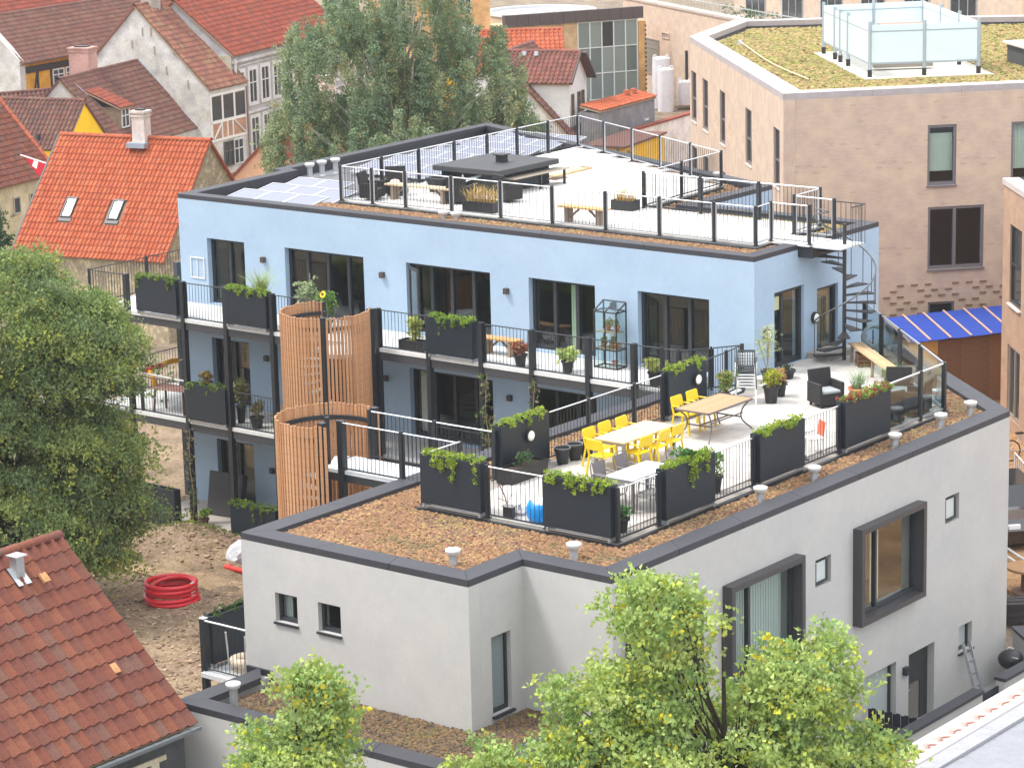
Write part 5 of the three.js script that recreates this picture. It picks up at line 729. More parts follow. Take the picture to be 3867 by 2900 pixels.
  const dc = site('folding_lounger', 'folding deck lounger frame with pale straps behind the black tub', 'deck chair', [-13, Y, -3.9]); mesh('frame', join([bar([-13.3, 9.5, -3.4], [-12.3, 10.0, -4.4], 0.05), bar([-12.9, 9.98, -4.3], [-12.0, 9.5, -3.2], 0.05), bar([-13.0, 9.5, -3.9], [-12.0, 9.95, -4.9], 0.05)]), M([0.5, 0.48, 0.45], 0.8, tWood), dc); mesh('canvas', bar([-13.2, 9.6, -3.6], [-12.4, 9.98, -4.5], 0.45, 0.01), M([0.55, 0.62, 0.66], 0.9), dc);
  potted('golden dry grass in a black trough at the front of the roof deck', -10.3, Y, -1.95, { trough: 1.05, r: 0.22, h: 0.3, plant: 'grass', ph: 0.62, n: 260, turn: 0.05, cols: [[0.6, 0.42, 0.14], [0.5, 0.34, 0.12]] });
  potted('golden dry grass in a black pot by the notch railing', -7.0, Y, -4.2, { trough: 0.7, r: 0.2, h: 0.28, plant: 'grass', ph: 0.55, n: 160, turn: 0.05, cols: [[0.6, 0.4, 0.12], [0.5, 0.32, 0.1]] });
  // solar panels
  const cell = M([0.03, 0.04, 0.11], 0.04, null, { clearcoat: 1, specularIntensity: 1 }), fm = M([0.72, 0.73, 0.75], 0.35, null, { metalness: 0.4 });
  const sp = thing('solar_panel', 'dark glossy solar panel in the field beside the left parapet', 'solar panel', [-18.75, 9.3, -1.2], 0, 'solar panels on the blue roof');
  mesh('frame', join([bx(1.1, 0.04, 0.03, 0, 0, 0.6), bx(1.1, 0.04, 0.03, 0, 0, -0.6), bx(0.03, 0.04, 1.17, -0.535, 0, 0), bx(0.03, 0.04, 1.17, 0.535, 0, 0), bx(1.1, 0.03, 0.05, 0, -0.05, 0.3), bx(1.1, 0.03, 0.05, 0, -0.05, -0.3)]), fm, sp); mesh('cells', bx(1.035, 0.02, 1.165, 0, 0, 0), cell, sp); sp.children.forEach(q => q.geometry.rotateX(0.17));
  for (const [x, z] of [[-17.6, -1.2], [-16.45, -1.2], [-18.75, -2.45], [-17.6, -2.45], [-16.45, -2.45], [-18.8, -3.7], [-17.65, -3.7]]) dup(sp, [x, 9.3, z], 0);
  for (let i = 0; i < 7; i++) for (let j = 0; j < 3; j++) { const x = -19.05 - i * 0.1 + j * 1.15, z = -7.5 - i * 1.25; dup(sp, [x, 9.32, z], 0, 'dark glossy solar panel in the long field behind the deck railing'); }
}
// ---------------------------------------------------------------- steel spiral stair at the blue end wall
{
  const cx = 0.95, cz = -2.78, r = 0.8, g = site('spiral_stair', 'dark steel spiral stair climbing the blue end wall to the roof deck', 'spiral stair', [cx, 6.5, cz]), m = M([0.035, 0.03, 0.03], 0.5), y0 = 6.52, y1 = 9.42, n = 15, a0 = 2.3, da = -0.42;
  mesh('newel', rod([cx, 6.38, cz], [cx, 9.95, cz], 0.05, 12), m, g);
  const tg = clean(new THREE.ExtrudeGeometry(new THREE.Shape([[0.04, -0.05], [r, -0.17], [r, 0.17], [0.04, 0.05]].map(p => new THREE.Vector2(...p))), { depth: 0.03, bevelEnabled: false }).rotateX(-Math.PI / 2));
  const hr = []; for (let i = 0; i < n; i++) { const a = a0 + i * da, y = y0 + (y1 - y0) * i / n; place('tread', tg, m, g, new THREE.Matrix4().makeRotationY(-a).setPosition(cx, y, cz)); const e = [cx + Math.cos(a) * r, cz + Math.sin(a) * r]; mesh('baluster', rod([e[0], y, e[1]], [e[0], y + 0.92, e[1]], 0.01, 5), m, g); hr.push([e[0], y + 0.93, e[1]]); }
  mesh('handrail', tube([...hr, [0.9, 10.36, -2.1], [0.5, 10.4, -2.1]], 0.02, 90, 7), M([0.1, 0.1, 0.1], 0.35), g);
  mesh('landing', prism([[0.36, -2.1], [1.25, -2.1], [1.25, -3.25], [0.36, -3.25]], 9.38, 9.42), K.grate, g);
  const lr = []; for (const x of [0.4, 0.55, 0.7, 0.85, 1.0, 1.15, 1.27]) lr.push(rod([x, 9.4, -3.25], [x, 10.4, -3.25], 0.009, 5)); for (const z of [-3.1, -2.95, -2.8, -2.65]) lr.push(rod([1.27, 9.4, z], [1.27, 10.4, z], 0.009, 5)); lr.push(rod([0.4, 10.42, -3.25], [1.27, 10.42, -3.25], 0.018), rod([1.27, 10.42, -3.25], [1.27, 10.42, -2.6], 0.018));
  mesh('landing_rail', join(lr), m, g);
}
// ---------------------------------------------------------------- tan brick building with the planted roof
{
  const g = site('brick_building', 'tall tan brick building with slot windows and a planted flat roof', 'building', [-18, 0, -34]);
  const A = [-26.65, -36.0], B = [-12.93, -21.62], Cc = [-2.4, -33.4], Dd = [-14.5, -52], Ee = [-25.8, -45.0], Ff = [-28.8, -42.5], PP = [A, B, Cc, Dd, Ee, Ff], T = 0.4;
  const fl = new Face(A, B), fr = new Face([B[0] + 0.67 * (T + 0.001), B[1] - 0.742 * (T + 0.001)], Cc), U = u => fl.L - u, W = u => u - T - 0.001;
  const slots = [[18.27, 19.5], [15.42, 16.7], [11.49, 12.7], [5.94, 7.2], [0.66, 1.76]].map(([a, b]) => [U(b), U(a), 7.03, 9.08]);
  const lows = slots.map(([a, b]) => [a, b, 3.6, 6.0]);
  mesh('wall', fl.wall(0, fl.L, -0.3, 10.2, T, [...slots, ...lows]), K.tan, g);
  const wr = [[5.13, 6.17, 7.0, 9.1], [8.15, 9.2, 7.0, 9.08], [5.17, 7.2, 4.05, 6.25], [5.2, 6.17, 2.2, 2.9]].map(([a, b, c, d]) => [W(a), W(b), c, d]);
  mesh('wall', fr.wall(0, fr.L, -0.3, 10.2, T, wr), K.tan2, g);
  for (const [i, j] of [[2, 3], [3, 4], [4, 5], [5, 0]]) { const f = new Face(PP[i], PP[j]); mesh('wall', f.wall(T * 1.2, f.L - (i === 5 ? T * 1.2 : 0), -0.3, 10.2, T), K.tan2, g); }
  const inn = inset(PP, T + 0.02); for (const y of [0, 3.3, 6.6, 9.95]) mesh('floor', prism(inn, y - 0.2, y), K.interior, g);
  const wf = M([0.16, 0.15, 0.16], 0.5);
  for (const s of slots.concat(lows)) glaze(g, fl, ...s, { fw: 0.07, n0: -0.16, n1: -0.06, mat: wf, rows: [0.45], pane: K.darkGlass, sill: 0.04, sillMat: M([0.55, 0.5, 0.5], 0.7) });
  const blind = M([0.5, 0.56, 0.5], 0.9);
  glaze(g, fr, ...wr[0], { fw: 0.09, n0: -0.16, n1: -0.04, mat: wf, sill: 0.08, curtain: [[0.02, 0.98, 0.22, 0.85, blind]] }); glaze(g, fr, ...wr[1], { fw: 0.09, n0: -0.16, n1: -0.04, mat: wf, sill: 0.08, curtain: [[0.02, 0.98, 0.2, 0.95, blind]] });
  glaze(g, fr, ...wr[2], { fw: 0.09, n0: -0.16, n1: -0.04, mat: wf, cols: [0.48], sill: 0.08 }); glaze(g, fr, ...wr[3], { fw: 0.08, n0: -0.16, n1: -0.04, mat: wf, pane: K.dark });
  // bricks that stand proud in a loose pattern low on the right face
  const bg = bx(0.24, 0.05, 0.06); let k = 0; for (let r = 0; r < 8; r++) for (let c = 0; c < 9; c++) { if ((r * 5 + c * 3) % 4 === 0 || k > 48) continue; const u = 3.7 + c * 0.5 + (r % 2) * 0.24, v = 3.55 - r * 0.2 + (r > 3 ? -0.02 : 0); if (u > 5.1 && u < 6.3 && v < 3.05) continue; if (u > 5.0 && u < 7.3 && v > 3.9) continue; k++; place('brick', bg, M([0.3, 0.17, 0.11], 0.9, tFine), g, new THREE.Matrix4().makeBasis(fr.u, UP, fr.n).setPosition(fr.at(W(u), v, 0.012))); }
  coping(g, PP, 0.75, 10.202, 10.42, M([0.46, 0.41, 0.41], 0.6, tFine), 3.2);
  mesh('upstand', prism(inset(PP, 0.4), 10.0, 10.2, [inset(PP, 0.72)]), M([0.1, 0.09, 0.1], 0.8), g);
  sedum('yellow green and rust sedum lawn on the tan brick roof', inset(PP, 0.95), 10.08, 26000, 0.085, AUTUMN, (x, z) => !inside([[-20.2, -35.2], [-13.8, -28.4], [-10.5, -32.0], [-17, -39]], x, z), 0.35);
  mesh('gravel_pad', prism([[-20.2, -35.2], [-13.8, -28.4], [-10.5, -32.0], [-17, -39]], 10.02, 10.14), M([0.58, 0.54, 0.48], 0.9, tFine), g);
  const s = site('roof_cable', 'pale safety cable lying across the tan brick sedum roof', 'cable', [-18, 10.1, -30]); mesh('cable', tube([[-24.5, 10.24, -36.5], [-19, 10.2, -30.5], [-15.2, 10.22, -26.9]], 0.03, 20, 5), M([0.7, 0.55, 0.35], 0.8), s); mesh('anchor', cyl(0.1, 0.14, 0.2, -24.5, 10.1, -36.5, 10), K.galv, s);
  // frosted glass plant screen
  const q = site('frosted_screen', 'frosted glass plant screen on grey legs on the tan brick roof', 'screen', [-15, 10.1, -33]), fz = M([0.82, 0.93, 0.93], 0.35, null, { transmission: 0.35, thickness: 0, side: THREE.DoubleSide }), pm = M([0.33, 0.38, 0.42], 0.5);
  const cs = [[-19.6, -35.0], [-14.0, -29.1], [-11.1, -31.9], [-17.0, -38.2]];
  const bays = [[0, 1, [0, 0.26, 0.38, 0.55, 1]], [1, 2, [0, 0.5, 1]], [2, 3, [0, 0.33, 0.66, 1]], [3, 0, [0, 0.5, 1]]];
  for (const [i, j, ts] of bays) { const a = cs[i], b = cs[j], at = t => [a[0] + (b[0] - a[0]) * t, a[1] + (b[1] - a[1]) * t]; ts.forEach((t, k2) => { const [x, z] = at(t); if (k2 < ts.length - 1) { mesh('post', join([bx(0.1, 1.75, 0.1, x, 10.5 + 0.77, z)]), pm, q); mesh('foot', bx(0.12, 0.26, 0.12, x, 10.27, z), K.black, q); const e = at(ts[k2 + 1]), L = Math.hypot(e[0] - x, e[1] - z), mx = s2 => [x + (e[0] - x) * s2, z + (e[1] - z) * s2], p0 = mx(0.06 / L), p1 = mx(1 - 0.06 / L); mesh('pane', bar([p0[0], 11.34, p0[1]], [p1[0], 11.34, p1[1]], 0.02, 1.36), fz, q); mesh('rail', join([bar([p0[0], 10.62, p0[1]], [p1[0], 10.62, p1[1]], 0.06), bar([p0[0], 11.78, p0[1]], [p1[0], 11.78, p1[1]], 0.04)]), pm, q); } }); }
  const un = site('air_unit', 'boxy air handling unit inside the frosted glass screen', 'air unit', [-15.5, 10.1, -33.6]); mesh('case', bx(1.6, 1.2, 1.3, 0, 0, 0).rotateY(0.77).translate(-15.4, 10.9, -33.9), K.pure, un); mesh('lid', bx(1.7, 0.06, 1.4, 0, 0, 0).rotateY(0.77).translate(-15.4, 11.54, -33.9), M([0.32, 0.2, 0.16], 0.8), un); mesh('duct', bx(2.2, 0.18, 0.4, 0, 0, 0).rotateY(0.77).translate(-14.2, 10.32, -31.8), M([0.3, 0.25, 0.22], 0.6), un);
  const b2 = site('roof_box', 'low brick roof box with a pale flat lid at the right of the frosted screen', 'roof box', [-9, 10.1, -36]); mesh('wall', bx(5, 0.75, 3, 0, 0, 0).rotateY(0.83).translate(-9.2, 10.45, -36.6), M([0.07, 0.07, 0.075], 0.8), b2); mesh('lid', bx(5.3, 0.08, 3.3, 0, 0, 0).rotateY(0.83).translate(-9.2, 10.87, -36.6), M([0.72, 0.62, 0.56], 0.8, tFine), b2);
  vent('white capped vent on the pale lid of the brick roof box', -9.3, 10.91, -35.9, 0.5);
}
// ---------------------------------------------------------------- shed with a blue tarpaulin, right-hand brick corner, yard clutter
{
  const g = site('tarp_shed', 'plywood shed with a blue tarpaulin roof held by pale battens', 'shed', [-8, -0.2, -24.3]);
  const a = [-8.4, -22.4], b = [-6.0, -26.4], f = new Face(a, b), n = f.n; const c = p => [p[0] - n.x * 1.7, p[1] - n.z * 1.7];
  const cols = [M([0.62, 0.36, 0.13], 0.8, tWood), M([0.22, 0.11, 0.06], 0.85, tWood), M([0.24, 0.125, 0.065], 0.85, tWood), M([0.3, 0.15, 0.07], 0.85, tWood)]; const us = [0, 1.1, 2.0, 3.1, f.L];
  for (let i = 0; i < 4; i++) mesh('plywood_panel', f.box(us[i] + 0.004, us[i + 1] - 0.004, -0.3, 2.12, -0.03, 0), cols[i], g);
  mesh('end_wall', new Face(c(a), a).box(0, 1.66, -0.3, 2.2, -0.03, 0), cols[1], g); mesh('back_wall', f.box(0, f.L, -0.3, 2.5, -1.7, -1.66), cols[2], g);
  const P0 = f.at(-0.12, 2.16, 0.15), u = f.u, v = V(-n.x * 1.9, 0.5, -n.z * 1.9).normalize();
  { const t = new THREE.PlaneGeometry(f.L + 0.25, 2.0, 40, 16), p = t.attributes.position; for (let i = 0; i < p.count; i++) p.setZ(i, 0.03 * (N16(p.getX(i) * 2 + 9, p.getY(i) * 3 + 9) - 0.5) + 0.02); t.translate((f.L + 0.25) / 2, 1.0, 0); t.computeVertexNormals(); mesh('tarpaulin', clean(t.applyMatrix4(new THREE.Matrix4().makeBasis(u, v, u.clone().cross(v)).setPosition(P0))), M([0.02, 0.06, 0.34], 0.5, null, { side: THREE.DoubleSide }), g); }
  for (let i = 0; i < 7; i++) { const q = P0.clone().addScaledVector(u, 0.05 + i * (f.L + 0.1) / 6).add(V(0, 0.06, 0)); mesh('batten', bar(q, q.clone().addScaledVector(v, 2.0), 0.06, 0.035), M([0.78, 0.5, 0.36], 0.75, tWood), g); }
  const r = site('corner_building', 'orange brown brick building corner at the right edge, beside the shed', 'building', [-2, 0, -20]);
  const p0 = [-5.2, -22.9], p1 = [4, -12.4], F = new Face(p0, p1), F2 = new Face([1, -31.5], p0), w = [1.0, 2.6, 4.0, 6.6], w2 = [0.9, 2.6, 0.2, 2.6];
  // seen from the left front: the face towards the camera runs from the far corner
  mesh('wall', F.wall(0, F.L, -0.3, 7.75, 0.35, [w, w2]), K.brickR, r); mesh('wall', F2.wall(0, F2.L - 0.36, -0.3, 7.75, 0.35), K.brickR, r);
  mesh('roof', prism([[p0[0] + 0.3, p0[1]], [4.1, -12.6], [10, -20], [2, -31]], 7.4, 7.6), K.membrane, r);
  mesh('coping', F.box(-0.05, F.L, 7.76, 7.95, -0.5, 0.05), M([0.62, 0.55, 0.52], 0.6, tFine), r);
  glaze(r, F, ...w, { fw: 0.08, rows: [0.5], n0: -0.16, n1: -0.05, mat: K.anth, pane: K.darkGlass, sill: 0.1, sillMat: K.pure }); glaze(r, F, ...w2, { fw: 0.08, cols: [0.5], n0: -0.16, n1: -0.05, mat: M([0.3, 0.26, 0.22], 0.6), pane: K.darkGlass });
}
{
  const b = thing('bicycle', 'pale bicycle parked on the orange dirt by the brick corner', 'bicycle', [-2.0, -0.2, -18.6], 0.9), fm = M([0.7, 0.66, 0.62], 0.4);
  for (const x of [-0.52, 0.52]) { const w = mesh('wheel', clean(new THREE.TorusGeometry(0.33, 0.022, 6, 28).translate(x, 0.35, 0)), K.black, b); const sp = []; for (let i = 0; i < 8; i++) sp.push(rod([x, 0.35, 0], [x + Math.cos(i * 0.785) * 0.32, 0.35 + Math.sin(i * 0.785) * 0.32, 0], 0.004, 4)); mesh('spokes', join(sp), K.galv, w); }
  mesh('frame', join([rod([-0.52, 0.35, 0], [-0.1, 0.32, 0], 0.016), rod([-0.1, 0.32, 0], [-0.2, 0.85, 0], 0.018), rod([-0.1, 0.32, 0], [0.36, 0.8, 0], 0.018), rod([-0.18, 0.78, 0], [0.35, 0.85, 0], 0.016), rod([0.52, 0.35, 0], [0.34, 0.95, 0], 0.018), rod([-0.52, 0.35, 0], [-0.18, 0.78, 0], 0.012)]), fm, b);
  mesh('saddle', rb(0.26, 0.06, 0.15, 0.025, -0.22, 0.9, 0), K.black, b); mesh('handlebar', tube([[0.3, 1.02, -0.28], [0.36, 1.05, -0.1], [0.36, 1.05, 0.1], [0.3, 1.02, 0.28]], 0.014, 14, 6), fm, b); mesh('basket', rb(0.3, 0.22, 0.34, 0.02, 0.55, 0.95, 0), M([0.75, 0.7, 0.62], 0.8), b);
  const c = thing('parked_car', 'black car partly hidden behind the grey building corner', 'car', [1.35, -0.2, -11.2], -0.75), cm = M([0.012, 0.012, 0.016], 0.25, null, { clearcoat: 1 });
  const sh = (pts, d) => { const s = new THREE.Shape(pts.map(p => new THREE.Vector2(...p))); return clean(new THREE.ExtrudeGeometry(s, { depth: d - 0.2, bevelEnabled: true, bevelSize: 0.09, bevelThickness: 0.1, bevelSegments: 3 }).translate(0, 0, -(d - 0.2) / 2)); };
  mesh('body', sh([[-1.95, 0.32], [1.95, 0.32], [2.02, 0.6], [1.85, 0.82], [1.0, 0.92], [-1.9, 0.95], [-2.0, 0.7]], 1.7), cm, c); mesh('cabin', sh([[-1.7, 0.96], [1.0, 0.94], [0.35, 1.38], [-1.2, 1.42]], 1.5), K.dark, c);
  for (const x of [-1.25, 1.25]) for (const z of [-0.8, 0.8]) { const w = mesh('wheel', clean(new THREE.CylinderGeometry(0.32, 0.32, 0.2, 20).rotateX(Math.PI / 2).translate(x, 0.32, z)), K.black, c); mesh('rim', clean(new THREE.CylinderGeometry(0.2, 0.2, 0.21, 12).rotateX(Math.PI / 2).translate(x, 0.32, z)), K.galv, w); }
  for (const z of [-0.55, 0.55]) { mesh('headlight', rb(0.1, 0.16, 0.36, 0.03, 2.03, 0.72, z), M([0.75, 0.76, 0.78], 0.15), c); mesh('mirror', rb(0.12, 0.1, 0.16, 0.03, 0.55, 1.0, z * 1.68), cm, c); } mesh('number_plate', bx(0.02, 0.11, 0.48, 2.125, 0.48, 0), K.pure, c);
  const f = site('barrier', 'white tubular barrier behind the black car', 'barrier', [0.3, -0.2, -14.2]), P = [[-0.8, -15.6], [0.9, -13.6]], bar2 = []; for (let i = 0; i <= 10; i++) { const s = i / 10, x = P[0][0] + 1.7 * s, z = P[0][1] + 2 * s; bar2.push(rod([x, -0.1, z], [x, 0.85, z], i % 10 ? 0.009 : 0.024)); } mesh('bars', join(bar2), K.pure, f); mesh('rail', join([rod([P[0][0], 0.86, P[0][1]], [P[1][0], 0.86, P[1][1]], 0.022), rod([P[0][0], 0, P[0][1]], [P[1][0], 0, P[1][1]], 0.018)]), K.pure, f);
  const r = thing('spool_table', 'round rusty topped wooden table in the dirt yard', 'table', [4.55, -0.2, -6.3]); mesh('top', cyl(0.6, 0.6, 0.06, 0, 0.66, 0, 26), M([0.42, 0.24, 0.12], 0.85, tWood), r); mesh('stem', cyl(0.2, 0.22, 0.66, 0, 0, 0, 14), M([0.16, 0.1, 0.07], 0.9), r); mesh('foot', cyl(0.45, 0.45, 0.05, 0, 0, 0, 22), M([0.2, 0.12, 0.08], 0.9), r);
  const w = site('dark_timber_stack', 'stack of dark timber beams lying in the dirt yard', 'timber', [5.6, -0.2, -4.6]); for (let i = 0; i < 9; i++) mesh('beam', bx(2.6, 0.16, 0.2, 0, 0, 0).rotateY(0.75 + rr(-0.05, 0.05)).translate(5.9 + (i % 3) * 0.18, -0.1 + Math.floor(i / 3) * 0.17, -4.9 + (i % 3) * 0.2), M([0.035, 0.03, 0.03], 0.8, tWood), w);
  const hs = site('white_conduit', 'white plastic conduit curving across the dirt yard', 'pipe', [3.3, -0.2, -8]); mesh('pipe', join([tube([[2.2, -0.1, -9.4], [3.6, -0.08, -8.4], [5.6, -0.05, -8.3]], 0.04, 24, 6), tube([[2.4, -0.1, -8.8], [3.8, -0.08, -7.9], [5.6, -0.05, -7.9]], 0.04, 24, 6)]), K.pure, hs); mesh('end_cap', clean(new THREE.SphereGeometry(0.05, 8, 6).translate(2.2, -0.1, -9.4)), K.pure, hs);
}
// ---------------------------------------------------------------- front yards of the grey building, near flat roof
{
  const g = site('garden_wall', 'low grey rendered garden wall with a dark cap before the grey building', 'wall', [8.65, -0.3, 6]); const cw = (x0, z0, x1, z1) => { const f = new Face([x0, z0], [x1, z1]); mesh('wall', f.box(0, f.L, -0.3, 0.82, -0.11, 0.11), K.grey, g); mesh('cap', f.box(-0.02, f.L + 0.02, 0.824, 0.9, -0.15, 0.15), K.cope, g); };
  cw(8.65, 15.5, 8.65, 4.0); cw(8.68, 3.02, 8.7, 0.9); { const f = new Face([8.7, 0.78], [7.2, -0.6]); mesh('wall', f.box(0, f.L, -0.3, 0.82, -0.11, 0.11), K.grey, g); mesh('cap', f.box(0.05, f.L, 0.824, 0.9, -0.15, 0.15), K.cope, g); }
  const s = site('slat_fence', 'black vertical board fence between two front yards', 'fence', [7.9, -0.3, 6.45]); for (let i = 0; i < 13; i++) mesh('board', bx(0.1, 1.2 + (i % 2) * 0.04, 0.024, 7.27 + i * 0.105, 0.28 + (i % 2) * 0.02, 6.45 + (i % 2) * 0.03), K.anth2, s); mesh('rail', join([bb(7.22, 8.54, 0.55, 0.62, 6.49, 6.53), bb(7.22, 8.54, -0.05, 0.02, 6.49, 6.53)]), K.anth, s);
  const t = site('garden_gate', 'dark board gate in the low garden wall', 'gate', [8.66, -0.3, 3.5]); for (let i = 0; i < 8; i++) mesh('board', bb(8.64, 8.665, -0.25, 0.72, 3.06 + i * 0.115, 3.168 + i * 0.115), K.anth2, t); mesh('frame', join([bb(8.666, 8.7, 0.5, 0.56, 3.05, 3.97), bb(8.666, 8.7, -0.1, -0.04, 3.05, 3.97)]), K.steel, t);
  const l = site('ladder', 'aluminium ladder leaning on the grey wall under the small window', 'ladder', [7.5, -0.2, 2.05]), P = (z, t2) => [7.72 - t2 * 0.42, -0.2 + t2 * 1.45, z]; mesh('rail', bar(P(2.28, 0), P(2.28, 1), 0.035, 0.075), K.galv, l); mesh('rail', bar(P(1.98, 0), P(1.98, 1), 0.035, 0.075), K.galv, l); for (let i = 0; i < 5; i++) mesh('rung', bar(P(2.28, 0.12 + i * 0.19), P(1.98, 0.12 + i * 0.19), 0.035), K.alu, l);
  const q = thing('barbecue', 'black ball barbecue in the front yard by the grey wall corner', 'barbecue', [7.75, -0.2, 0.75]); mesh('bowl', clean(new THREE.SphereGeometry(0.3, 20, 12, 0, 6.3, 1.5, 1.7).scale(1, 0.8, 1).translate(0, 0.72, 0)), K.black, q); const ld = mesh('lid', clean(new THREE.SphereGeometry(0.31, 20, 10, 0, 6.3, 0, 1.55).scale(1, 0.75, 1).translate(0, 0.73, 0)), K.black, q); mesh('handle', join([bx(0.16, 0.03, 0.03, 0, 1.0, 0), bx(0.2, 0.03, 0.03, 0.2, 0.85, 0.2)]), K.alu, ld); for (let i = 0; i < 3; i++) mesh('leg', rod([Math.cos(i * 2.1) * 0.12, 0.6, Math.sin(i * 2.1) * 0.12], [Math.cos(i * 2.1) * 0.3, 0, Math.sin(i * 2.1) * 0.3], 0.014), K.galv, q);
  // near building with the bright metal gutter
  const n = site('near_flat_roof', 'near flat roofed building with a bright metal gutter carrying a brown heating cable', 'building', [14, 0, 8]), Z0 = 15.6, Z1 = -2;
  mesh('wall', bb(12.4, 20, -0.3, 2.8, Z1, Z0), K.grey, n); const gm = M([0.86, 0.8, 0.76], 0.38, null, { metalness: 0.35 });
  mesh('gutter', join([bb(12.02, 12.19, 2.9, 3.06, Z1, Z0), bb(12.19, 12.44, 2.86, 2.92, Z1, Z0), bb(12.44, 12.6, 2.9, 3.05, Z1, Z0)]), gm, n);
  { const pts = []; for (let i = 0; i <= 180; i++) { const z = Z0 - 0.2 - i * 0.09; pts.push(V(12.31 + 0.075 * Math.sin(i * 1.15) + rr(-0.015, 0.015), 2.955 + rr(0, 0.02), z)); } mesh('heating_cable', tube(pts, 0.02, 500, 5), M([0.3, 0.13, 0.1], 0.6), n); }
  for (let i = 0; i < 8; i++) mesh('edge_flashing', bb(12.605, 13.0, 2.8, 3.0, Z1 + i * 2.2 + 0.004, Z1 + (i + 1) * 2.2 - 0.004), M([0.34, 0.34, 0.36], 0.6, tFine), n);
  for (let i = 0; i < 6; i++) for (let j = 0; j < 3; j++) mesh('roof_sheet', bb(13.004 + j * 2.4, 13.0 + (j + 1) * 2.4 - 0.006, 2.7, 2.93 + 0.012 * ((i + j) % 2), Z1 + i * 2.95, Z1 + (i + 1) * 2.95 - 0.008), M([0.27, 0.28, 0.31], 0.75, tFine), n);
}
// ---------------------------------------------------------------- yard things
{
  const g = thing('hose_coil', 'thick red corrugated conduit coiled on the ground of the yard', 'conduit coil', [-13.55, 0, 7.65], 0.2), rm = M([0.6, 0.018, 0.03], 0.4);
  for (let i = 0; i < 5; i++) { const r = 0.66 + rr(-0.03, 0.03); mesh('loop', clean(new THREE.TorusGeometry(r, 0.062, 8, 40).rotateX(Math.PI / 2 + rr(-0.05, 0.05)).translate(rr(-0.03, 0.03), 0.1 + i * 0.115, rr(-0.03, 0.03))), rm, g); } mesh('loop', clean(new THREE.TorusGeometry(0.56, 0.06, 8, 40).rotateX(Math.PI / 2 + 0.1).translate(0.05, 0.48, 0)), rm, g); mesh('tie', bx(0.05, 0.6, 0.16, 0.66, 0.33, 0), K.pure, g);
  const p = site('red_pipe', 'straight red plastic pipe lying by the yard path', 'pipe', [-13.4, 0, 4.6]); mesh('pipe', rod([-14.3, 0.12, 4.75], [-12.4, 0.14, 4.9], 0.07, 10), M([0.75, 0.03, 0.02], 0.4), p); mesh('socket', rod([-14.35, 0.12, 4.745], [-14.15, 0.12, 4.76], 0.085, 10), M([0.7, 0.03, 0.02], 0.4), p);
  const t = thing('crumpled_tarp', 'crumpled grey white plastic sheet beside the mound', 'tarp', [-14.4, 0, 3.9]); { const s = new THREE.IcosahedronGeometry(0.5, 4), q = s.attributes.position; for (let i = 0; i < q.count; i++) { const x = q.getX(i), y = q.getY(i), z = q.getZ(i), k = 0.7 + 0.6 * N32(x * 6 + 20, z * 6 + y * 5 + 20); q.setXYZ(i, x * k * 1.2, Math.max(-0.02, y * k), z * k); } s.computeVertexNormals(); mesh('sheet', clean(s.translate(0, 0.12, 0)), M([0.5, 0.5, 0.53], 0.6), t); mesh('weight', bx(0.2, 0.1, 0.12, 0.35, 0.06, 0.35), M([0.6, 0.55, 0.1], 0.7), t); }
  // straw, bark and clods strewn over the yard
  const s = site('mulch', 'loose straw coloured mulch and clods strewn over the yard', 'mulch', [-12, 0, 9]); s.userData.kind = 'stuff'; const m = [], c = [], m2 = [], c2 = [];
  const hy = (x, z) => { const a = Math.exp(-(((x + 16.6) / 1.9) ** 2 + ((z - 3.9) / 1.3) ** 2)), b = Math.exp(-(((x + 10) / 3.5) ** 2 + ((z - 8) / 2.2) ** 2)); return -0.02 + 0.1 * (N32(x * 1.3 + 60, z * 1.3 + 60) - 0.5) + 0.75 * a + 0.18 * b; };
  for (let i = 0; i < 5200; i++) { const x = rr(-20, -3), z = rr(2.5, 20); if (z > 5 && z < 6.3 && rnd() < 0.85) continue; const q = rr(0.5, 1.4); m.push(new THREE.Matrix4().compose(V(x, hy(x, z) + 0.015, z), Q.setFromEuler(E3.set(rr(-0.3, 0.3), rr(0, 6.28), rr(-0.3, 0.3))).clone(), V(q, q, q))); c.push(shade(pick([[0.42, 0.31, 0.19], [0.3, 0.21, 0.13], [0.5, 0.39, 0.26], [0.22, 0.15, 0.1]]), 0.2)); }
  inst('straw', bx(0.13, 0.008, 0.016), M([1, 1, 1], 0.95), s, m, c, 'stuff');
  for (let i = 0; i < 5200; i++) { const x = rr(-20, -3), z = rr(2.5, 20); if (z > 5 && z < 6.3 && rnd() < 0.8) continue; m2.push(pose(x, hy(x, z), z, rr(0.02, 0.075), 0, rr(0, 6), 0, rr(0.4, 0.8))); c2.push(shade(pick([[0.26, 0.17, 0.11], [0.36, 0.26, 0.17], [0.17, 0.11, 0.075]]), 0.2)); }
  inst('clods', tuft, M([1, 1, 1], 0.97), s, m2, c2, 'stuff');
  const w = site('mound_weeds', 'sparse low weeds on the earth mound by the patio', 'weeds', [-17, 0.3, 3.2]); w.userData.kind = 'stuff'; foliage(w, 'leaves', 420, () => { const x = -17.2 + gauss() * 1.3, z = 3.2 + gauss() * 0.8; return [x, hy(x, z) + 0.06, z]; }, SP.small, [[0.16, 0.2, 0.06], [0.24, 0.26, 0.08]]);
}
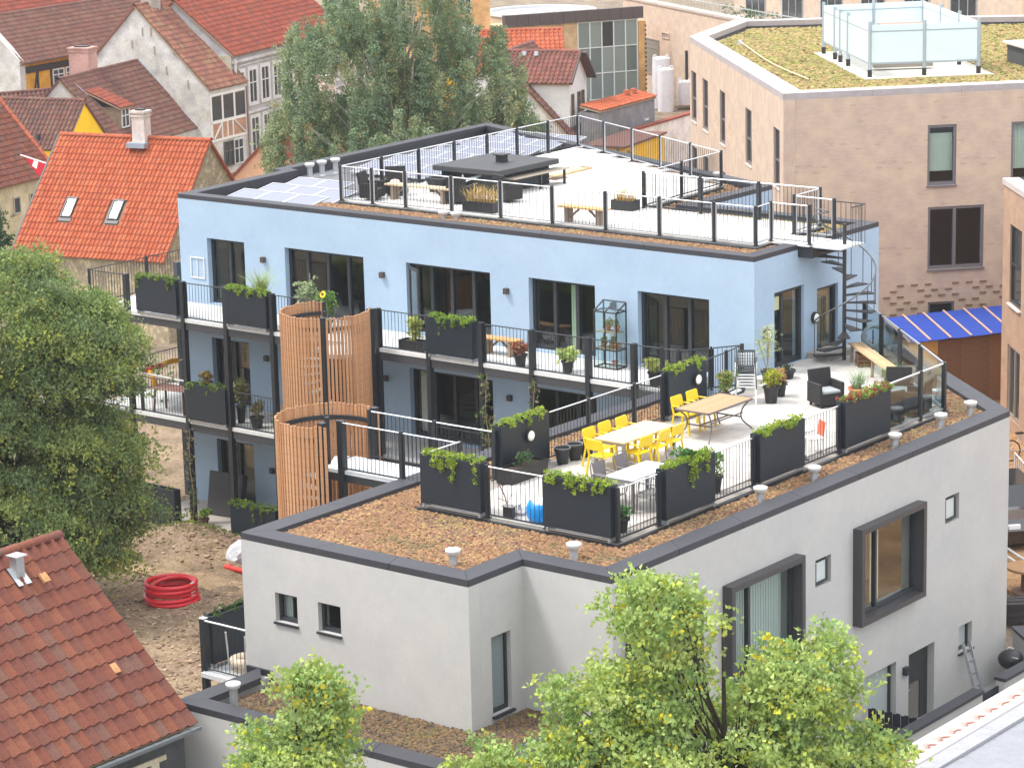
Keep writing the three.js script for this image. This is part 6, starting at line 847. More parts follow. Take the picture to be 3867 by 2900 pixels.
// ---------------------------------------------------------------- old town
const tOrange = tileMats([[0.49, 0.115, 0.046], [0.45, 0.1, 0.04], [0.53, 0.14, 0.06], [0.47, 0.125, 0.06]]);
const tBrown = tileMats([[0.19, 0.08, 0.062], [0.165, 0.073, 0.06], [0.215, 0.092, 0.07], [0.15, 0.075, 0.064], [0.2, 0.105, 0.075]]);
const tRed = tileMats([[0.3, 0.066, 0.038], [0.26, 0.06, 0.038], [0.34, 0.078, 0.042], [0.24, 0.072, 0.048]]);
const tMix = tileMats([[0.2, 0.06, 0.037], [0.18, 0.055, 0.037], [0.22, 0.067, 0.038], [0.18, 0.063, 0.045], [0.24, 0.08, 0.045], [0.18, 0.082, 0.062]]);
const beam = M([0.03, 0.026, 0.024], 0.8), beamW = M([0.72, 0.71, 0.68], 0.8), ochre = M([0.72, 0.36, 0.04], 0.9, tOld), stone = M([0.62, 0.56, 0.46], 0.95, tStone), gwall = M([0.5, 0.5, 0.53], 0.9, tOld), peach = M([0.76, 0.44, 0.27], 0.9, tPlaster), cream = M([0.66, 0.58, 0.38], 0.9, tOld), lead = M([0.36, 0.41, 0.48], 0.5, tFine, { metalness: 0.3 });

// near house at the lower left
{
  const tiles = tMix, h = house('tiled_house', 'near half timbered house under an old mottled red pantile roof', [-2.85, 36], [-2.85, 21.05], 3.6, 6.84, 3.6, { wall: M([0.07, 0.075, 0.08], 0.85, tOld), tiles, tw: 0.25, tl: 0.36, slope: { single: 300 }, over: 0.28, verge: 0.02, backTiles: false });
  const f = h.front, L = f.L; // right-hand end of the front is the corner seen in the photograph
  const tim = (a, b, c, d, n = 0.05) => mesh('timber', f.box(L - b, L - a, c, d, 0.002, n), M([0.7, 0.64, 0.5], 0.8, tOld), h);
  tim(0.55, 5.5, 3.0, 3.1); tim(0.55, 1.75, 2.48, 2.66, 0.06); tim(0.75, 0.95, 2.66, 3.0); tim(1.5, 1.66, 2.66, 3.0); tim(2.4, 2.56, 2.66, 3.0); tim(1.75, 5.5, 2.48, 2.62); tim(0.55, 0.72, -0.2, 2.48); tim(3.3, 3.45, -0.2, 2.48);
  facadeWindow(h, f, L - 2.2, L - 1.0, 0.9, 2.3, { cols: 2, rows: 2 }); facadeWindow(h, f, L - 4.6, L - 3.6, 0.9, 2.3, { cols: 2, rows: 2 });
  const { E, uu, up, S, LL, n } = h.info, at = (u, v) => E.clone().addScaledVector(uu, u).addScaledVector(up, v);
  mesh('gutter', bar(at(0, -0.06).add(V(n.x * 0.06, -0.03, n.z * 0.06)), at(LL, -0.06).add(V(n.x * 0.06, -0.03, n.z * 0.06)), 0.1, 0.07), M([0.12, 0.13, 0.14], 0.5), h);
  const nn = uu.clone().cross(up).normalize();
  { const p = at(LL - 1.55, S - 0.62), v = mesh('roof_flue', join([bx(0.2, 0.5, 0.2, p.x, p.y + 0.18, p.z)]), K.galv, h); mesh('flue_cap', bx(0.3, 0.03, 0.3, p.x, p.y + 0.45, p.z), K.alu, v); const q = at(LL - 1.55, S - 0.85).addScaledVector(nn, 0.06); mesh('flashing', bar(q, q.clone().addScaledVector(up, 0.45), 0.34, 0.02), K.galv, h); }
  for (const [u, v] of [[LL - 1.05, S - 0.95], [LL - 0.95, 1.55]]) { const p = at(u, v).addScaledVector(nn, 0.07); mesh('vent_tile', bar(p, p.clone().addScaledVector(up, 0.22), 0.16, 0.06), M([0.62, 0.33, 0.14], 0.8, tTile), h); }
}
// orange roofed house
{
  const d = V(0.972, 0, -0.235), r2 = [-39.2, -20.6], h = house('orange_house', 'house with a bright orange pantile roof, two skylights and a white chimney', [r2[0] - d.x * 7.0, r2[1] - d.z * 7.0], r2, 3.95, 7.2, 2.95, { wall: stone, tiles: tOrange, tw: 0.19, tl: 0.3, slope: { single: 300, holes: [[1.55, 2.15, 1.65, 2.85], [3.75, 4.35, 1.65, 2.85]] }, verge: 0.06, over: 0.2 });
  const { E, uu, up, S, LL } = h.info, nn = uu.clone().cross(up).normalize(), bm = new THREE.Matrix4().makeBasis(uu, up, nn).setPosition(E);
  for (const u of [1.6, 3.8]) { const k = mesh('skylight', join([bb(u, u + 0.06, 1.8, 2.75, -0.02, 0.1), bb(u + 0.44, u + 0.5, 1.8, 2.75, -0.02, 0.1), bb(u + 0.06, u + 0.44, 2.68, 2.75, -0.02, 0.1), bb(u + 0.06, u + 0.44, 1.8, 1.86, -0.02, 0.1), bb(u - 0.05, u + 0.55, 1.62, 1.79, -0.03, 0.05)]).applyMatrix4(bm), M([0.06, 0.055, 0.06], 0.5), h); mesh('pane', bb(u + 0.06, u + 0.44, 1.86, 2.68, 0.05, 0.06).applyMatrix4(bm), M([0.5, 0.55, 0.6], 0.08, null, { clearcoat: 1 }), k); }
  const c = E.clone().addScaledVector(uu, LL - 3.15).addScaledVector(up, S); chimney(h, c.x, c.z + 0.1, 6.6, 8.3, 0.58, 0.5, M([0.72, 0.64, 0.6], 0.85, tOld), 0.237); mesh('flashing', bx(0.85, 0.2, 0.4, 0, 0, 0).rotateY(0.237).translate(c.x + 0.1, 6.95, c.z + 0.45), lead, h);
  mesh('verge_board', bb(-0.1, -0.02, 0, S, -0.16, 0.03).applyMatrix4(bm), M([0.1, 0.09, 0.09], 0.7), h); 
}
// peach gabled cottage
{
  const h = house('peach_cottage', 'small peach rendered cottage with a short red tile roof', [-46.1, -31.2], [-48.4, -36.8], 2.7, 5.55, 2.9, { wall: peach, tiles: tRed, tw: 0.24, tl: 0.3, verge: 0.05, over: 0.05, group: 'old town houses' });
  chimney(h, -49.3, -38.6, 4.8, 7.4, 0.8, 0.8, M([0.78, 0.64, 0.58], 0.9, tOld)); const { E, uu, up, S } = h.info, p = E.clone().addScaledVector(uu, 1.6).addScaledVector(up, S * 0.75); mesh('roof_pipe', cyl(0.1, 0.12, 0.5, p.x, p.y, p.z, 10), K.galv, h);
}
// brown roof with the yellow gable
{
  const h = house('yellow_gable_house', 'low house with a weathered brown tile roof and a bright yellow gable', [-70.6, -37.35], [-65.9, -38.75], 2.3, 5.2, 2.95, { wall: M([0.96, 0.6, 0.004], 0.85, tPlaster), tiles: tBrown, tw: 0.25, tl: 0.33, slope: { single: 220 }, verge: 0.03, over: 0.04, group: 'old town houses' });
  const { E, uu, up, S } = h.info; const p = E.clone().addScaledVector(uu, 3.2).addScaledVector(up, S * 0.2); mesh('vent_pipe', bx(0.16, 0.3, 0.16, p.x, p.y + 0.1, p.z), K.anth, h); mesh('lead_valley', bar(E.clone().addScaledVector(up, S).add(V(0, 0.04, 0)), E.clone().addScaledVector(uu, 0.95).add(V(0, 0.06, 0)), 0.22, 0.03), lead, h);
}
// hip roof at the left edge with beige wall
{
  const h = house('beige_house', 'beige walled house with a steep brick red tile roof at the left edge', [-61.2, -18.9], [-63.76, -30.04], 4.2, 7.57, 2.95, { wall: cream, tiles: tMix, tw: 0.24, tl: 0.3, verge: 0.05, over: 0.25, group: 'old town houses' });
  const { E, uu, up, S, LL } = h.info, f = h.front; for (const u of [6.4, 8.0, 9.3]) facadeWindow(h, f, u, u + 0.55, 1.5, 2.3, { cols: 1, rows: 1, mat: M([0.4, 0.36, 0.3], 0.8) });
  const a = E.clone().addScaledVector(uu, LL - 0.1).addScaledVector(up, S), b = E.clone().addScaledVector(uu, LL - 0.1); for (let i = 0; i < 12; i++) { const p = a.clone().lerp(b, (i + 0.5) / 12); mesh('verge_tile', bar(a.clone().lerp(b, i / 12 + 0.005), a.clone().lerp(b, (i + 1) / 12), 0.26, 0.14).translate(0, 0.06, 0), pick(tOrange), h); }
}
// middle roof with the dormer
{
  const h = house('dormer_house', 'brown tiled house with one white framed dormer and a pale gable', [-69.0, -39.9], [-71.75, -48.3], 3.6, 6.0, 2.4, { wall: K.white, tiles: tBrown, tw: 0.24, tl: 0.3, verge: 0.04, over: 0.05, group: 'old town houses' });
  const { E, uu, up, S, LL, n } = h.info, at = (u, v, w = 0) => E.clone().addScaledVector(uu, u).addScaledVector(up, v).addScaledVector(uu.clone().cross(up).normalize(), w);
  // dormer: cheek, front window, small red roof
  const P = at(1.25, 1.15), F = new Face([P.x, P.z], [P.x + uu.x * 1.15, P.z + uu.z * 1.15]); const y = P.y;
  mesh('dormer_cheek', join([F.box(0, 1.15, y - 0.1, y + 1.2, -2.0, 0)]), M([0.3, 0.22, 0.16], 0.9, tOld), h); facadeWindow(h, F, 0.14, 1.0, y + 0.1, y + 1.12, { cols: 2, rows: 2 }); 
  { const o = F.at(-0.12, y + 1.18, 0.14), v = V(-n.x, 0.42, -n.z).normalize(); tiledSlope(h, o, uu, v, [[0, 0], [1.4, 0], [1.4, 2.2], [0, 2.2]], 0.24, 0.3, tRed); }
  chimney(h, -70.75, -43.3, 5.0, 7.25, 1.2, 0.9, M([0.6, 0.36, 0.32], 0.9, tOld), 0.3); mesh('lead_flashing', bar(at(0.95, S * 0.9, 0.06), at(1.75, S * 0.28, 0.06), 0.12, 0.04), K.galv, h); mesh('lead_flashing', bar(at(LL - 0.15, S, 0.08), at(LL - 0.15, 0, 0.08), 0.22, 0.05), lead, h);
}
// pale big gable with the half timbered bay
{
  const u = V(-0.215, 0, -0.977), a = [-71.7, -48.2], h = house('white_gable_house', 'tall house with a bare whitewashed gable and half timbered upper floor', a, [a[0] + u.x * 3.85, a[1] + u.z * 3.85], 4.6, 9.0, 4.5, { wall: K.white, tiles: tileMats([[0.3, 0.12, 0.08], [0.26, 0.11, 0.08], [0.34, 0.15, 0.1], [0.3, 0.17, 0.1], [0.22, 0.1, 0.08]]), tw: 0.25, tl: 0.34, verge: 0.06, over: 0.12, group: 'old town houses' });
  const f = h.front, L = f.L, b = (a0, a1, c, d, n = 0.05, m = beamW) => mesh('timber', f.box(a0, a1, c, d, 0.002, n), m, h);
  mesh('infill', f.box(0.12, L - 0.02, 1.75, 2.6, 0.001, 0.02), M([0.5, 0.29, 0.19], 0.9, tOld), h);
  b(0.02, L, 4.1, 4.22); b(0.02, L, 2.6, 2.74); b(0.02, L, 1.62, 1.75); b(0.02, 0.14, 1.75, 4.1); b(L - 0.12, L, 1.75, 4.1); for (const s of [0.33, 0.66]) b(L * s - 0.06, L * s + 0.06, 2.74, 4.1); for (const s of [0.3, 0.45, 0.6]) b(L * s - 0.05, L * s + 0.05, 1.75, 2.6, 0.048);
  mesh('brace', f.bar([0.25, 1.78, 0.03], [1.1, 2.6, 0.03], 0.1, 0.05), beamW, h); mesh('brace', f.bar([L - 0.25, 1.78, 0.03], [L - 1.4, 2.6, 0.03], 0.1, 0.05), beamW, h);
  for (let i = 0; i < 3; i++) mesh('dark_window', f.box(L * i / 3 + 0.16, L * (i + 1) / 3 - 0.1, 2.78, 4.06, 0.004, 0.02), K.darkGlass, h);
  facadeWindow(h, f, L - 1.5, L - 0.5, 0.1, 1.5, { cols: 2, rows: 2 }); facadeWindow(h, f, 1.2, 2.2, 0.1, 1.5, { cols: 2, rows: 2, mat: M([0.1, 0.09, 0.08], 0.7) });
  const lf = h.left; for (const [p, q] of [[0.62, 6.6], [0.76, 6.6], [0.46, 6.9], [0.54, 7.6], [0.6, 7.6], [0.35, 5.4], [0.7, 5.5], [0.85, 4.8]]) mesh('wall_anchor', lf.box(lf.L * p, lf.L * p + 0.06, q - 0.25, q + 0.2, 0.002, 0.04), M([0.35, 0.28, 0.26], 0.8), h);
  mesh('drain_pipe', f.box(L - 0.06, L + 0.04, 0, 4.3, 0.06, 0.14), M([0.25, 0.16, 0.14], 0.6), h);
  chimney(h, a[0] + u.x * 1.6, a[1] + u.z * 1.6, 8.4, 10.2, 0.8, 0.7, M([0.42, 0.38, 0.34], 0.9, tOld));
}
// grey street house with white windows
{
  const a = [-72.6, -48.9], u = V(-0.305, 0, -0.952), n = V(0.952, 0, -0.305), e0 = V(-68.25, 6.0, -52.25), h = house('grey_street_house', 'grey street house with two rows of tall white casement windows and a red roof', [e0.x - n.x * 3.6, e0.z - n.z * 3.6], [e0.x - n.x * 3.6 + u.x * 15, e0.z - n.z * 3.6 + u.z * 15], 3.6, 9.0, 6.0, { wall: gwall, tiles: tRed, tw: 0.25, tl: 0.33, verge: 0.06, over: 0.22, group: 'old town houses' });
  const f = h.front; mesh('cornice', join([f.box(0, f.L, 5.55, 5.72, 0.002, 0.16), f.box(0, f.L, 2.55, 2.66, 0.002, 0.1), f.box(0, f.L, 5.3, 5.36, 0.002, 0.06)]), M([0.62, 0.62, 0.65], 0.85, tOld), h);
  for (let i = 0; i < 9; i++) { const u0 = 0.42 + i * 1.6; facadeWindow(h, f, u0, u0 + 1.0, 3.1, 5.0, { cols: 2, rows: 2, trim: 0.14, split: 0.6 }); facadeWindow(h, f, u0 + 0.05, u0 + 1.05, 0.35, 2.3, { cols: 2, rows: 2, trim: 0.14, split: 0.6 }); }
  mesh('drain_pipe', join([f.box(-0.02, 0.08, 0, 5.0, 0.03, 0.12), f.box(0.1, 0.2, 5.0, 5.8, 0.1, 0.2)]), K.pure, h);
  mesh('slate_cheek', h.left.box(0, h.left.L, 4.6, 6.0, 0.002, 0.05), M([0.56, 0.52, 0.42], 0.9, tOld), h);
  const l = site('street_lamp', 'black bracket street lamp hanging before the grey street house', 'street lamp', [-66.2, 0, -58.5]), bp = f.at(7.4, 2.4, 0.9); mesh('shade', lathe([[0.05, 0.3], [0.38, 0.02], [0.4, -0.02], [0.05, 0.02]], 14).translate(bp.x, bp.y, bp.z), K.anth, l); mesh('lantern', lathe([[0.001, -0.5], [0.1, -0.45], [0.2, -0.05]], 6).translate(bp.x, bp.y, bp.z), M([0.3, 0.32, 0.32], 0.3), l); mesh('bracket', rod(bp.clone().add(V(0, 0.2, 0)), f.at(7.4, 2.62, 0), 0.03), K.anth, l);
}
// half timbered yellow house, top left
{
  const h = house('ochre_timber_house', 'ochre half timbered house with black beams and a long dark red roof', [-80.6, -44.6], [-86.6, -75], 3.0, 8.25, 5.8, { wall: ochre, tiles: tBrown, tw: 0.25, tl: 0.32, verge: 0.06, over: 0.25, group: 'old town houses' });
  const f = h.front, L = f.L, u0 = 0.0; const b = (a0, a1, c, d) => mesh('timber', f.box(a0, a1, c, d, 0.002, 0.05), beam, h);
  b(0, L, 5.2, 5.56); b(0.25, 0.38, 2.9, 5.2); b(1.48, 1.64, 2.9, 5.2); b(2.75, 2.88, 2.9, 5.2); b(5.4, 5.55, 2.9, 5.2); mesh('brace', f.bar([0.95, 3.3, 0.03], [1.46, 5.1, 0.03], 0.12, 0.05), beam, h);
  for (const a of [2.95, 4.2, 5.7]) facadeWindow(h, f, a, a + 1.08, 4.3, 5.16, { cols: 2, rows: 2 });
  const g = site('whitewashed_firewall', 'whitewashed stepped fire wall at the left end of the ochre house', 'wall', [-79, 0, -43]); const F = new Face([-83.8, -43.85], [-78.0, -45.05]); mesh('wall', F.wall(-0.2, F.L + 0.2, -0.3, 5.95, 0.5), K.white, g); { const s = new THREE.Shape([[-0.2, 5.95], [6.15, 5.95], [2.95, 8.95]].map(p => new THREE.Vector2(...p))); mesh('gable', clean(new THREE.ExtrudeGeometry(s, { depth: 0.5, bevelEnabled: false }).translate(0, 0, -0.5).applyMatrix4(F.m)), K.white, g); }
  
  const k = house('rear_cream_house', 'cream house and red roof showing above the ochre house ridge', [-96, -46], [-101, -72], 4.5, 9.6, 5.6, { wall: M([0.78, 0.7, 0.5], 0.9, tOld), tiles: tRed, tw: 0.3, tl: 0.36, verge: 0.05, group: 'old town houses' });
  const w = house('left_white_house', 'white walled house with a dark tile roof at the far left edge', [-72.5, -31.0], [-78.0, -33.5], 2.6, 5.3, 3.6, { wall: K.white, tiles: tBrown, tw: 0.25, tl: 0.3, group: 'old town houses' });
  const v = house('low_brown_house', 'low brown tiled roof between the ochre house and the yellow gable', [-74.2, -37.5], [-72.0, -43.3], 2.4, 5.02, 2.6, { wall: K.white, tiles: tBrown, tw: 0.25, tl: 0.3, verge: 0.04, over: 0.05, group: 'old town houses' });
}
// white dormer house behind the roof deck
{
  const h = house('white_dormer_house', 'narrow white house with a glazed brown pantile roof and small brown windows', [-50.17, -53.7], [-46.6, -55.0], 1.75, 7.0, 5.55, { wall: K.pure, tiles: tileMats([[0.24, 0.09, 0.07], [0.2, 0.078, 0.062], [0.28, 0.105, 0.08]]), tw: 0.26, tl: 0.3, slope: { single: 180 }, verge: 0.12, over: 0.22, base: -0.3 });
  const f = h.right, bm = M([0.16, 0.1, 0.06], 0.7); facadeWindow(h, f, 0.28, 0.68, 3.85, 4.95, { cols: 2, rows: 3, mat: bm, fw: 0.045 }); facadeWindow(h, f, 1.35, 1.8, 3.9, 4.95, { cols: 2, rows: 3, mat: bm, fw: 0.045 }); facadeWindow(h, f, 2.05, 2.5, 3.9, 4.95, { cols: 2, rows: 3, mat: bm, fw: 0.045 });
  const { E, uu, up, S, LL } = h.info; for (const u of [1.1, 1.75]) { const p = E.clone().addScaledVector(uu, u).addScaledVector(up, S * 0.86); mesh('roof_vent', cyl(0.12, 0.16, 0.2, p.x, p.y, p.z, 10), K.galv, h); }
  mesh('barge_board', bar(E.clone().addScaledVector(uu, LL + 0.03), E.clone().addScaledVector(uu, LL + 0.03).addScaledVector(up, S), 0.06, 0.16), M([0.09, 0.07, 0.06], 0.7), h);
  { const { A, n } = h.info, e = V(A[0], 0, A[1]).addScaledVector(uu, LL - 0.05); mesh('barge_board', bar(V(e.x, 6.98, e.z), V(e.x - n.x * 1.75, 5.5, e.z - n.z * 1.75), 0.5, 0.12), M([0.09, 0.07, 0.06], 0.7), h); }
  chimney(h, -51.6, -52.3, 6.2, 8.3, 0.8, 0.8, M([0.8, 0.74, 0.74], 0.9, tOld), 0.5);
  const k = house('lower_brown_wing', 'steep brown tiled wing with a small cream window in front of the white dormer house', [-49.4, -51.6], [-51.6, -57.6], 4.6, 7.0, 2.3, { wall: K.white, tiles: tBrown, tw: 0.25, tl: 0.3, verge: 0.04 }); { const F = new Face([-46.4, -49.2], [-45.7, -50.1]); mesh('window_bay', F.box(0, F.L, 0.3, 4.3, -0.8, 0), cream, k); facadeWindow(k, F, 0.28, 0.85, 2.5, 4.0, { cols: 1, rows: 2 }); }
  const o = house('orange_roof_behind', 'bright orange tile roof behind the white chimney', [-58.5, -60.5], [-54.5, -64.0], 3.2, 7.0, 4.6, { wall: M([0.75, 0.45, 0.05], 0.9, tOld), tiles: tOrange, tw: 0.26, tl: 0.32, group: 'old town houses' });
  const y = site('yellow_wall_house', 'yellow painted wall glimpsed beside the birch crown', 'house', [-53, 0, -52]); { const F = new Face([-54.6, -50.3], [-51.6, -52.6]); mesh('wall', F.wall(0, F.L, -0.3, 6.4, 0.6), M([0.85, 0.5, 0.02], 0.9, tPlaster), y); mesh('roof', F.box(-0.1, F.L + 0.1, 6.41, 6.5, -0.8, 0.1), tBrown[0], y); }
}
// curved tan building with the glass bay
{
  const g = site('glass_bay_building', 'tan building with a tall gridded glass bay under a dark copper roof band', 'building', [-68, 0, -86]), F = new Face([-67.6, -83.0], [-65.5, -87.42]);
  mesh('wall', F.box(-5.2, -0.03, -0.3, 5.1, -3, 0.02), K.sand, g); mesh('pier', F.box(4.4, 4.95, -0.3, 4.9, -3, 0.05), M([0.66, 0.4, 0.16], 0.9, tOld), g);
  for (let i = 0; i < 16; i++) mesh('pier_peg', F.box(4.86, 4.97, 0.2 + i * 0.29, 0.3 + i * 0.29, 0.05, 0.1), K.anth, g);
  mesh('back', F.box(-0.02, 4.38, -0.3, 5.1, -3, -1.2), M([0.25, 0.24, 0.2], 0.9), g); mesh('plinth', F.box(0.0, 4.38, -0.3, 0.02, -1.2, 0.03), K.sand, g);
  const bars = []; for (let i = 0; i <= 5; i++) bars.push(F.box(i * 0.865 - 0.035, i * 0.865 + 0.035, 0.05, 5.1, -0.08, 0.04)); for (const y of [0.08, 1.76, 3.42, 5.06]) bars.push(F.box(0, 4.33, y - 0.03, y + 0.03, -0.08, 0.035)); const fr = mesh('glass_bay', join(bars), M([0.6, 0.64, 0.64], 0.5), g);
  const ys = [0.08, 1.76, 3.42, 5.06]; for (let i = 0; i < 5; i++) for (let j = 0; j < 3; j++) mesh('pane', F.box(i * 0.865 + 0.035, i * 0.865 + 0.83, ys[j] + 0.03, ys[j + 1] - 0.03, -0.03, -0.02), i === 2 && j === 2 ? K.dark : pick([M([0.16, 0.2, 0.19], 0.07), M([0.12, 0.15, 0.14], 0.07), M([0.2, 0.24, 0.22], 0.07)]), fr);
  for (let i = 0; i < 12; i++) mesh('roof_panel', F.box(-5.2 + i * 0.83, -4.39 + i * 0.83, 5.11, 5.85, -0.3, 0.12), M([0.09, 0.065, 0.06], 0.55, tFine), g);
  const o = site('oval_roof', 'large oval grey flat roof with a pale rim behind the glass bay', 'building', [-86, 0, -103.2]); const el = (r) => [...Array(48)].map((_, i) => { const a = i / 48 * 6.2832, x = Math.cos(a) * 3.9 * r, z = Math.sin(a) * 3.9 * r; return [-86 + x, -103.2 + z]; });
  mesh('drum', prism(el(1), -0.3, 3.25), M([0.62, 0.47, 0.3], 0.9, tBrick), o); mesh('rim', prism(el(1.03), 3.252, 3.5, [el(0.97)]), M([0.6, 0.6, 0.6], 0.6), o); mesh('roof', prism(el(0.96), 3.252, 3.3), M([0.42, 0.43, 0.45], 0.85, tFine), o); mesh('vent_dome', clean(new THREE.SphereGeometry(0.3, 12, 8).translate(-84.2, 3.4, -102)), K.galv, o);
  const w = site('orange_block', 'orange rendered block with dark window strips beside the birch', 'building', [-60, 0, -60]); { const f = new Face([-62.5, -57.0], [-57.5, -61.5]); mesh('wall', f.wall(0, f.L, -0.3, 10.5, 1), M([0.78, 0.48, 0.22], 0.9, tOld), w); for (const y of [6.5, 8.0]) facadeWindow(w, f, 5.0, 5.7, y, y + 1.2, { cols: 2, rows: 1, mat: K.pure }); }
}
{ // long pale brick wall, roof terrace behind, sacks
  const g = site('long_brick_building', 'long pale brick building with a sloping capped parapet behind the sacks', 'building', [-58, 0, -84]), F = new Face([-71.1, -92.8], [-44.3, -75.8]); mesh('wall', F.wall(0, F.L, -0.3, 5.7, 0.5), K.tan2, g); mesh('coping', F.box(-0.1, F.L, 5.71, 5.86, -0.6, 0.08), M([0.55, 0.46, 0.4], 0.7, tFine), g);
  const z = 2.8; facadeWindow(g, F, z + 4.06, z + 5.25, 3.65, 4.05, { cols: 1, rows: 1, mat: K.tan2, pane: M([0.3, 0.25, 0.24], 0.5) }); facadeWindow(g, F, z + 0.7, z + 3.5, 1.1, 3.45, { cols: 1, rows: 2, split: 0.75, mat: M([0.3, 0.25, 0.2], 0.7), pane: M([0.2, 0.18, 0.15], 0.4) }); mesh('down_pipe', F.box(z + 8.1, z + 8.25, 0, 3.2, 0.02, 0.14), K.anth, g);
  const b = site('terrace_block', 'tan block with glazed balconies and planters beyond the brick roof', 'building', [-51, 0, -92]), f = new Face([-68, -101.6], [-34.3, -81.6]); mesh('wall', f.wall(0, f.L, -0.3, 14.5, 0.6), M([0.6, 0.48, 0.38], 0.9, tBrick), b);
  for (let i = 0; i < 6; i++) { const u = 1.9 + i * 5.5; facadeWindow(b, f, u, u + 3.0, 4.2, 7.6, { cols: 3, rows: 1, mat: M([0.3, 0.34, 0.36], 0.6) }); } mesh('balcony_floor', f.box(0, f.L, 3.8, 4.0, 0, 4.0), M([0.5, 0.45, 0.42], 0.8), b); { const r = []; for (let i = 0; i < 70; i++) r.push(f.box(0.2 + i * 0.55, 0.225 + i * 0.55, 4.0, 5.2, 3.6, 3.63)); r.push(f.box(0, f.L, 5.2, 5.26, 3.58, 3.65)); mesh('balcony_rail', join(r), M([0.4, 0.44, 0.44], 0.5), b); }
  { const pl = site('balcony_plants', 'row of green balcony plants on the tan block', 'plants', [-50, 4, -88]); pl.userData.kind = 'stuff'; foliage(pl, 'foliage', 500, () => { const u = rr(4, 26), q = f.at(u * 1.25, 4.1 + rr(0, 1.1), 3.3 + rr(-0.2, 0.2)); return [q.x, q.y, q.z]; }, SP.big, [[0.1, 0.18, 0.06], [0.18, 0.25, 0.1]], 1, 1.6); }
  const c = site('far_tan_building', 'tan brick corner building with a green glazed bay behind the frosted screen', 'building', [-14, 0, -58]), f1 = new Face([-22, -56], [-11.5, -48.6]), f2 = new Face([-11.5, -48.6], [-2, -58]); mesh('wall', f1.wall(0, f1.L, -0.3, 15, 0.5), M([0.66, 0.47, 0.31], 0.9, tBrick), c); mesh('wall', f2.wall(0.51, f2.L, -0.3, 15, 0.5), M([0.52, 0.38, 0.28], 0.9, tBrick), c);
  facadeWindow(c, f1, f1.L - 0.9, f1.L - 0.15, 8.0, 9.5, { cols: 1, rows: 1, mat: M([0.3, 0.25, 0.2], 0.7) }); facadeWindow(c, f2, 0.7, 2.6, 8.0, 9.3, { cols: 2, rows: 1, mat: M([0.3, 0.25, 0.2], 0.7) }); mesh('glazed_bay', join([f2.box(0.2, 6, 10.6, 13.5, 0, 0.9)]), M([0.12, 0.25, 0.2], 0.08, null, { clearcoat: 1 }), c); mesh('bay_frame', join([f2.box(0.15, 6.05, 10.5, 10.6, 0, 0.95), f2.box(1.4, 1.5, 10.6, 13.5, 0.9, 0.95), f2.box(3.8, 3.9, 10.6, 13.5, 0.9, 0.95)]), K.anth, c);
  const sack = (label, x, z2, w, h, y = -0.3) => { const s = thing('bulk_bag', label, 'bulk bag', [x, y, z2], 0.6, 'white bulk bags'); const gg = new THREE.BoxGeometry(w, h, w, 10, 14, 10), p = gg.attributes.position; for (let i = 0; i < p.count; i++) { const X = p.getX(i), Y = p.getY(i) + h / 2, Z = p.getZ(i), k = 1 + 0.06 * Math.sin(Math.PI * Y / h) + 0.05 * (N16(X * 5 + Y * 4 + 9, Z * 5 + 9) - 0.5); const r = Math.hypot(X, Z), q = Math.min(1, (w * 0.56) / Math.max(r, 1e-3)); p.setXYZ(i, X * k * q, Y + (Y > h - 0.01 ? 0.12 * (N16(X * 7 + 3, Z * 7 + 3) - 0.4) : 0), Z * k * q); } gg.computeVertexNormals(); mesh('bag', clean(gg), M([0.72, 0.7, 0.74], 0.7, tFine), s); mesh('crumpled_top', clean(new THREE.IcosahedronGeometry(w * 0.42, 2).scale(1.1, 0.35, 1.1).translate(0, h, 0)), K.pure, s); for (const [a, b2] of [[-1, -1], [1, 1], [-1, 1], [1, -1]]) mesh('loop', clean(new THREE.TorusGeometry(0.11, 0.025, 5, 12).translate(a * w * 0.36, h + 0.1, b2 * w * 0.36)), K.pure, s); return s; };
  sack('white bulk bag standing in front beside the glass bay', -61.5, -84.0, 1.0, 2.6, -0.3); sack('taller white bulk bag half hidden behind the front one', -62.75, -85.3, 1.1, 3.1, -0.3); sack('squat grey white bulk bag on a pallet by the pale brick wall', -61.0, -85.4, 0.9, 1.4, 0.0);
  { const pal = site('pallet', 'wooden pallet under the squat bulk bag', 'pallet', [-61, -0.3, -85.4]); for (let i = 0; i < 5; i++) mesh('board', bx(1.1, 0.03, 0.14, 0, 0, -0.44 + i * 0.22).rotateY(0.6).translate(-61.0, -0.03, -85.4), K.oldwood, pal); mesh('bearer', join([bx(0.1, 0.24, 1.0, -0.45, 0, 0), bx(0.1, 0.24, 1.0, 0.45, 0, 0)]).rotateY(0.6).translate(-61.0, -0.17, -85.4), K.oldwood, pal); }
  const q = site('lean_to', 'low grey outbuilding with a bright orange mono pitch tile roof', 'outbuilding', [-45, 0, -57]); { const f3 = new Face([-49.5, -60.6], [-50.1, -67.2]); const A = V(-44.3, 4.2, -53.7), B = V(-45.2, 4.2, -59.9), uu = B.clone().sub(A).normalize(); const n = V(-uu.z, 0, uu.x); const W = new Face([A.x + 0.0, A.z], [B.x, B.z]); mesh('wall', W.box(0.05, W.L - 0.05, -0.3, 4.12, -1.15, -0.1), M([0.24, 0.24, 0.26], 0.9, tOld), q); tiledSlope(q, V(A.x, 4.22, A.z), W.u, V(-W.n.x, 0.2, -W.n.z).normalize(), [[0, 0], [W.L, 0], [W.L, 1.2], [0, 1.2]], 0.26, 0.32, tOrange); for (const u of [4.6, 5.4]) { const p = W.at(u, 4.5, -0.9); mesh('roof_vent', cyl(0.16, 0.2, 0.22, p.x, p.y, p.z, 10), tOrange[2], q); } mesh('sign_plate', W.box(5.0, 5.45, 3.1, 3.2, -0.09, -0.06), K.pure, q); }
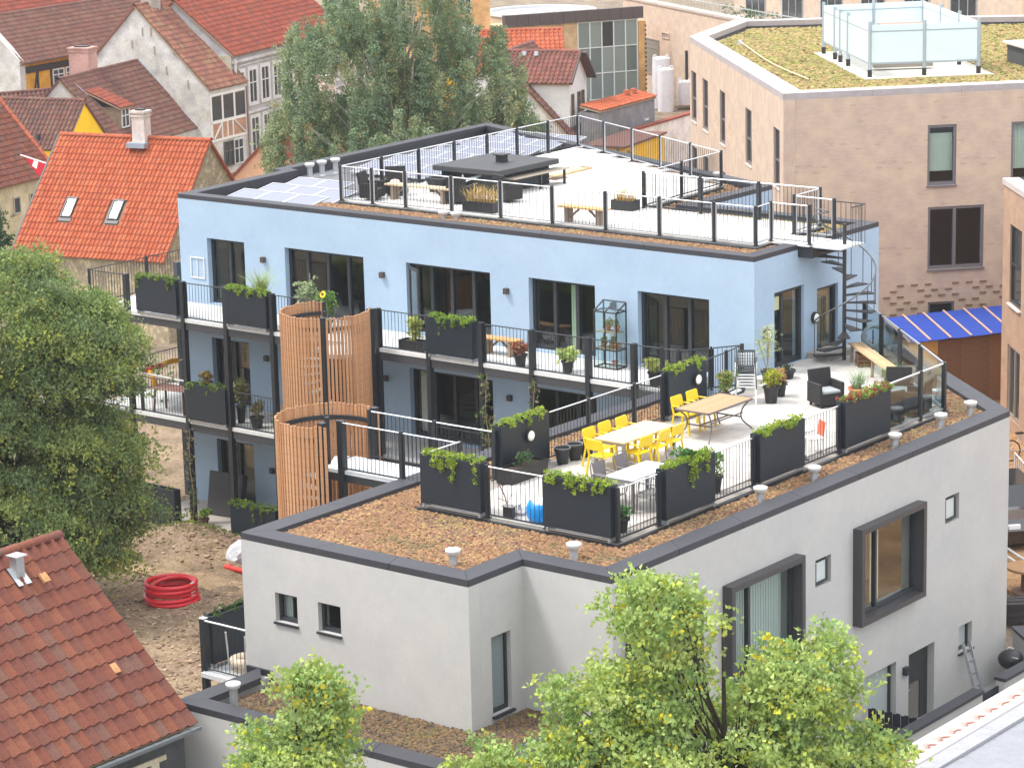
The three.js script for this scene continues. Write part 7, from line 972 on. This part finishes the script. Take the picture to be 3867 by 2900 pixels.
  const p = site('pink_garden_wall', 'pale pink garden wall with a thin tile coping behind the roof deck', 'wall', [-45, 0, -60]); { const f4 = new Face([-44.1, -56.0], [-45.6, -65]); mesh('wall', f4.wall(0, f4.L, -0.3, 2.9, 0.3), M([0.8, 0.7, 0.66], 0.9, tOld), p); mesh('coping', f4.box(0, f4.L, 2.904, 3.0, -0.36, 0.06), tRed[0], p); }
  const y = site('yellow_outhouse', 'small yellow outhouse with a low dark roof behind the deck railing', 'outhouse', [-41, 0, -53]); { const f5 = new Face([-40.6, -50.6], [-41.8, -55.7]); mesh('wall', f5.box(0, f5.L, -0.3, 3.0, -2, 0), M([0.85, 0.48, 0.02], 0.9, tPlaster), y); mesh('roof', f5.box(-0.2, f5.L + 0.15, 3.002, 3.1, -2.2, 0.1), tBrown[0], y); }
}
{ // pennant in front of the hip roof
  const g = site('flag', 'red and white pennant hanging from a white pole before the hip roof', 'flag', [-56, 0, -26]), a = V(-56.92, 4.62, -26.33), b = V(-54.65, 4.58, -25.58); mesh('pole', rod(a, b.clone().add(V(1.2, -0.1, 0.3)), 0.035, 8), K.pure, g);
  const q = (s, t) => a.clone().lerp(b, s).add(V(0, -t, 0)); const tri = (ps, m, n) => { const ge = new THREE.BufferGeometry(), pts = []; for (const p of ps) pts.push(p.x, p.y, p.z); ge.setAttribute('position', new THREE.Float32BufferAttribute(pts, 3)); ge.setAttribute('uv', new THREE.Float32BufferAttribute(new Array(ps.length * 2).fill(0), 2)); ge.computeVertexNormals(); return mesh(n, ge, m, g); };
  const red = M([0.55, 0.01, 0.03], 0.8, null, { side: THREE.DoubleSide }); tri([q(0.18, 0.06), q(0.8, 0.75), q(1.15, 0.06)], red, 'cloth'); tri([q(0.6, 0.06), q(0.5, 0.34), q(0.7, 0.42), q(0.6, 0.06), q(0.7, 0.42), q(0.8, 0.06)].map(p => p.add(V(0.02, 0, 0.02))), M([0.8, 0.8, 0.8], 0.8, null, { side: THREE.DoubleSide }), 'white_stripe');
}
// ---------------------------------------------------------------- trees
function tree(name, label, x, z, o) {
  const g = site(name, label, 'tree', [x, o.y ?? -0.2, z], o.group), bark = o.bark || M([0.075, 0.055, 0.04], 0.95, tOld), y0 = o.y ?? -0.2, H = o.h;
  const top = V(x + (o.lean?.[0] || 0), y0 + H * 0.93, z + (o.lean?.[1] || 0)), base = V(x, y0 - 0.2, z), mid = base.clone().lerp(top, 0.5).add(V(rr(-0.2, 0.2), 0, rr(-0.2, 0.2)));
  mesh('trunk', taper([base, base.clone().lerp(mid, 0.5), mid, mid.clone().lerp(top, 0.5), top], o.r, 0.02, 9), bark, g);
  const cv = new THREE.CatmullRomCurve3([base, mid, top]), mats = [], cols = [], lm = [], sprig = o.sprig;
  const clumps = [];
  for (const [cx, cy, cz, rx, ry, rz, n] of o.lobes) for (let i = 0; i < n; i++) { // points towards the outside of each lobe
    const a = rr(0, 6.2832), t = Math.acos(rr(-1, 1)), k = Math.pow(rr(o.core ?? 0.25, 1), 0.45); clumps.push([V(cx + Math.sin(t) * Math.cos(a) * rx * k, cy + Math.cos(t) * ry * k, cz + Math.sin(t) * Math.sin(a) * rz * k), pick(o.cols), rr(0.7, 1.3)]);
  }
  for (const [p, col, s] of clumps) {
    const rimP = Math.pow(rnd(), 2) * 0.8, R0 = o.clump * s, out = V(p.x - x, 0, p.z - z).normalize();
    for (let i = 0; i < o.per; i++) {
      let q, edge = false; if (o.weep) { const t = rnd(); q = V(p.x + gauss() * R0 * 0.28, p.y - t * R0 * 2.6, p.z + gauss() * R0 * 0.28); }
      else { const b = rr(-1, 1); const gx = gauss(), gz = gauss(), rad = Math.hypot(gx, gz); edge = rad > 0.95; q = V(p.x + gx * R0 + out.x * R0 * 0.5, p.y + gauss() * R0 * (o.flat || 0.6) - (o.droop || 0.1) * rad * rad * R0 * 0.5, p.z + gz * R0 + out.z * R0 * 0.5); }
      if (q.y < y0 + (o.clear || 0.3)) continue;
      mats.push(new THREE.Matrix4().compose(q, Q.setFromEuler(E3.set(rr(-1, 1), rr(0, 6.28), rr(-1, 1))).clone(), V(1, 1, 1).multiplyScalar(rr(0.7, 1.25)))); const tip = rnd() < (o.tips || 0) ? pick(o.tipCols) : o.rim && edge && rnd() < rimP ? pick(o.rim) : col; cols.push(shade(tip, 0.22));
    }
  }
  const step = Math.max(1, Math.floor(clumps.length / (o.limbs || 50))); const parts = [];
  for (let i = 0; i < clumps.length; i += step) { const e = clumps[i][0], t = Math.min(0.9, Math.max(0.18, (e.y - y0) / H * 0.72)), s = cv.getPoint(t), m = s.clone().lerp(e, 0.5).add(V(0, (e.y - s.y) * -0.12 + rr(0, 0.3), 0)); parts.push(taper([s, m, e], o.r * 0.34 * (1 - t * 0.6), 0.012, 5)); }
  if (parts.length) mesh('limbs', mergeGeometries(parts), bark, g);
  inst('crown', sprig, LEAF, g, mats, cols, 'stuff');
  return g;
}
const beech = [[0.22, 0.3, 0.11], [0.26, 0.34, 0.115], [0.19, 0.26, 0.11], [0.29, 0.36, 0.12]], lime = [[0.34, 0.46, 0.15], [0.39, 0.5, 0.16], [0.28, 0.4, 0.14], [0.43, 0.52, 0.17]];
tree('broadleaf_tree', 'large dense broadleaf tree with yellow green shoots in front of the gallery end', -16.6, 10.6, { h: 10.0, r: 0.26, sprig: sprigGeo(0.1, 0.058, 8, 0.11), cols: beech, rim: [[0.38, 0.39, 0.07], [0.32, 0.36, 0.07], [0.27, 0.32, 0.07]], per: 120, clump: 0.55, flat: 0.24, droop: 0.5, limbs: 80, core: 0.4, lobes: [[-16.8, 7.9, 10.8, 2.3, 2.0, 2.3, 80], [-15.3, 7.0, 9.3, 1.6, 1.5, 1.6, 56], [-17.6, 5.6, 12.0, 2.6, 2.4, 2.6, 84], [-15.5, 4.3, 9.7, 1.7, 1.8, 1.7, 60], [-16.2, 2.9, 10.6, 2.5, 2.0, 2.5, 80], [-14.9, 2.5, 9.1, 1.2, 1.3, 1.2, 34], [-18.6, 7.0, 12.6, 2.2, 2.0, 2.2, 64]] });
tree('birch_tree', 'tall weeping birch with grey green foliage behind the roof deck', -31.6, -23.6, { h: 17, r: 0.26, bark: M([0.62, 0.6, 0.56], 0.85, tOld), sprig: sprigGeo(0.11, 0.07, 6, 0.1), cols: [[0.27, 0.35, 0.2], [0.31, 0.39, 0.23], [0.22, 0.31, 0.18], [0.33, 0.38, 0.2]], tips: 0.06, tipCols: [[0.42, 0.32, 0.12], [0.36, 0.36, 0.12]], per: 44, clump: 0.5, weep: true, limbs: 120, core: 0.3, lobes: [[-31.6, 13.4, -23.6, 3.0, 3.2, 3.0, 190], [-33.2, 10.6, -22.2, 2.6, 2.6, 2.6, 150], [-30.0, 9.8, -25.2, 2.6, 2.4, 2.6, 150], [-31.6, 7.8, -23.6, 3.6, 2.0, 3.6, 200], [-28.7, 7.4, -26.6, 1.8, 1.8, 1.8, 90], [-34.6, 7.8, -20.9, 1.6, 1.7, 1.6, 70]] });
const limeTree = { sprig: sprigGeo(0.1, 0.085, 5, 0.1), cols: lime, tips: 0.035, tipCols: [[0.6, 0.48, 0.03], [0.55, 0.52, 0.05]], rim: [[0.48, 0.54, 0.1], [0.44, 0.52, 0.1]], per: 20, clump: 0.26, flat: 0.5, core: 0.05 };
tree('lime_tree', 'broad young lime tree with bright green heart shaped leaves before the grey wall', 12.35, 19.9, { ...limeTree, h: 8.3, r: 0.12, limbs: 110, lobes: [[11.6, 7.4, 20.5, 0.9, 1.0, 0.9, 46], [11.0, 6.0, 21.0, 1.2, 1.1, 1.2, 66], [13.3, 6.4, 19.2, 1.1, 1.0, 1.1, 60], [12.4, 4.9, 19.9, 2.3, 1.5, 2.3, 190], [10.6, 4.7, 21.3, 0.9, 0.7, 0.9, 34], [14.4, 4.8, 18.6, 0.8, 0.9, 0.8, 34], [12.4, 3.4, 19.9, 2.4, 0.9, 2.4, 110]] });
tree('lime_tree', 'slim young lime tree with a pointed crown before the low annex', 6.75, 24.55, { ...limeTree, h: 6.9, r: 0.07, per: 26, limbs: 34, lobes: [[6.95, 6.2, 24.4, 0.42, 0.75, 0.42, 26], [6.75, 5.3, 24.5, 0.85, 0.7, 0.85, 52], [6.7, 4.3, 24.6, 1.3, 0.9, 1.3, 80]] });
tree('lime_tree', 'small lime tree whose tip shows below the annex corner', 9.2, 22.4, { ...limeTree, h: 5.6, r: 0.05, limbs: 18, lobes: [[9.2, 4.75, 22.4, 0.55, 0.6, 0.55, 36], [9.25, 4.0, 22.35, 0.85, 0.7, 0.85, 40]] });
tree('lime_tree', 'small bright lime tree beside the broad lime tree', 10.45, 21.8, { ...limeTree, h: 5.6, r: 0.05, limbs: 18, lobes: [[10.35, 4.75, 21.85, 0.6, 0.7, 0.6, 40], [10.5, 4.0, 21.75, 0.8, 0.7, 0.8, 36]] });
tree('dark_shrub', 'dark green shrub at the left edge below the beige wall', -50.5, -17.0, { h: 4.3, r: 0.06, sprig: SP.big, cols: [[0.03, 0.08, 0.03], [0.05, 0.11, 0.04]], per: 30, clump: 0.35, limbs: 12, lobes: [[-50.5, 2.9, -17.0, 1.8, 1.5, 1.8, 110]] });
tree('purple_shrub', 'dusky purple shrub behind the rear railing of the roof deck', -29.8, -34.2, { h: 5.6, r: 0.07, sprig: SP.big, cols: [[0.1, 0.07, 0.06], [0.14, 0.1, 0.08], [0.08, 0.08, 0.05]], per: 26, clump: 0.4, limbs: 14, lobes: [[-29.8, 4.0, -34.2, 1.7, 1.6, 1.7, 100]] });
tree('dark_conifer', 'dark green conifer between the birch and the blue roof', -28.2, -19.6, { h: 7.9, r: 0.1, sprig: SP.big, cols: [[0.025, 0.06, 0.03], [0.04, 0.08, 0.035]], per: 26, clump: 0.35, limbs: 10, lobes: [[-28.2, 6.4, -19.6, 1.0, 1.4, 1.0, 80]] });

scene.fog = new THREE.FogExp2(0xe8ecf2, 0.00022);
scene.traverse(o => { if (o.isMesh) { o.castShadow = true; o.receiveShadow = true; } });
renderer.render(scene, camera);
